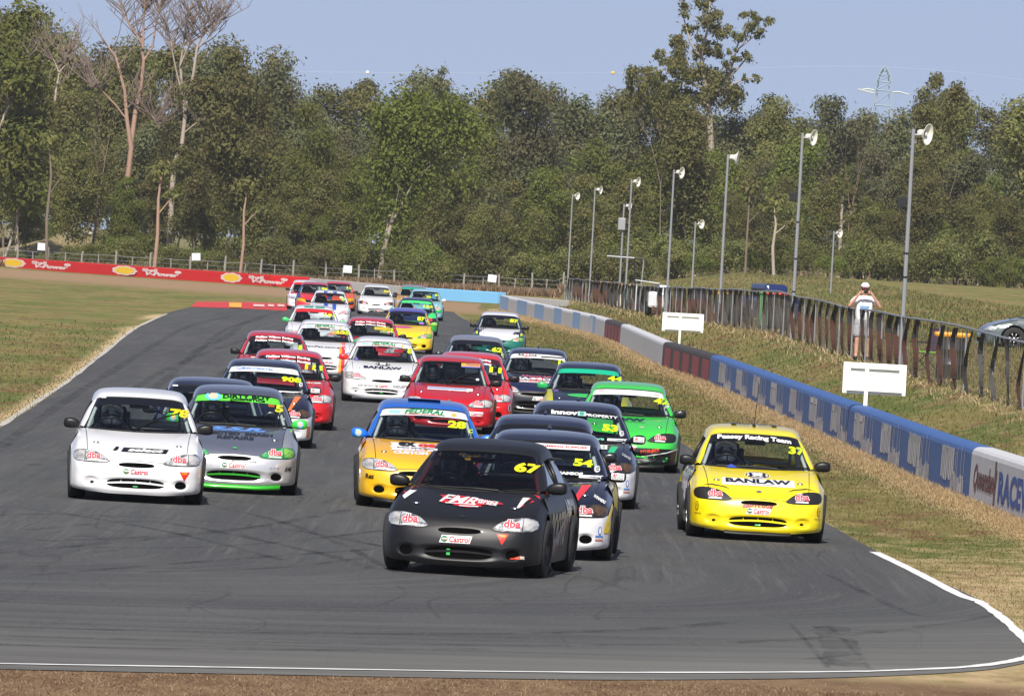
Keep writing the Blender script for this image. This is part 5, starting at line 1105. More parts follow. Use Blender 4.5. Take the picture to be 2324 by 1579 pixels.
# white cloth heap and blue vehicle roof seen above the fence
yc_ = fy(1495); c0 = fp(yc_, 0); p_ = at(1492, 650, yc_+6); gz = float(ground_z(p_.x, p_.y))
van = empty('utility_vehicle', 'white utility vehicle mostly hidden behind the fence beside the gantry post', 'vehicle', (p_.x, p_.y, gz)); hh = p_.z-gz; WV = mat('white_vehicle', lin((206, 210, 214)), .35, coat=.6, noise=.08, nscale=3)
MB().box((.10, 0, hh*.55), (.95, 3.6, hh*.55), None, .1).box((.22, .3, hh-.16), (.66, 1.6, .46), None, .14).build('body', WV, van); MB().box((-.42, -.4, hh+.17), (1.0, 1.4, .035), Matrix.Rotation(.09, 3, 'Y'), .01).tube([(-.85, -.9, .2), (-.85, -.9, hh+.2)], .02, 6).build('awning', WV, van)
for sx_ in (-1, 1):
    for sy in (-1, 1): MB().lathe(tp, 18, Matrix.Translation((.1+sx_*.42, sy*1.15, .28))@Matrix.Rotation(math.pi/2, 4, 'Y')).build('wheel', RUB, van)
p_ = at(1750, 650, 330); gz = float(ground_z(p_.x, p_.y)); bv = empty('blue_car', 'blue car roof peeping over the fence rail left of a loudspeaker pole', 'car', (p_.x, p_.y, gz), .3); hh = p_.z-gz; BP = paint((22, 40, 90))
MB().box((0, 0, hh*.45), (1.5, 3.9, hh*.55), None, .15).box((0, .2, hh*.86), (1.15, 1.9, hh*.40), None, .16).build('body', BP, bv); MB().box((0, .2, hh*.84), (1.17, 1.5, hh*.2), None, .03).build('windows', GLASS_D, bv)
for sx_ in (-1, 1):
    for sy in (-1, 1): MB().lathe(tp, 18, Matrix.Translation((sx_*.68, sy*1.2, .285))@Matrix.Rotation(math.pi/2, 4, 'Y')).build('wheel', RUB, bv)
bv.scale = (.72, .9, 1)
# camping chair
yk = fy(2010); b_ = fp(yk, 0); ch = empty('camping_chair', 'folding camping chair with purple back and lime seat behind the fence', 'chair', (b_.x+.85, yk, b_.z), .5)
MB().box((0, 0, .42), (.46, .42, .03), None, .01).build('seat', mat('lime_cloth', lin((120, 190, 50)), .8), ch); MB().box((.26, .05, .68), (.04, .46, .52), Matrix.Rotation(.25, 3, 'Y'), .01).build('backrest', mat('purple_cloth', lin((64, 34, 70)), .8), ch)
for q in ((-.22, -.2), (-.22, .2), (.22, -.2), (.22, .2)): MB().tube([(q[0], q[1], 0), (-q[0]*.9, q[1], .42)], .012, 6).build('leg', STL, ch)
for sy in (-1, 1): MB().tube([(-.25, sy*.25, .62), (.25, sy*.25, .64)], .02, 6).build('armrest', STL, ch)
# parked silver car at the right edge
sz_ = 1.14; pk = at(2289, 794, 275); gz = pk.z
kit_car = empty('parked_car', 'silver grey parked car on the grass cut off by the right edge', 'car', (0, 0, 0), 0); SIL = mat('paint_silver_green', (.16, .19, .185), .25, .6, .9, noise=.03)
HB = mat('paint_hood_blue', (.10, .14, .24), .25, .6, .9)
for n_, k_, m_ in (('front_bumper', 'front_bumper', SIL), ('hood', 'hood', HB), ('fender', 'fender_a', SIL), ('fender', 'fender_b', SIL), ('pillar', 'pillar_a', SIL), ('pillar', 'pillar_b', SIL), ('door_panel', 'side_a', SIL), ('door_panel', 'side_b', SIL),
                   ('side_window', 'side_glass_a', GLASS_D), ('side_window', 'side_glass_b', GLASS_D), ('headlight', 'lamp_a', LENS['clear'][0]), ('headlight', 'lamp_b', LENS['clear'][0]), ('roof', 'roof', SIL), ('tailgate', 'tail', SIL), ('rear_window', 'rear_window', GLASS_D),
                   ('windscreen', 'windscreen', GLASS_D), ('underbody', 'floor', TRIM), ('air_slot', 'slot', OPEN_SHADE), ('grille', 'grille', OPEN_SHADE), ('door_mirror', 'mirror_a', SIL), ('door_mirror', 'mirror_b', SIL), ('windscreen_seal', 'seal', SEAL)): link(n_, KIT[k_], m_, kit_car)
for sx_, n_ in ((-1, 'a'), (1, 'b')):
    for wy in (.785, 3.185):
        w = empty('wheel', None, None); w.parent = kit_car; w.location = (sx_*.715, wy, .2865); link('tyre', KIT['tyre_'+n_], RUB, w); link('rim', KIT['rim_'+n_], RIMM, w)
kit_car.scale = (sz_,)*3; rzc = math.radians(-80); kit_car.rotation_euler = (0, 0, rzc+math.pi*0)
offc = Matrix.Rotation(rzc, 3, 'Z') @ Vector((0, .785*sz_, 0)); kit_car.rotation_euler = (0, 0, math.radians(-90-(-6)))
rzc = kit_car.rotation_euler[2]; rzc = math.radians(-84)+math.pi; offc = Matrix.Rotation(math.radians(90-6)*-1+math.pi*0, 3, 'Z') @ Vector((0, .785*sz_, 0))
kit_car.rotation_euler = (0, 0, -math.radians(84)); kit_car.location = (pk.x-offc.x, pk.y-offc.y, gz)
# ------------------------------------------------------------------ trees
def leaf_mat(name, c1, c2, c3):
    m = bpy.data.materials.new(name); m.use_nodes = True; nt = m.node_tree; b = nt.nodes['Principled BSDF']; out = nt.nodes['Material Output']
    g = nd(nt, 'ShaderNodeNewGeometry'); oi = nd(nt, 'ShaderNodeObjectInfo'); tc = nd(nt, 'ShaderNodeTexCoord')
    c = mixc(nt, g.outputs['Random Per Island'], c1, c2); c = mixc(nt, ramp(nt, noise(nt, tc.outputs['Object'], .35, 3), .42, .62, 0, .7), c, c3)
    hs = nd(nt, 'ShaderNodeHueSaturation'); nt.links.new(c, hs.inputs['Color']); nt.links.new(ramp(nt, oi.outputs['Random'], 0, 1, .485, .515), hs.inputs['Hue']); nt.links.new(ramp(nt, oi.outputs['Random'], 0, 1, .70, 1.2), hs.inputs['Value'])
    nt.links.new(hs.outputs[0], b.inputs[0]); b.inputs['Roughness'].default_value = .6; b.inputs['Specular IOR Level'].default_value = .25
    tr = nd(nt, 'ShaderNodeBsdfTranslucent'); nt.links.new(hs.outputs[0], tr.inputs[0]); mx = nd(nt, 'ShaderNodeMixShader'); mx.inputs[0].default_value = .42
    nt.links.new(b.outputs[0], mx.inputs[1]); nt.links.new(tr.outputs[0], mx.inputs[2]); nt.links.new(mx.outputs[0], out.inputs[0]); return m
LEAF = leaf_mat('gum_leaves', (.140, .162, .045), (.245, .245, .080), (.225, .190, .068))
LEAFG = leaf_mat('green_leaves', (.125, .165, .030), (.215, .235, .055), (.19, .19, .045))
LEAFB = leaf_mat('blue_green_leaves', (.125, .145, .066), (.21, .22, .105), (.19, .155, .075))
BARK = mat('pale_bark', (.36, .30, .25), .85, noise=.35, nscale=1.2); BARKD = mat('grey_bark', (.17, .13, .10), .9, noise=.4, nscale=1.2); BARKP = mat('pinkish_bark', (.34, .22, .16), .85, noise=.3, nscale=1)
TWIG = mat('dry_twigs', (.20, .15, .125), .9)
def leaf_cloud(r, centres, radii, n, size, droop=.45):
    w = np.array([q**2.2 for q in radii]); w /= w.sum(); k = r.choice(len(centres), n, p=w); C_ = np.array(centres)[k]; Rr_ = np.array(radii)[k][:, None]
    d = r.normal(size=(n, 3)); d /= np.linalg.norm(d, axis=1)[:, None]; rad = r.random((n, 1))**.62*(1+.35*np.abs(r.normal(size=(n, 1)))**2*.5)
    p = C_+d*rad*Rr_*np.array([1, 1, .78]); p[:, 2] -= np.maximum(0, rad[:, 0]-.9)*Rr_[:, 0]*.5
    # sprays: elongated hanging leaf tufts
    nn_ = d+np.array([0, 0, .35])+r.normal(size=(n, 3))*.55; nn_ /= np.linalg.norm(nn_, axis=1)[:, None]
    a_ = r.normal(size=(n, 3)); a_ /= np.linalg.norm(a_, axis=1)[:, None]; dn = a_*(1-droop)+np.array([0, 0, -1])*droop; dn -= nn_*(dn*nn_).sum(1)[:, None]; dn /= np.linalg.norm(dn, axis=1)[:, None]+1e-9
    b_ = np.cross(dn, nn_); b_ /= np.linalg.norm(b_, axis=1)[:, None]+1e-9
    L = size*(.6+.9*r.random((n, 1))); W = L*(.35+.25*r.random((n, 1)))
    return np.stack([p-b_*W*.5, p+dn*L*.5-b_*W*.15, p+b_*W*.5+dn*L*.1, p-dn*L*.5], 1)
def limb(mb, rr, p, d, L, r0, depth, ends, spread=.55, n=4):
    pts = [p]; rs = [r0]
    for i in range(n):
        d = (d+Vector((rr.gauss(0, .16), rr.gauss(0, .16), rr.gauss(.03, .08)))).normalized(); p = p+d*L/n; pts.append(p); rs.append(r0*(1-.55*(i+1)/n))
    mb.tube(pts, rs, 6 if r0 > .08 else 4, False)
    if depth == 0: ends.append((p, d)); return
    for k in range(rr.choice((2, 2, 3)) if depth > 1 else rr.choice((2, 3))):
        az = rr.random()*6.28; nd_ = (d+Vector((math.cos(az), math.sin(az), rr.uniform(-.1, .35)))*spread).normalized()
        q = pts[rr.choice((-1, -1, -2))]; limb(mb, rr, q, nd_, L*rr.uniform(.6, .85), rs[-1]*rr.uniform(.7, .95), depth-1, ends, spread, 3)
VAR = {}
def make_variant(name, seed, H, width, base, depth, nleaf, size, rad=(.9, 1.7), trunk_r=.22, extra=0, spread=.55, trunks=1, twig=False):
    r = np.random.default_rng(seed); rr = random.Random(seed); mb = MB(); ends = []
    for t in range(trunks):
        d0 = Vector((rr.gauss(0, .10)+(t-(trunks-1)/2)*.25, rr.gauss(0, .1), 1)).normalized()
        limb(mb, rr, Vector((0, 0, -.3)), d0, H*base+.3, trunk_r, depth, ends, spread, 5)
    cs = []; zt = max(e_[0].z for e_ in ends); wx = max(max(abs(e_[0].x), abs(e_[0].y)) for e_ in ends)+.1
    kz = (H-rad[1]*.6)/zt; kx = (width/2-rad[0]*.6)/wx
    mb.v = [(v[0]*kx if v[2] > 0 else v[0], v[1]*kx if v[2] > 0 else v[1], v[2]*kz) for v in mb.v]
    for e_, d in ends: cs.append((e_.x*kx, e_.y*kx, e_.z*kz))
    tm = mb.me('trunk', True)
    if twig: return tm, None
    radii = [rr.uniform(*rad) for _ in cs]
    for _ in range(extra):   # fill the middle of the crown
        q = rr.choice(cs); f_ = rr.uniform(.2, .95); cs.append((q[0]*f_+rr.gauss(0, .5), q[1]*f_+rr.gauss(0, .5), q[2]*(.55+.45*f_)-rr.random()*H*.12)); radii.append(rr.uniform(*rad))
    cm = quads_mesh('crown', leaf_cloud(r, cs, radii, nleaf, size))
    return tm, cm
VAR['dense'] = [make_variant('d', 11+i, 15, 11, .28, 4, 22000, .29, (1.1, 2.0), .38, 46, .6, 2) for i in range(2)]
VAR['gum'] = [make_variant('g', 31+i, 15, 8.0, .38, 3, 14000, .29, (1.0, 1.8), .24, 16, .5) for i in range(5)]
VAR['tall'] = [make_variant('t', 52+i, 15, 5.5, .45, 3, 8500, .28, (.8, 1.5), .20, 8, .4) for i in range(3)]
VAR['sparse'] = [make_variant('s', 73+i, 15, 9.5, .30, 4, 5200, .27, (.45, .85), .22, 0, .9) for i in range(2)]
VAR['bush'] = [make_variant('b', 91+i, 5, 6.0, .14, 3, 7000, .26, (.7, 1.35), .09, 22, .8, 3) for i in range(3)]
VAR['bare'] = [make_variant('x', 110+i, 15, 8, .40, 5, 0, 0, (.2, .3), .22, 0, .5, twig=True) for i in range(2)]
def tree(kind, vi, px, ytop, Z, label, lm=LEAF, bark=BARKD, wscale=1.0, ybase=None, group='eucalypt trees beyond the track', name='gum_tree'):
    p = at(px, 640, Z); gz = float(ground_z(p.x, p.y)); top = at(px, ytop, Z).z; H = top-gz
    tm, cm = VAR[kind][vi % len(VAR[kind])]; base = 5 if kind == 'bush' else 15; k = H/base
    root = empty(name, label, 'bush' if kind == 'bush' else 'tree', (p.x-.0559*0, p.y, gz-.1), random.random()*6.28, group)
    root.scale = (k*wscale, k*wscale, k)
    link('trunk', tm, bark, root)
    if cm: link('crown', cm, lm, root)
    return root
SKY = [(-60, 20), (0, 0), (60, 25), (100, 95), (160, 100), (230, 78), (300, 90), (400, 75), (470, 80), (560, 95), (600, 130), (640, 218), (700, 192), (790, 175), (860, 165), (910, 185), (960, 142), (1010, 200), (1060, 190), (1110, 165), (1160, 142), (1205, 190), (1235, 246), (1290, 205), (1345, 190), (1400, 225), (1450, 200), (1480, 175), (1560, 235), (1640, 240), (1700, 250), (1740, 210), (1800, 200), (1870, 192), (1940, 240), (2000, 245), (2060, 210), (2110, 185), (2150, 170), (2200, 225), (2270, 245), (2324, 275), (2400, 260)]
skyf = lambda x: float(np.interp(x, [a_ for a_, _ in SKY], [b_ for _, b_ in SKY]))
LM = ['above the left end of the red barrier', 'over the first yellow shell emblem', 'beyond the first white script on the red barrier', 'over the gap before the second shell emblem', 'beyond the second yellow shell emblem', 'over the second white script on the red barrier', 'above the third yellow shell emblem', 'above the right end of the red barrier', 'above the last cars in the field', 'above the white barrier behind the field', 'over the left end of the sky blue barrier', 'over the middle of the sky blue barrier',
      'over the right end of the sky blue barrier', 'behind the two leftmost loudspeaker poles', 'behind the gantry arm', 'behind the sideways loudspeaker horn', 'between the sideways horn and the next pole', 'over the blue car roof', 'behind the pole left of the photographer', 'straight above the photographer', 'behind the tallest loudspeaker pole', 'just right of the tallest loudspeaker pole', 'above the silver parked car', 'at the right edge of the photo']
rt = random.Random(5)
def lm_(px): return LM[min(len(LM)-1, max(0, int((px+20)/2364*len(LM))))]
N_ = len(LM)
for i in range(N_):
    px = (i+.5)*2364/N_-20+rt.uniform(-14, 14); col = rt.choice(('olive', 'grey green', 'yellowish green', 'dull green')); pl = LM[i]
    # back row carries the skyline
    for j, (dx, kind) in enumerate(((-28, 'gum'), (24, 'tall'))):
        y = skyf(px+dx); k_ = kind if rt.random() < .7 else 'gum'
        tree(k_, rt.randrange(5), px+dx, y+rt.uniform(-4, 14), rt.uniform(735, 770), '%s skyline tree %s' % ('olive' if j else 'grey green', pl), LEAFB if rt.random() < .6 else LEAF, rt.choice((BARK, BARKD)))
    for j, dx in enumerate((-30, 22)):
        y = skyf(px+dx); y = y+(640-y)*rt.uniform(.20, .38)
        tree('gum', rt.randrange(5), px+dx+rt.uniform(-8, 8), y, rt.uniform(700, 725), '%s mid height tree %s' % (('left', 'right')[j], pl), rt.choice((LEAF, LEAF, LEAFB, LEAFG)), rt.choice((BARK, BARKD, BARKP)), 1.05)
    for j, dx in enumerate((-32, 18)):
        y = skyf(px+dx); y = y+(640-y)*rt.uniform(.42, .62)
        tree(rt.choice(('gum', 'tall', 'gum')), rt.randrange(5), px+dx+rt.uniform(-10, 10), y, rt.uniform(668, 690), '%s low front tree %s' % (('left', 'right')[j], pl), rt.choice((LEAF, LEAFG, LEAF)), rt.choice((BARK, BARKP, BARKD)), 1.15)
    for j, dx in enumerate((-34, 0, 34)):
        y = 640-rt.uniform(60, 130)
        tree('bush', rt.randrange(3), px+dx, y+(12 if px < 1200 else 0), rt.uniform(655, 668)+(8 if px < 400 else 0), '%s bush %s' % (('left', 'middle', 'right')[j], pl), rt.choice((LEAF, LEAFG, LEAF)), BARKD, 1.0, group='bushes at the foot of the trees', name='bush')
for i in range(20):
    px = -10+i*124+rt.uniform(-20, 20); tree('bush', i, px, 640-rt.uniform(95, 120), 725, 'dark thicket deep between the trunks %s' % lm_(px), LEAFB, BARKD, 1.35, group='bushes at the foot of the trees', name='bush')
for i in range(26):
    side_ = i % 2; px = (-110-i*34) if side_ else (2400+i*30); tree('gum', i, px, 140+rt.uniform(-50, 80)+(px-1162)*.03, rt.uniform(680, 740), 'gum tree standing outside the picture on the %s, %s from its edge' % ('left' if side_ else 'right', ('first', 'second', 'third', 'fourth', 'fifth', 'sixth', 'seventh', 'eighth', 'ninth', 'tenth', 'eleventh', 'twelfth', 'thirteenth')[i//2]), LEAF, BARKD, 1.2, group='trees outside the picture')
# trees that stand out
tree('dense', 0, 862, 172, 662, 'broad dense rounded bright green tree in front of all others, above the last cars', leaf_mat('bright_leaves', (.125, .170, .022), (.215, .245, .045), (.17, .19, .035)), BARK, 1.02)
tree('dense', 1, 700, 215, 690, 'dense dark green tree just left of the broad rounded one', LEAFG, BARKD, .75)
Zt = 742; cv = lambda X, Y: at(1382.6+X*.4159, Y*.4159, Zt); ob_ = cv(560, 1500); gz = float(ground_z(ob_.x, Zt)); o0 = Vector((ob_.x, Zt, gz)); rr = random.Random(4)
big = empty('gum_tree', 'tallest gum tree with open tufted crown reaching out of the picture top', 'tree', tuple(o0), 0, 'eucalypt trees beyond the track'); mb = MB()
for r0, r1, P in ((.34, .22, ((560, 1560), (565, 1000), (545, 580))), (.24, .05, ((545, 600), (520, 450), (500, 300), (540, 150), (550, 10))), (.16, .04, ((560, 560), (580, 500), (660, 400), (700, 250), (760, 110))), (.14, .04, ((545, 560), (500, 480), (400, 440), (300, 380), (210, 400))), (.12, .04, ((515, 340), (440, 230), (400, 70))), (.10, .03, ((620, 450), (690, 390), (740, 330), (760, 300))), (.08, .03, ((660, 470), (720, 440), (810, 420))), (.07, .02, ((690, 280), (790, 200), (870, 135))), (.07, .02, ((505, 320), (380, 260), (290, 310))), (.06, .02, ((540, 170), (620, 170), (600, 60)))):
    Q = [cv(*q)+Vector((0, rr.uniform(-.7, .7) if i else 0, 0))-o0 for i, q in enumerate(P)]; mb.tube(Q, [r0+(r1-r0)*i/(len(Q)-1) for i in range(len(Q))], 6, False)
mb.build('trunk', BARK, big, True); cs, rd = [], []
for X, Y, r_ in ((540,50,55),(500,10,40),(420,60,36),(440,150,42),(560,130,52),(600,60,36),(620,180,40),(700,190,36),(760,130,42),(810,90,32),(820,190,32),(878,128,26),(740,70,26),(755,310,26),(700,330,26),(660,280,26),(370,250,52),(290,320,42),(210,390,42),(400,320,52),(500,290,50),(560,300,44),(470,410,80),(590,440,72),(680,500,62),(540,520,74),(250,440,46),(340,470,46),(400,540,56),(800,425,24),(740,430,20),(600,240,26),(640,360,34),(230,470,30),(460,520,60),(620,540,50),(520,220,30)):
    for _ in range(5):
        q = cv(X+rr.gauss(0, r_*.5), Y+rr.gauss(0, r_*.5))-o0; q.y += rr.gauss(0, .9); cs.append(tuple(q)); rd.append(r_*.4159/30*rr.uniform(.45, .95))
link('crown', quads_mesh('crown', leaf_cloud(np.random.default_rng(6), cs, rd, 15000, .27)), LEAF, big)
tree('sparse', 1, 1500, 95, 700, 'open crowned gum tree leaning beside the tallest one', LEAF, BARKD, .62)
tree('gum', 2, 1575, 225, 672, 'full rounded olive gum tree below the tallest open crowned one', LEAF, BARK, 1.15)
def drawn_tree(label, Z, lines, bark, seed, twigs=26):
    rr = random.Random(seed); b0_ = at(lines[0][0][0], 600, Z); gz = float(ground_z(b0_.x, b0_.y)); root = empty('dead_tree', label, 'tree', (b0_.x, b0_.y, gz), 0, 'leafless trees'); off = Vector((b0_.x, b0_.y, gz)); mb = MB(); tw = MB()
    for li, (r0, r1, *pts) in enumerate([(l[-2], l[-1], *l[:-2]) for l in lines]):
        P = [at(x, y, Z)+Vector((0, rr.uniform(-.5, .5) if i else 0, 0))-off for i, (x, y) in enumerate(pts)]
        if li == 0: P = [Vector((P[0].x, 0, -.3))] + P
        n = len(P); mb.tube(P, [r0+(r1-r0)*i/(n-1) for i in range(n)], 7, False)
        for k in range(twigs if li else 8):
            i = rr.randrange(n//2, n-1); q = P[i].lerp(P[i+1], rr.random()); d = Vector((rr.choice((-1, 1))*rr.uniform(.3, 1), rr.uniform(-.6, .6), rr.uniform(.3, 1.3))).normalized(); L = rr.uniform(1.2, 3.2); a1 = q+d*L*.5+Vector((0, 0, .15)); a2 = q+d*L+Vector((rr.uniform(-.3, .3), 0, .5))
            tw.tube([q, a1, a2], [.045, .03, .014], 4, False)
            for m in range(4): e1 = a1.lerp(a2, rr.random()); tw.tube([e1, e1+Vector((rr.uniform(-.8, .8), rr.uniform(-.4, .4), rr.uniform(.3, 1.3)))], [.022, .010], 3, False)
    mb.build('trunk', bark, root, True); tw.build('branches', TWIG, root)
drawn_tree('tallest leafless tree, forked pink brown trunk running out of the top', 694, [[(287, 430), (298, 335), (288, 272), (283, 205), (262, 128), (240, 100), .24, .06], [(297, 330), (309, 242), (320, 194), (326, 138), (322, 100), (305, 74), (283, 41), (266, -8), .19, .035], [(324, 112), (326, 37), (330, -12), .10, .03], [(326, 138), (346, 108), (357, 37), (368, -10), .09, .03], [(288, 272), (262, 238), (230, 205), (205, 196), .07, .025], [(309, 242), (345, 262), (362, 290), .07, .03]], BARKP, 3)
drawn_tree('leafless grey forked tree right of the tallest bare one', 692, [[(391, 430), (395, 372), (413, 327), (420, 260), (413, 205), (409, 149), (417, 93), (430, 24), .23, .04], [(420, 252), (439, 167), (447, 112), (458, 74), (480, 18), .14, .03], [(413, 215), (402, 170), (392, 120), (385, 70), .08, .025], [(447, 112), (470, 90), (510, 30), .06, .02], [(420, 300), (445, 280), (470, 268), .06, .025], [(409, 149), (425, 110), (445, 40), .06, .02]], BARK, 5)
drawn_tree('leafless white limbed tree at the left edge behind the top left gum', 665, [[(-6, 300), (18, 246), (40, 208), (52, 190), .13, .05], [(40, 208), (30, 185), (10, 170), .07, .03], [(60, 200), (85, 220), (98, 240), .09, .04], [(124, 235), (128, 200), (134, 165), (118, 130), .10, .04], [(134, 165), (146, 150), (150, 120), .06, .03]], BARK, 8, 10)
tree('bare', 1, 1975, 165, 705, 'bare spindly tree on the skyline just left of the lattice tower', None, TWIG, .5, name='dead_tree')
tree('bare', 0, 1915, 170, 700, 'bare brown tree on the skyline further left of the lattice tower', None, BARKP, .5, name='dead_tree')
tree('bare', 1, 200, 50, 672, 'thin bare greyish tree left of the tall pink trunk', None, TWIG, .62, name='dead_tree')
tree('gum', 3, 30, -20, 668, 'large light green gum tree filling the top left corner', LEAFG, BARK, 1.05)
tree('gum', 1, 545, 92, 672, 'big olive gum tree with a side tuft, right of the bare trees', LEAF, BARKP, 1.0)
tree('gum', 4, 1160, 150, 690, 'tall blue green gum tree with pointed top over the sky blue barrier', LEAFB, BARK, .9)
tree('sparse', 1, 965, 140, 700, 'open topped gum tree peeping over the broad rounded one', LEAFB, BARKD, .7)
tree('sparse', 0, 2150, 160, 680, 'open crowned gum tree right of the lattice tower', LEAF, BARKD, .8)
# single pale trunks in the gaps of the wood
for i, (px, yt, yb, th) in enumerate(((108, 330, 582, .11), (350, 395, 600, .13), None, (468, 345, 450, .14), None, (545, 430, 610, .1), (1755, 470, 650, .11), (1908, 430, 520, .14), (1690, 430, 640, .08))) if False else [(i_, q_) for i_, q_ in enumerate(((108, 330, 582, .11), (350, 395, 600, .13), None, (468, 345, 450, .14), None, (545, 430, 610, .1), (1755, 470, 650, .11), (1908, 430, 520, .14), (1690, 430, 640, .08))) if q_]:
    Z = 652 if i not in (3, 7) else 688; t_ = at(px, yt, Z); b_ = at(px-(yb-yt)*.0, yb, Z); q = Vector((rt.uniform(-.2, .2), 0, 0)); g_ = float(ground_z(b_.x, b_.y)); o = empty('slender_tree', ['thin grey trunk rising above the first white sign', 'slim pink trunk with one side branch between the first two shell emblems', 'thick pink trunk below the tallest bare tree', 'crooked white trunk left of the second sign', 'forked pale trunk under the grey bare tree', 'thin pinkish trunk right of the second white sign', 'slim pale trunk above the blue car roof', 'short bright peeled trunk left of the photographer', 'very thin trunk right of the sideways loudspeaker horn'][i], 'tree', (b_.x, b_.y, g_), 0, 'single trunks in front of the wood')
    h1 = t_.z-g_; mb = MB(); mb.tube([(0, 0, -.2), (q.x, 0, h1*.4), (q.x*.3, 0, h1*.75), (q.x*1.3, 0, h1)], [th*1.2, th, th*.8, th*.5], 6, False); mb.tube([(q.x*.6, 0, h1*.6), (q.x*.6+.7, 0, h1*.74), (q.x+1.0, 0, h1*.78)], [th*.5, th*.35, th*.15], 5, False)
    mb.build('trunk', (BARKD, BARKP, BARKP, BARK, BARK, BARKP, BARK, BARK, BARKD)[i], o, True); o2 = quads_mesh('crown', leaf_cloud(np.random.default_rng(i), [(0, 0, h1+.3), (.9, .2, h1*.8)], [.9, .5], 260, .34)); link('crown', o2, LEAF, o)
# ------------------------------------------------------------------ rear wire fence with timber posts and small signs
TIM = mat('weathered_timber', (.30, .27, .24), .9, noise=.3, nscale=2); rf = empty('wire_fence', 'low wire fence on weathered timber posts behind the red and sky blue barriers', 'fence', (0, 0, 0))
def rfp(px, h):
    yb = float(np.interp(px, [-100, 0, 650, 1145, 1290], [586, 592, 640, 672, 676])); p = at(px, yb, 655); p.z = float(ground_z(p.x, p.y))+.05; k = 1/ (FPX/655); return p+Vector((0, 0, h))
posts = [8, 38, 73, 108, 148, 186, 222, 262, 300, 340, 386, 430, 470, 510, 556, 592, 622, 664, 700, 737, 776, 812, 848, 892, 940, 985, 1010, 1052, 1095, 1130, 1168, 1205, 1240, 1277]
for i, px in enumerate(posts):
    h = rt.uniform(1.15, 1.5) if i % 2 else rt.uniform(.95, 1.2); MB().tube([rfp(px, -.2), rfp(px, h*.5)+Vector((rt.uniform(-.05, .05), 0, 0)), rfp(px, h)], [.085, .075, .065] if i % 2 else [.04, .04, .035], 6).build('post', TIM, rf)
WIRE = mat('fence_wire', (.42, .43, .45), .5, .5); mb = MB()
for h in (1.02, .72, .42): mb.tube([rfp(px, h+.02*math.sin(px)) for px in range(-100, 1281, 20)], .014 if h > 1 else .009, 4, False)
mb.build('wires', WIRE, rf)
SGN = mat('small_sign_white', lin((226, 228, 236)), .6, noise=.08, nscale=3)
for px, py, lab in ((95, 560, 'small white sign on the wire fence, leftmost of four'), (445, 583, 'small white sign on the wire fence above the second script'), (789, 611, 'small white sign on the wire fence behind the last cars'), (1117, 632, 'small white sign on the wire fence over the sky blue barrier')):
    p = at(px, py, 654.6); MB().box((0, 0, 0), (.58, .03, .50), Matrix.Rotation(rt.uniform(-.06, .10), 3, 'Y'), .008).box((.05, -.018, -.19), (.40, .006, .05)).build('small_sign', SGN); o = bpy.data.objects[-1] if False else [q for q in SC.objects if q.name.startswith('small_sign')][-1]; o.location = p; tag(o, lab, 'sign', 'small white signs on the wire fence')
# pale rubble heap behind the left trees
rb = np.random.default_rng(2); bm = bmesh.new(); bmesh.ops.create_icosphere(bm, subdivisions=4, radius=1)
for v in bm.verts:
    k = 1+.22*math.sin(v.co.x*7+2)*math.sin(v.co.z*9)+.15*rb.random(); v.co = Vector((v.co.x*1.9*k, v.co.y*1.5, max(-.1, v.co.z*1.0*k+.35*v.co.x)))
me = bpy.data.meshes.new('rubble_heap'); bm.to_mesh(me); bm.free(); p = at(172, 540, 700); o = link('rubble_heap', me, mat('pale_rubble', (.52, .48, .42), .9, noise=.3, nscale=3, bump=.5)); o.location = (p.x, p.y, at(172, 536, 700).z); o.scale = (.55, .6, .5); tag(o, 'pale heap of rubble in the clearing behind the leftmost fence', 'heap')
HX = o.location.z-float(ground_z(o.location.x, o.location.y)); MB().lathe([(17, -HX/.5-.1), (12, -HX*1.55), (6, -HX*.7), (2.2, 0), (.01, .1)], 24).build('earth_mound', mat('mound_earth', (.25, .20, .095), .95, noise=.4, nscale=.8), o, True)
# ------------------------------------------------------------------ lattice tower, power line, marker balls
TW = mat('lattice_steel', lin((150, 168, 182)), .7)
pt = at(2003, 240, 1500); pb = float(ground_z(pt.x, 1500)); tw = empty('transmission_tower', 'pale lattice transmission tower standing behind the trees on the right', 'tower', (pt.x, 1500, pb)); s_ = FPX/1500; u = 1/s_
def tp_(dx, py): return Vector((dx*u, 0, at(2003, py, 1500).z-pb))
mb = MB(); W_t = {150: 4, 172: 14, 186: 18, 206: 19, 240: 21, 300: 26}
lv = [150, 172, 186, 206, 240, 300, 420, 560]; wd = [3, 14, 17, 19, 21, 26, 36, 50]
for d_ in (-1, 1):
    mb.tube([tp_(d_*w_/1.0, y_)+Vector((0, -.6, 0)) for y_, w_ in zip(lv, wd)] + [Vector((d_*55*u, -.6, 0))], .12, 5); mb.tube([tp_(d_*w_*.7, y_)+Vector((0, .8, 0)) for y_, w_ in zip(lv, wd)], .09, 5)
for (y0, w0), (y1, w1) in zip(list(zip(lv, wd))[:-1], list(zip(lv, wd))[1:]): mb.tube([tp_(-w1, y1), tp_(w0, y0)], .08, 4); mb.tube([tp_(-w1, y1), tp_(w1, y1)], .10, 4)
for y_ in (158, 166): mb.tube([tp_(-8, y_+6), tp_(9, y_)], .07, 4); mb.tube([tp_(9, y_+6), tp_(-8, y_)], .07, 4)
mb.build('lattice', TW, tw); mb = MB(); mb.tube([tp_(-46, 206), tp_(-36, 204), tp_(-19, 207)], .12, 4).tube([tp_(-58, 206), tp_(-40, 210), tp_(-19, 214)], .10, 4).tube([tp_(58, 212), tp_(36, 207), tp_(19, 209)], .12, 4)
for k in range(6): mb.tube([tp_(-54+k*6, 205-k*.3), tp_(-51+k*6, 209+k*.6)], .07, 4)
mb.build('cross_arm', mat('arm_pale', lin((200, 208, 206)), .5), tw)
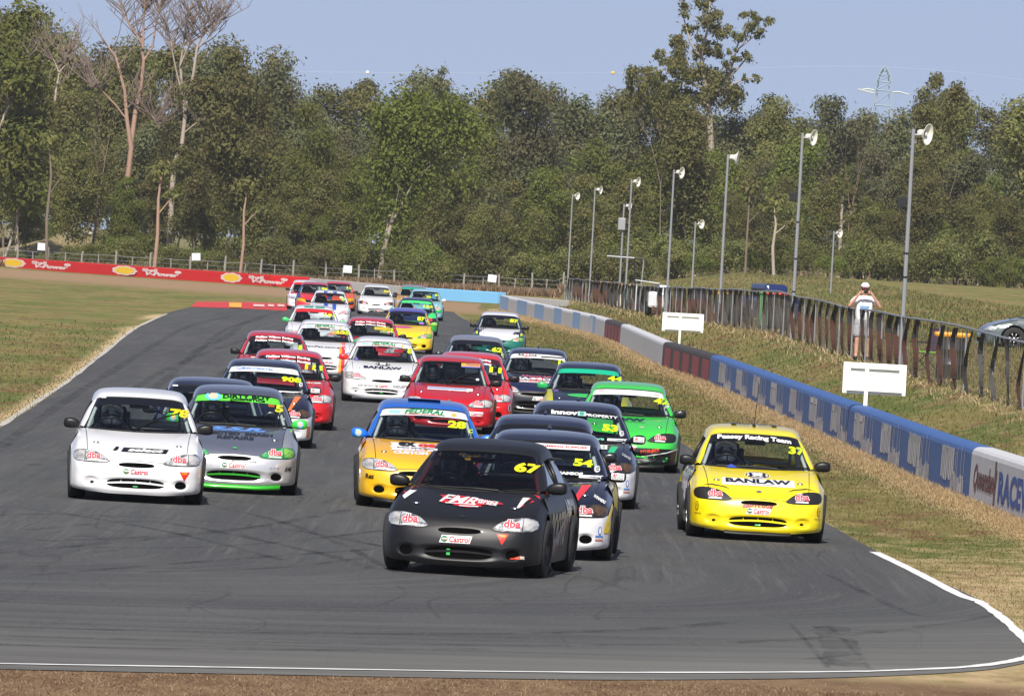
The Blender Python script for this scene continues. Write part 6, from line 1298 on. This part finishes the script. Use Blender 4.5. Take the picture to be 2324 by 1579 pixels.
pl = empty('power_line', 'faint pale power line sagging across the sky with marker balls on it', 'cable', (0, 0, 0))
for y0, y1, sg in ((170, 158, 10), (262, 215, 4)):
    pass
PLP = [at(x, y, 1450) for x, y in ((-200, 228), (300, 236), (834, 240), (1391, 240), (1700, 222), (2003, 158), (2300, 200), (2600, 240))]
MB().tube([Vector(p) for p in smooth([tuple(at(x, y, 1450)) for x, y in ((-200, 150), (300, 158), (834, 165), (1391, 166), (2003, 152), (2500, 205))], 6)], .016, 4, False).build('cable', mat('cable_pale', lin((196, 204, 220)), .5), pl)
for px, c_, lab in ((834, (235, 236, 238), 'small white marker ball on the power line left of centre'), (1391, (240, 190, 60), 'small orange marker ball on the power line right of centre')):
    p = at(px, 165 if px < 1000 else 166, 1450); o = MB().lathe([(.001, -.28), (.16, -.24), (.25, -.12), (.28, 0), (.25, .12), (.16, .24), (.001, .28)], 14).build('marker_ball', mat('ball_%d' % px, lin(c_), .4), None, True); o.location = p; tag(o, lab, 'marker ball')
# ------------------------------------------------------------------ figures
def skin_body(name, joints, edges, root, sub=2):
    me = bpy.data.meshes.new(name); names = list(joints); me.from_pydata([joints[n][0] for n in names], [(names.index(a_), names.index(b_)) for a_, b_ in edges], [])
    ob = bpy.data.objects.new(name, me); SC.collection.objects.link(ob); ob.modifiers.new('s', 'SKIN'); sv = me.skin_vertices[0].data
    for i, n in enumerate(names):
        r_ = joints[n][1]; sv[i].radius = r_ if isinstance(r_, tuple) else (r_, r_)
        sv[i].use_root = (n == root)
    ss = ob.modifiers.new('u', 'SUBSURF'); ss.levels = sub; ss.render_levels = sub
    dg = bpy.context.evaluated_depsgraph_get(); out = bpy.data.meshes.new_from_object(ob.evaluated_get(dg)); bpy.data.objects.remove(ob)
    out.polygons.foreach_set('use_smooth', [True]*len(out.polygons)); out.name = name; return out
SUIT = mat('dark_race_suit', (.02, .022, .03), .8, noise=.3); HELG = mat('grey_helmet', (.20, .22, .23), .3, coat=.8); VIS = mat('dark_visor', (.008, .009, .012), .12, coat=1)
# driver (seated, both hands on the wheel)
J = {'pel': ((-.32, 2.02, .46), .15), 'waist': ((-.32, 2.06, .60), .13), 'chest': ((-.32, 2.05, .76), (.17, .12)), 'nk': ((-.32, 2.02, .88), .06), 'head': ((-.32, 1.99, .98), .085)}
E = [('pel', 'waist'), ('waist', 'chest'), ('chest', 'nk'), ('nk', 'head')]
for sg, k in ((-1, 'l'), (1, 'r')):
    J.update({'sh'+k: ((-.32+sg*.19, 2.03, .82), .065), 'el'+k: ((-.32+sg*.27, 1.83, .70), .048), 'wr'+k: ((-.32+sg*.17, 1.66, .82), .034), 'ha'+k: ((-.32+sg*.155, 1.60, .86), .042),
              'hp'+k: ((-.32+sg*.10, 1.95, .42), .09), 'kn'+k: ((-.32+sg*.13, 1.55, .50), .065), 'an'+k: ((-.32+sg*.12, 1.38, .30), .045)})
    E += [('chest', 'sh'+k), ('sh'+k, 'el'+k), ('el'+k, 'wr'+k), ('wr'+k, 'ha'+k), ('pel', 'hp'+k), ('hp'+k, 'kn'+k), ('kn'+k, 'an'+k)]
DRV = skin_body('person', J, E, 'pel', 1)
hel = MB(); prof = [(.001, .150), (.06, .145), (.10, .120), (.125, .070), (.132, .01), (.130, -.05), (.118, -.10), (.10, -.125), (.07, -.13)]
hel.lathe(prof, 24, Matrix.Translation((-.32, 1.99, .985)) @ Matrix.Diagonal((1, 1.08, 1, 1))); HEL = hel.me('helmet', True)
vz = MB(); rows = []
for z in np.linspace(-.045, .045, 6): rows.append([(-.32+.1345*math.sin(q)*(1-.12*(z > .02)), 1.99-.1345*1.09*math.cos(q)*(1-abs(z)*.6), .985+z+.005) for q in np.linspace(-1.1, 1.1, 14)])
vz.grid(rows); VISM = vz.me('visor', True)
chn = MB().box((-.32, 1.865, .895), (.10, .05, .055), None, .02).me('chin_bar', True)
HCOL = {'78': (.62, .64, .65), '5': (.22, .24, .24), '28': (.50, .56, .58), '37': (.75, .78, .78), '17': (.4, .42, .44), '67': (.05, .05, .06)}
for num, car in CARS.items():
    if car.location.y > 300: continue
    if num in ('dark', 'navy'): continue
    o = link('person', DRV.copy() if False else DRV, SUIT); o.matrix_world = Matrix.Translation(car.location) @ Matrix.Rotation(car.rotation_euler[2], 4, 'Z')
    col = HCOL.get(num, (.04, .045, .05)); cn = 'grey' if sum(col) > .6 else 'dark'
    who = car['label']; short = {'78': 'plain white car', '5': 'silver grey car', '28': 'blue roofed yellow car', '37': 'bright yellow car', '67': 'matte black car'}.get(num)
    d_ = car['label'].split(' with ')[0].split(' running')[0].split(' leading')[0].split(' in front')[0]
    nm_ = short or {'54': 'navy car with red bonnet stripe', '908': 'navy car with orange stripes', '111': 'nearer left team car in red', '1': 'farther left team car in red', '101': 'white car with red visor strip', '105': 'white car with orange bonnet stripe', '8': 'white car with red mirrors', '2': 'red car with yellow windscreen patch', '87': 'yellow car with purple roof strip', '97': 'navy car with white bonnet', '62': 'dark grey car', '11': 'red car beside the crimson one', 'cb': 'crimson car with raised wiper', '17': 'navy car with black bumper', '44': 'car with teal visor strip', '42': 'bright green car', '53': 'navy car with green bonnet stripe'}.get(num, d_)
    tag(o, 'driver in %s helmet inside the %s' % (cn, nm_), 'person', 'race drivers in their cars')
    h = link('helmet', HEL, mat('helmet_%d' % int(col[0]*100), col, .3, coat=.8), o); link('visor', VISM, VIS, h); link('chin_bar', chn, mat('helmet_%d' % int(col[0]*100), col, .3), h)
# photographer behind the fence
yp = fy(1957); pb_ = at(1963, 700, yp+2.2); pz = float(ground_z(pb_.x, yp+2.2)); feet = Vector((pb_.x-.02, yp+2.2, pz))
SKN = mat('skin', lin((206, 156, 134)), .55, noise=.08, nscale=8); SHIRT = mat('white_shirt', (.78, .78, .82), .85, noise=.06, nscale=12); SHORT = mat('patterned_shorts', (.34, .33, .35), .9, noise=.8, nscale=22)
hT = at(1963, 641, yp+2.2).z-pz; sc = hT/1.80
J = {'pel': ((0, 0, .95), (.12, .09)), 'waist': ((0, 0, 1.08), (.115, .08)), 'chest': ((0, 0, 1.32), (.14, .09)), 'nk': ((0, -.01, 1.50), .058), 'jaw': ((0, -.03, 1.57), .062), 'head': ((0, -.03, 1.66), (.078, .095)), 'crown': ((0, -.02, 1.72), .07)}
E = [('pel', 'waist'), ('waist', 'chest'), ('chest', 'nk'), ('nk', 'jaw'), ('jaw', 'head'), ('head', 'crown')]
for sg, k in ((-1, 'l'), (1, 'r')):
    J.update({'sh'+k: ((sg*.19, 0, 1.42), .062), 'el'+k: ((sg*.37, -.16, 1.22), .045), 'wr'+k: ((sg*.15, -.28, 1.53), .030), 'pa'+k: ((sg*.105, -.285, 1.585), (.036, .022)),
              'hp'+k: ((sg*.10, 0, .90), .095), 'kn'+k: ((sg*.12, -.02, .50), .062), 'ca'+k: ((sg*.125, .02, .36), .058), 'an'+k: ((sg*.13, .03, .09), .040), 'to'+k: ((sg*.15, -.14, .04), .040)})
    E += [('chest', 'sh'+k), ('sh'+k, 'el'+k), ('el'+k, 'wr'+k), ('wr'+k, 'pa'+k), ('pel', 'hp'+k), ('hp'+k, 'kn'+k), ('kn'+k, 'ca'+k), ('ca'+k, 'an'+k), ('an'+k, 'to'+k)]
body = skin_body('person', J, E, 'pel'); bmx = bmesh.new(); bmx.from_mesh(body)
def finger(pts, r0):
    mb = MB(); mb.tube(pts, [r0, r0*.95, r0*.8, r0*.5], 6); k = [bmx.verts.new(v) for v in mb.v]
    for f in mb.f:
        try: bmx.faces.new([k[i] for i in f])
        except Exception: pass
for sg in (-1, 1):
    for i in range(4):
        z = 1.605-.017*i-.005; L = (.070, .078, .074, .060)[i]
        finger([(sg*.115, -.30, z), (sg*(.115-L*.45), -.325, z+.004), (sg*(.115-L*.8), -.328, z), (sg*(.115-L), -.322, z-.004)], .0095)
    finger([(sg*.10, -.27, 1.55), (sg*.07, -.285, 1.535), (sg*.05, -.29, 1.545), (sg*.035, -.29, 1.55)], .011)
bmx.to_mesh(body); bmx.free(); body.polygons.foreach_set('use_smooth', [True]*len(body.polygons))
ph = link('person', body, SKN); ph.location = feet; ph.scale = (sc,)*3; ph.rotation_euler = (0, 0, .04)
tag(ph, 'spectator in white cap, printed shirt and shorts photographing the race from behind the fence', 'person')
J2 = {'b': ((0, 0, .80), (.215, .165)), 'w': ((0, 0, 1.08), (.205, .155)), 'c': ((0, 0, 1.32), (.205, .145)), 'n': ((0, 0, 1.49), .085)}; E2 = [('b', 'w'), ('w', 'c'), ('c', 'n')]
for sg, k in ((-1, 'l'), (1, 'r')): J2.update({'s'+k: ((sg*.20, -.005, 1.42), .078), 'e'+k: ((sg*.315, -.10, 1.285), .068)}); E2 += [('c', 's'+k), ('s'+k, 'e'+k)]
link('shirt', skin_body('shirt', J2, E2, 'b'), SHIRT, ph)
g_ = []
for z in (1.20, 1.265): g_.append(z)
mb = MB()
for (z0, z1, c_) in ((1.14, 1.26, 'a'),): mb.grid([[(.178*math.sin(q), -.142*math.cos(q)*1.0, z0+.02*math.sin(q*9)) for q in np.linspace(-.85, .85, 14)], [(.187*math.sin(q), -.145*math.cos(q), z1) for q in np.linspace(-.85, .85, 14)]])
mb.build('shirt_print', mat('blue_print', lin((120, 160, 205)), .85, noise=.5, nscale=16), ph)
mb = MB(); mb.grid([[(.178*math.sin(q), -.145*math.cos(q), 1.115+.004*math.sin(q*5)) for q in np.linspace(-.85, .85, 14)], [(.179*math.sin(q), -.1455*math.cos(q), 1.14) for q in np.linspace(-.85, .85, 14)]]); mb.build('shirt_stripe', mat('slate_print', lin((64, 84, 120)), .85), ph)
J3 = {'w': ((0, 0, 1.04), (.19, .15)), 'p': ((0, 0, .90), (.20, .155))}; E3 = [('w', 'p')]
for sg, k in ((-1, 'l'), (1, 'r')): J3.update({'h'+k: ((sg*.115, 0, .80), .135), 'k'+k: ((sg*.135, -.01, .50), .120)}); E3 += [('p', 'h'+k), ('h'+k, 'k'+k)]
link('shorts', skin_body('shorts', J3, E3, 'w'), SHORT, ph)
cap = link('cap', MB().lathe([(.001, .110), (.05, .104), (.085, .075), (.102, .03), (.105, -.01)], 20, Matrix.Translation((0, -.015, 1.69))).me('cap', True), SHIRT, ph)
mb = MB(); rows = []
for t in np.linspace(0, 1, 5): rows.append([((.085-.012*t)*math.sin(q), -.015-(.095+.075*t)*math.cos(q), 1.695-.03*t-.03*abs(math.sin(q))*t) for q in np.linspace(-1.2, 1.2, 12)])
mb.grid(rows); DRED = mat('dark_red_cap', lin((96, 28, 34)), .8); mb.build('cap_peak', DRED, cap, True); MB().lathe([(.1055, -.035), (.107, -.03), (.107, .0), (.1055, .005)], 20, Matrix.Translation((0, -.012, 1.70))).build('cap_band', DRED, cap); link('cap_badge', MB().box((0, -.107, 1.735), (.02, .006, .03)).me('cap_badge'), DRED, cap)
MB().box((0, -.318, 1.585), (.15, .016, .078), None, .006).lathe([(.001, .03), (.028, .03), (.030, 0)], 12, Matrix.Translation((.01, -.325, 1.585)) @ Matrix.Rotation(math.pi/2, 4, 'X')).build('camera_body', BLK, ph) if False else None
cm_ = MB().box((0, -.315, 1.585), (.15, .018, .078), None, .006).lathe([(.001, .026), (.026, .026), (.030, 0)], 12, Matrix.Translation((.012, -.325, 1.585)) @ Matrix.Rotation(math.pi/2, 4, 'X')).build('compact_camera', BLK)
cm_.matrix_world = ph.matrix_basis.copy() if False else Matrix.Translation(feet) @ Matrix.Rotation(.04, 4, 'Z') @ Matrix.Scale(sc, 4); tag(cm_, 'small black camera held up before the face of the spectator', 'camera')
for sg in (-1, 1):
    link('ear', MB().lathe([(.001, .012), (.020, .008), (.024, 0), (.018, -.008)], 10, Matrix.Translation((sg*.085, -.02, 1.635)) @ Matrix.Rotation(math.pi/2, 4, 'Y') @ Matrix.Diagonal((1.4, 1, 1, 1))).me('ear', True), SKN, ph)
link('hair', MB().lathe([(.080, .06), (.092, .03), (.094, -.02), (.085, -.06), (.06, -.075)], 16, Matrix.Translation((0, .0, 1.655))).me('hair', True), mat('dark_brown_hair', (.03, .018, .012), .8), ph)
link('nose', MB().lathe([(.001, .028), (.010, .018), (.017, 0), (.016, -.01)], 8, Matrix.Translation((0, -.115, 1.605)) @ Matrix.Rotation(math.pi/2, 4, 'X')).me('nose', True), SKN, ph)
link('mouth', MB().box((0, -.103, 1.553), (.045, .012, .010), None, .003).me('mouth'), mat('lips', lin((150, 70, 66)), .6), ph)
for sg in (-1, 1): link('eye', MB().lathe([(.001, .012), (.010, .008), (.013, 0)], 8, Matrix.Translation((sg*.033, -.104, 1.645)) @ Matrix.Rotation(math.pi/2, 4, 'X')).me('eye', True), mat('eye_dark', (.05, .04, .035), .3), ph)
for sg in (-1, 1): link('shoe', MB().box((sg*.145, -.05, .045), (.10, .28, .09), Matrix.Rotation(-sg*.1, 3, 'Z') if False else None, .03).me('shoe', True), BLK, ph)
# ------------------------------------------------------------------ grass
def grass_mat(name, kind):
    m = bpy.data.materials.new(name); m.use_nodes = True; nt = m.node_tree; b = nt.nodes['Principled BSDF']; g = nd(nt, 'ShaderNodeNewGeometry')
    if kind == 'dry': c = mixc(nt, g.outputs['Random Per Island'], (.40, .29, .15), (.68, .53, .33))
    elif kind == 'soil': c = mixc(nt, g.outputs['Random Per Island'], (.22, .14, .08), (.46, .33, .20))
    else: c = mixc(nt, .45, grass_color(nt, g.outputs['Position']), mixc(nt, g.outputs['Random Per Island'], (.12, .15, .04), (.36, .29, .14)))
    nt.links.new(c, b.inputs[0]); b.inputs['Roughness'].default_value = .8; b.inputs['Specular IOR Level'].default_value = .15
    tr = nd(nt, 'ShaderNodeBsdfTranslucent'); nt.links.new(c, tr.inputs[0]); mx = nd(nt, 'ShaderNodeMixShader'); mx.inputs[0].default_value = .3; nt.links.new(b.outputs[0], mx.inputs[1]); nt.links.new(tr.outputs[0], mx.inputs[2]); nt.links.new(mx.outputs[0], nt.nodes['Material Output'].inputs[0]); return m
GM_, DM_, SM_ = grass_mat('grass_blades', 'green'), grass_mat('dry_straw', 'dry'), grass_mat('soil_litter', 'soil')
def blades(name, x, y, h, w, mtl, lean=.35, label=None, seed=1, zoff=0):
    r = np.random.default_rng(seed); n = len(x); z = ground_z(x, y)+zoff-.01; a_ = r.random(n)*math.pi; dx, dy = np.cos(a_)*w/2, np.sin(a_)*w/2*3
    tx, ty = r.normal(size=n)*lean*h, r.normal(size=n)*lean*h*1.5; b = np.stack([x, y, z], 1)
    P = np.stack([b+np.stack([-dx, -dy, 0*z], 1), b+np.stack([dx, dy, 0*z], 1), b+np.stack([tx, ty, h], 1)], 1)
    return tag(link(name, quads_mesh(name, P, 3), mtl), label, 'grass', kind='stuff')
TPA = TP; r = np.random.default_rng(4)
def sample(n, xlo, xhi, ylo, yhi, dens_=None):
    x = xlo+(xhi-xlo)*r.random(n); u_ = r.random(n); y = 1/(1/ylo+(1/yhi-1/ylo)*u_) if dens_ == 'persp' else ylo+(yhi-ylo)*u_; return x, y
x, y = sample(260000, -2.5, 7.4, 84, 420, 'persp'); k = (~inpoly(x, y, TPA)) & (x < XW(y)-.02); x, y = x[k], y[k]
h = (.012+.028*r.random(len(x)))*(1+.8*r.random(len(x))**4); h *= np.clip(y/130, .8, 2); blades('verge_grass', x, y, h, .016*np.clip(y/110, .8, 3), GM_, label='short green and olive grass on the verge between track and barrier', seed=2)
y = 1/(1/86+(1/480-1/86)*r.random(150000)); x = XW(y)-.02-np.abs(r.normal(size=len(y)))*.42; h = .02+.10*r.random(len(x))*np.exp(-(XW(y)-x)/.35); blades('dry_verge_grass', x, y, h*np.clip(y/140, .9, 1.5), .012*np.clip(y/110, .8, 3), DM_, .5, 'tall dry straw grass along the foot of the trackside barrier', 3)
x, y = sample(260000, -3, 30, 108, 640, 'persp'); k = (x > XW(y)+.42) & (x < XF(y)+18) & ((y < 484) | (x > 3.4)); x, y = x[k], y[k]; h = .02+.05*r.random(len(x)); blades('bank_grass', x, y, h*np.clip(y/150, .8, 2.2), .022*np.clip(y/130, .8, 3), GM_, label='rough green and brown grass on the bank behind the barrier', seed=5)
y = 1/(1/112+(1/560-1/112)*r.random(5000)); x = XF(y)-.1+r.normal(size=len(y))*.30; blades('dry_bank_grass', x, y, (.04+.08*r.random(len(x)))*np.clip(y/170, .8, 1.4), .02*np.clip(y/130, .8, 3), DM_, .5, 'sparse dry tussocks under the mesh fence', 6)
x, y = sample(150000, -30, -6, 112, 330, 'persp'); k = ~inpoly(x, y, TPA) & (np.interp(x, bx, by)-y > 30) & (r.random(len(x)) < np.clip((330-y)/150, 0, 1)); x, y = x[k], y[k]; h = .015+.04*r.random(len(x)); blades('infield_grass', x, y, h*np.clip(y/170, .8, 2), .024*np.clip(y/130, .8, 3.4), GM_, label='short patchy grass on the infield left of the track', seed=7)
x, y = sample(150000, -6, 6, 61, 73.8); k = ~inpoly(x, y+.25, TPA); x, y = x[k], y[k]; blades('foreground_litter', x, y, .008+.030*r.random(len(x))**2, .012, SM_, 1.2, 'brown soil crumbs and dead grass along the near edge of the track', 8)
x, y = sample(9000, -6, 7, 61, 76.); k = ~inpoly(x, y+.15, TPA); x, y = x[k], y[k]; blades('foreground_straw', x, y, .012+.03*r.random(len(x))**2, .008, DM_, 1.2, 'scattered dry straw tufts in the near brown earth', 9)
x, y = sample(40000, -50, 3.6, 650, 663); h = .2+.45*r.random(len(x)); blades('tall_dry_grass', x, y, h, .12, DM_ if False else grass_mat('tall_grass_brown', 'soil'), .3, 'tall brown dry grass behind the far barriers along the wire fence', 10)
# ------------------------------------------------------------------ haze
hz = MB().box((0, 1500, 19.5), (2600, 3060, 43)).build('haze', None); hm = bpy.data.materials.new('haze_air'); hm.use_nodes = True; hn = hm.node_tree; hn.nodes.clear()
ho = hn.nodes.new('ShaderNodeOutputMaterial'); pv = hn.nodes.new('ShaderNodeVolumePrincipled'); pv.inputs['Color'].default_value = (.86, .91, 1, 1); pv.inputs['Density'].default_value = .00007; pv.inputs['Anisotropy'].default_value = 0
hn.links.new(pv.outputs[0], ho.inputs['Volume']); hz.data.materials.append(hm); tag(hz, 'thin pale air haze over the whole circuit', 'haze', kind='stuff')
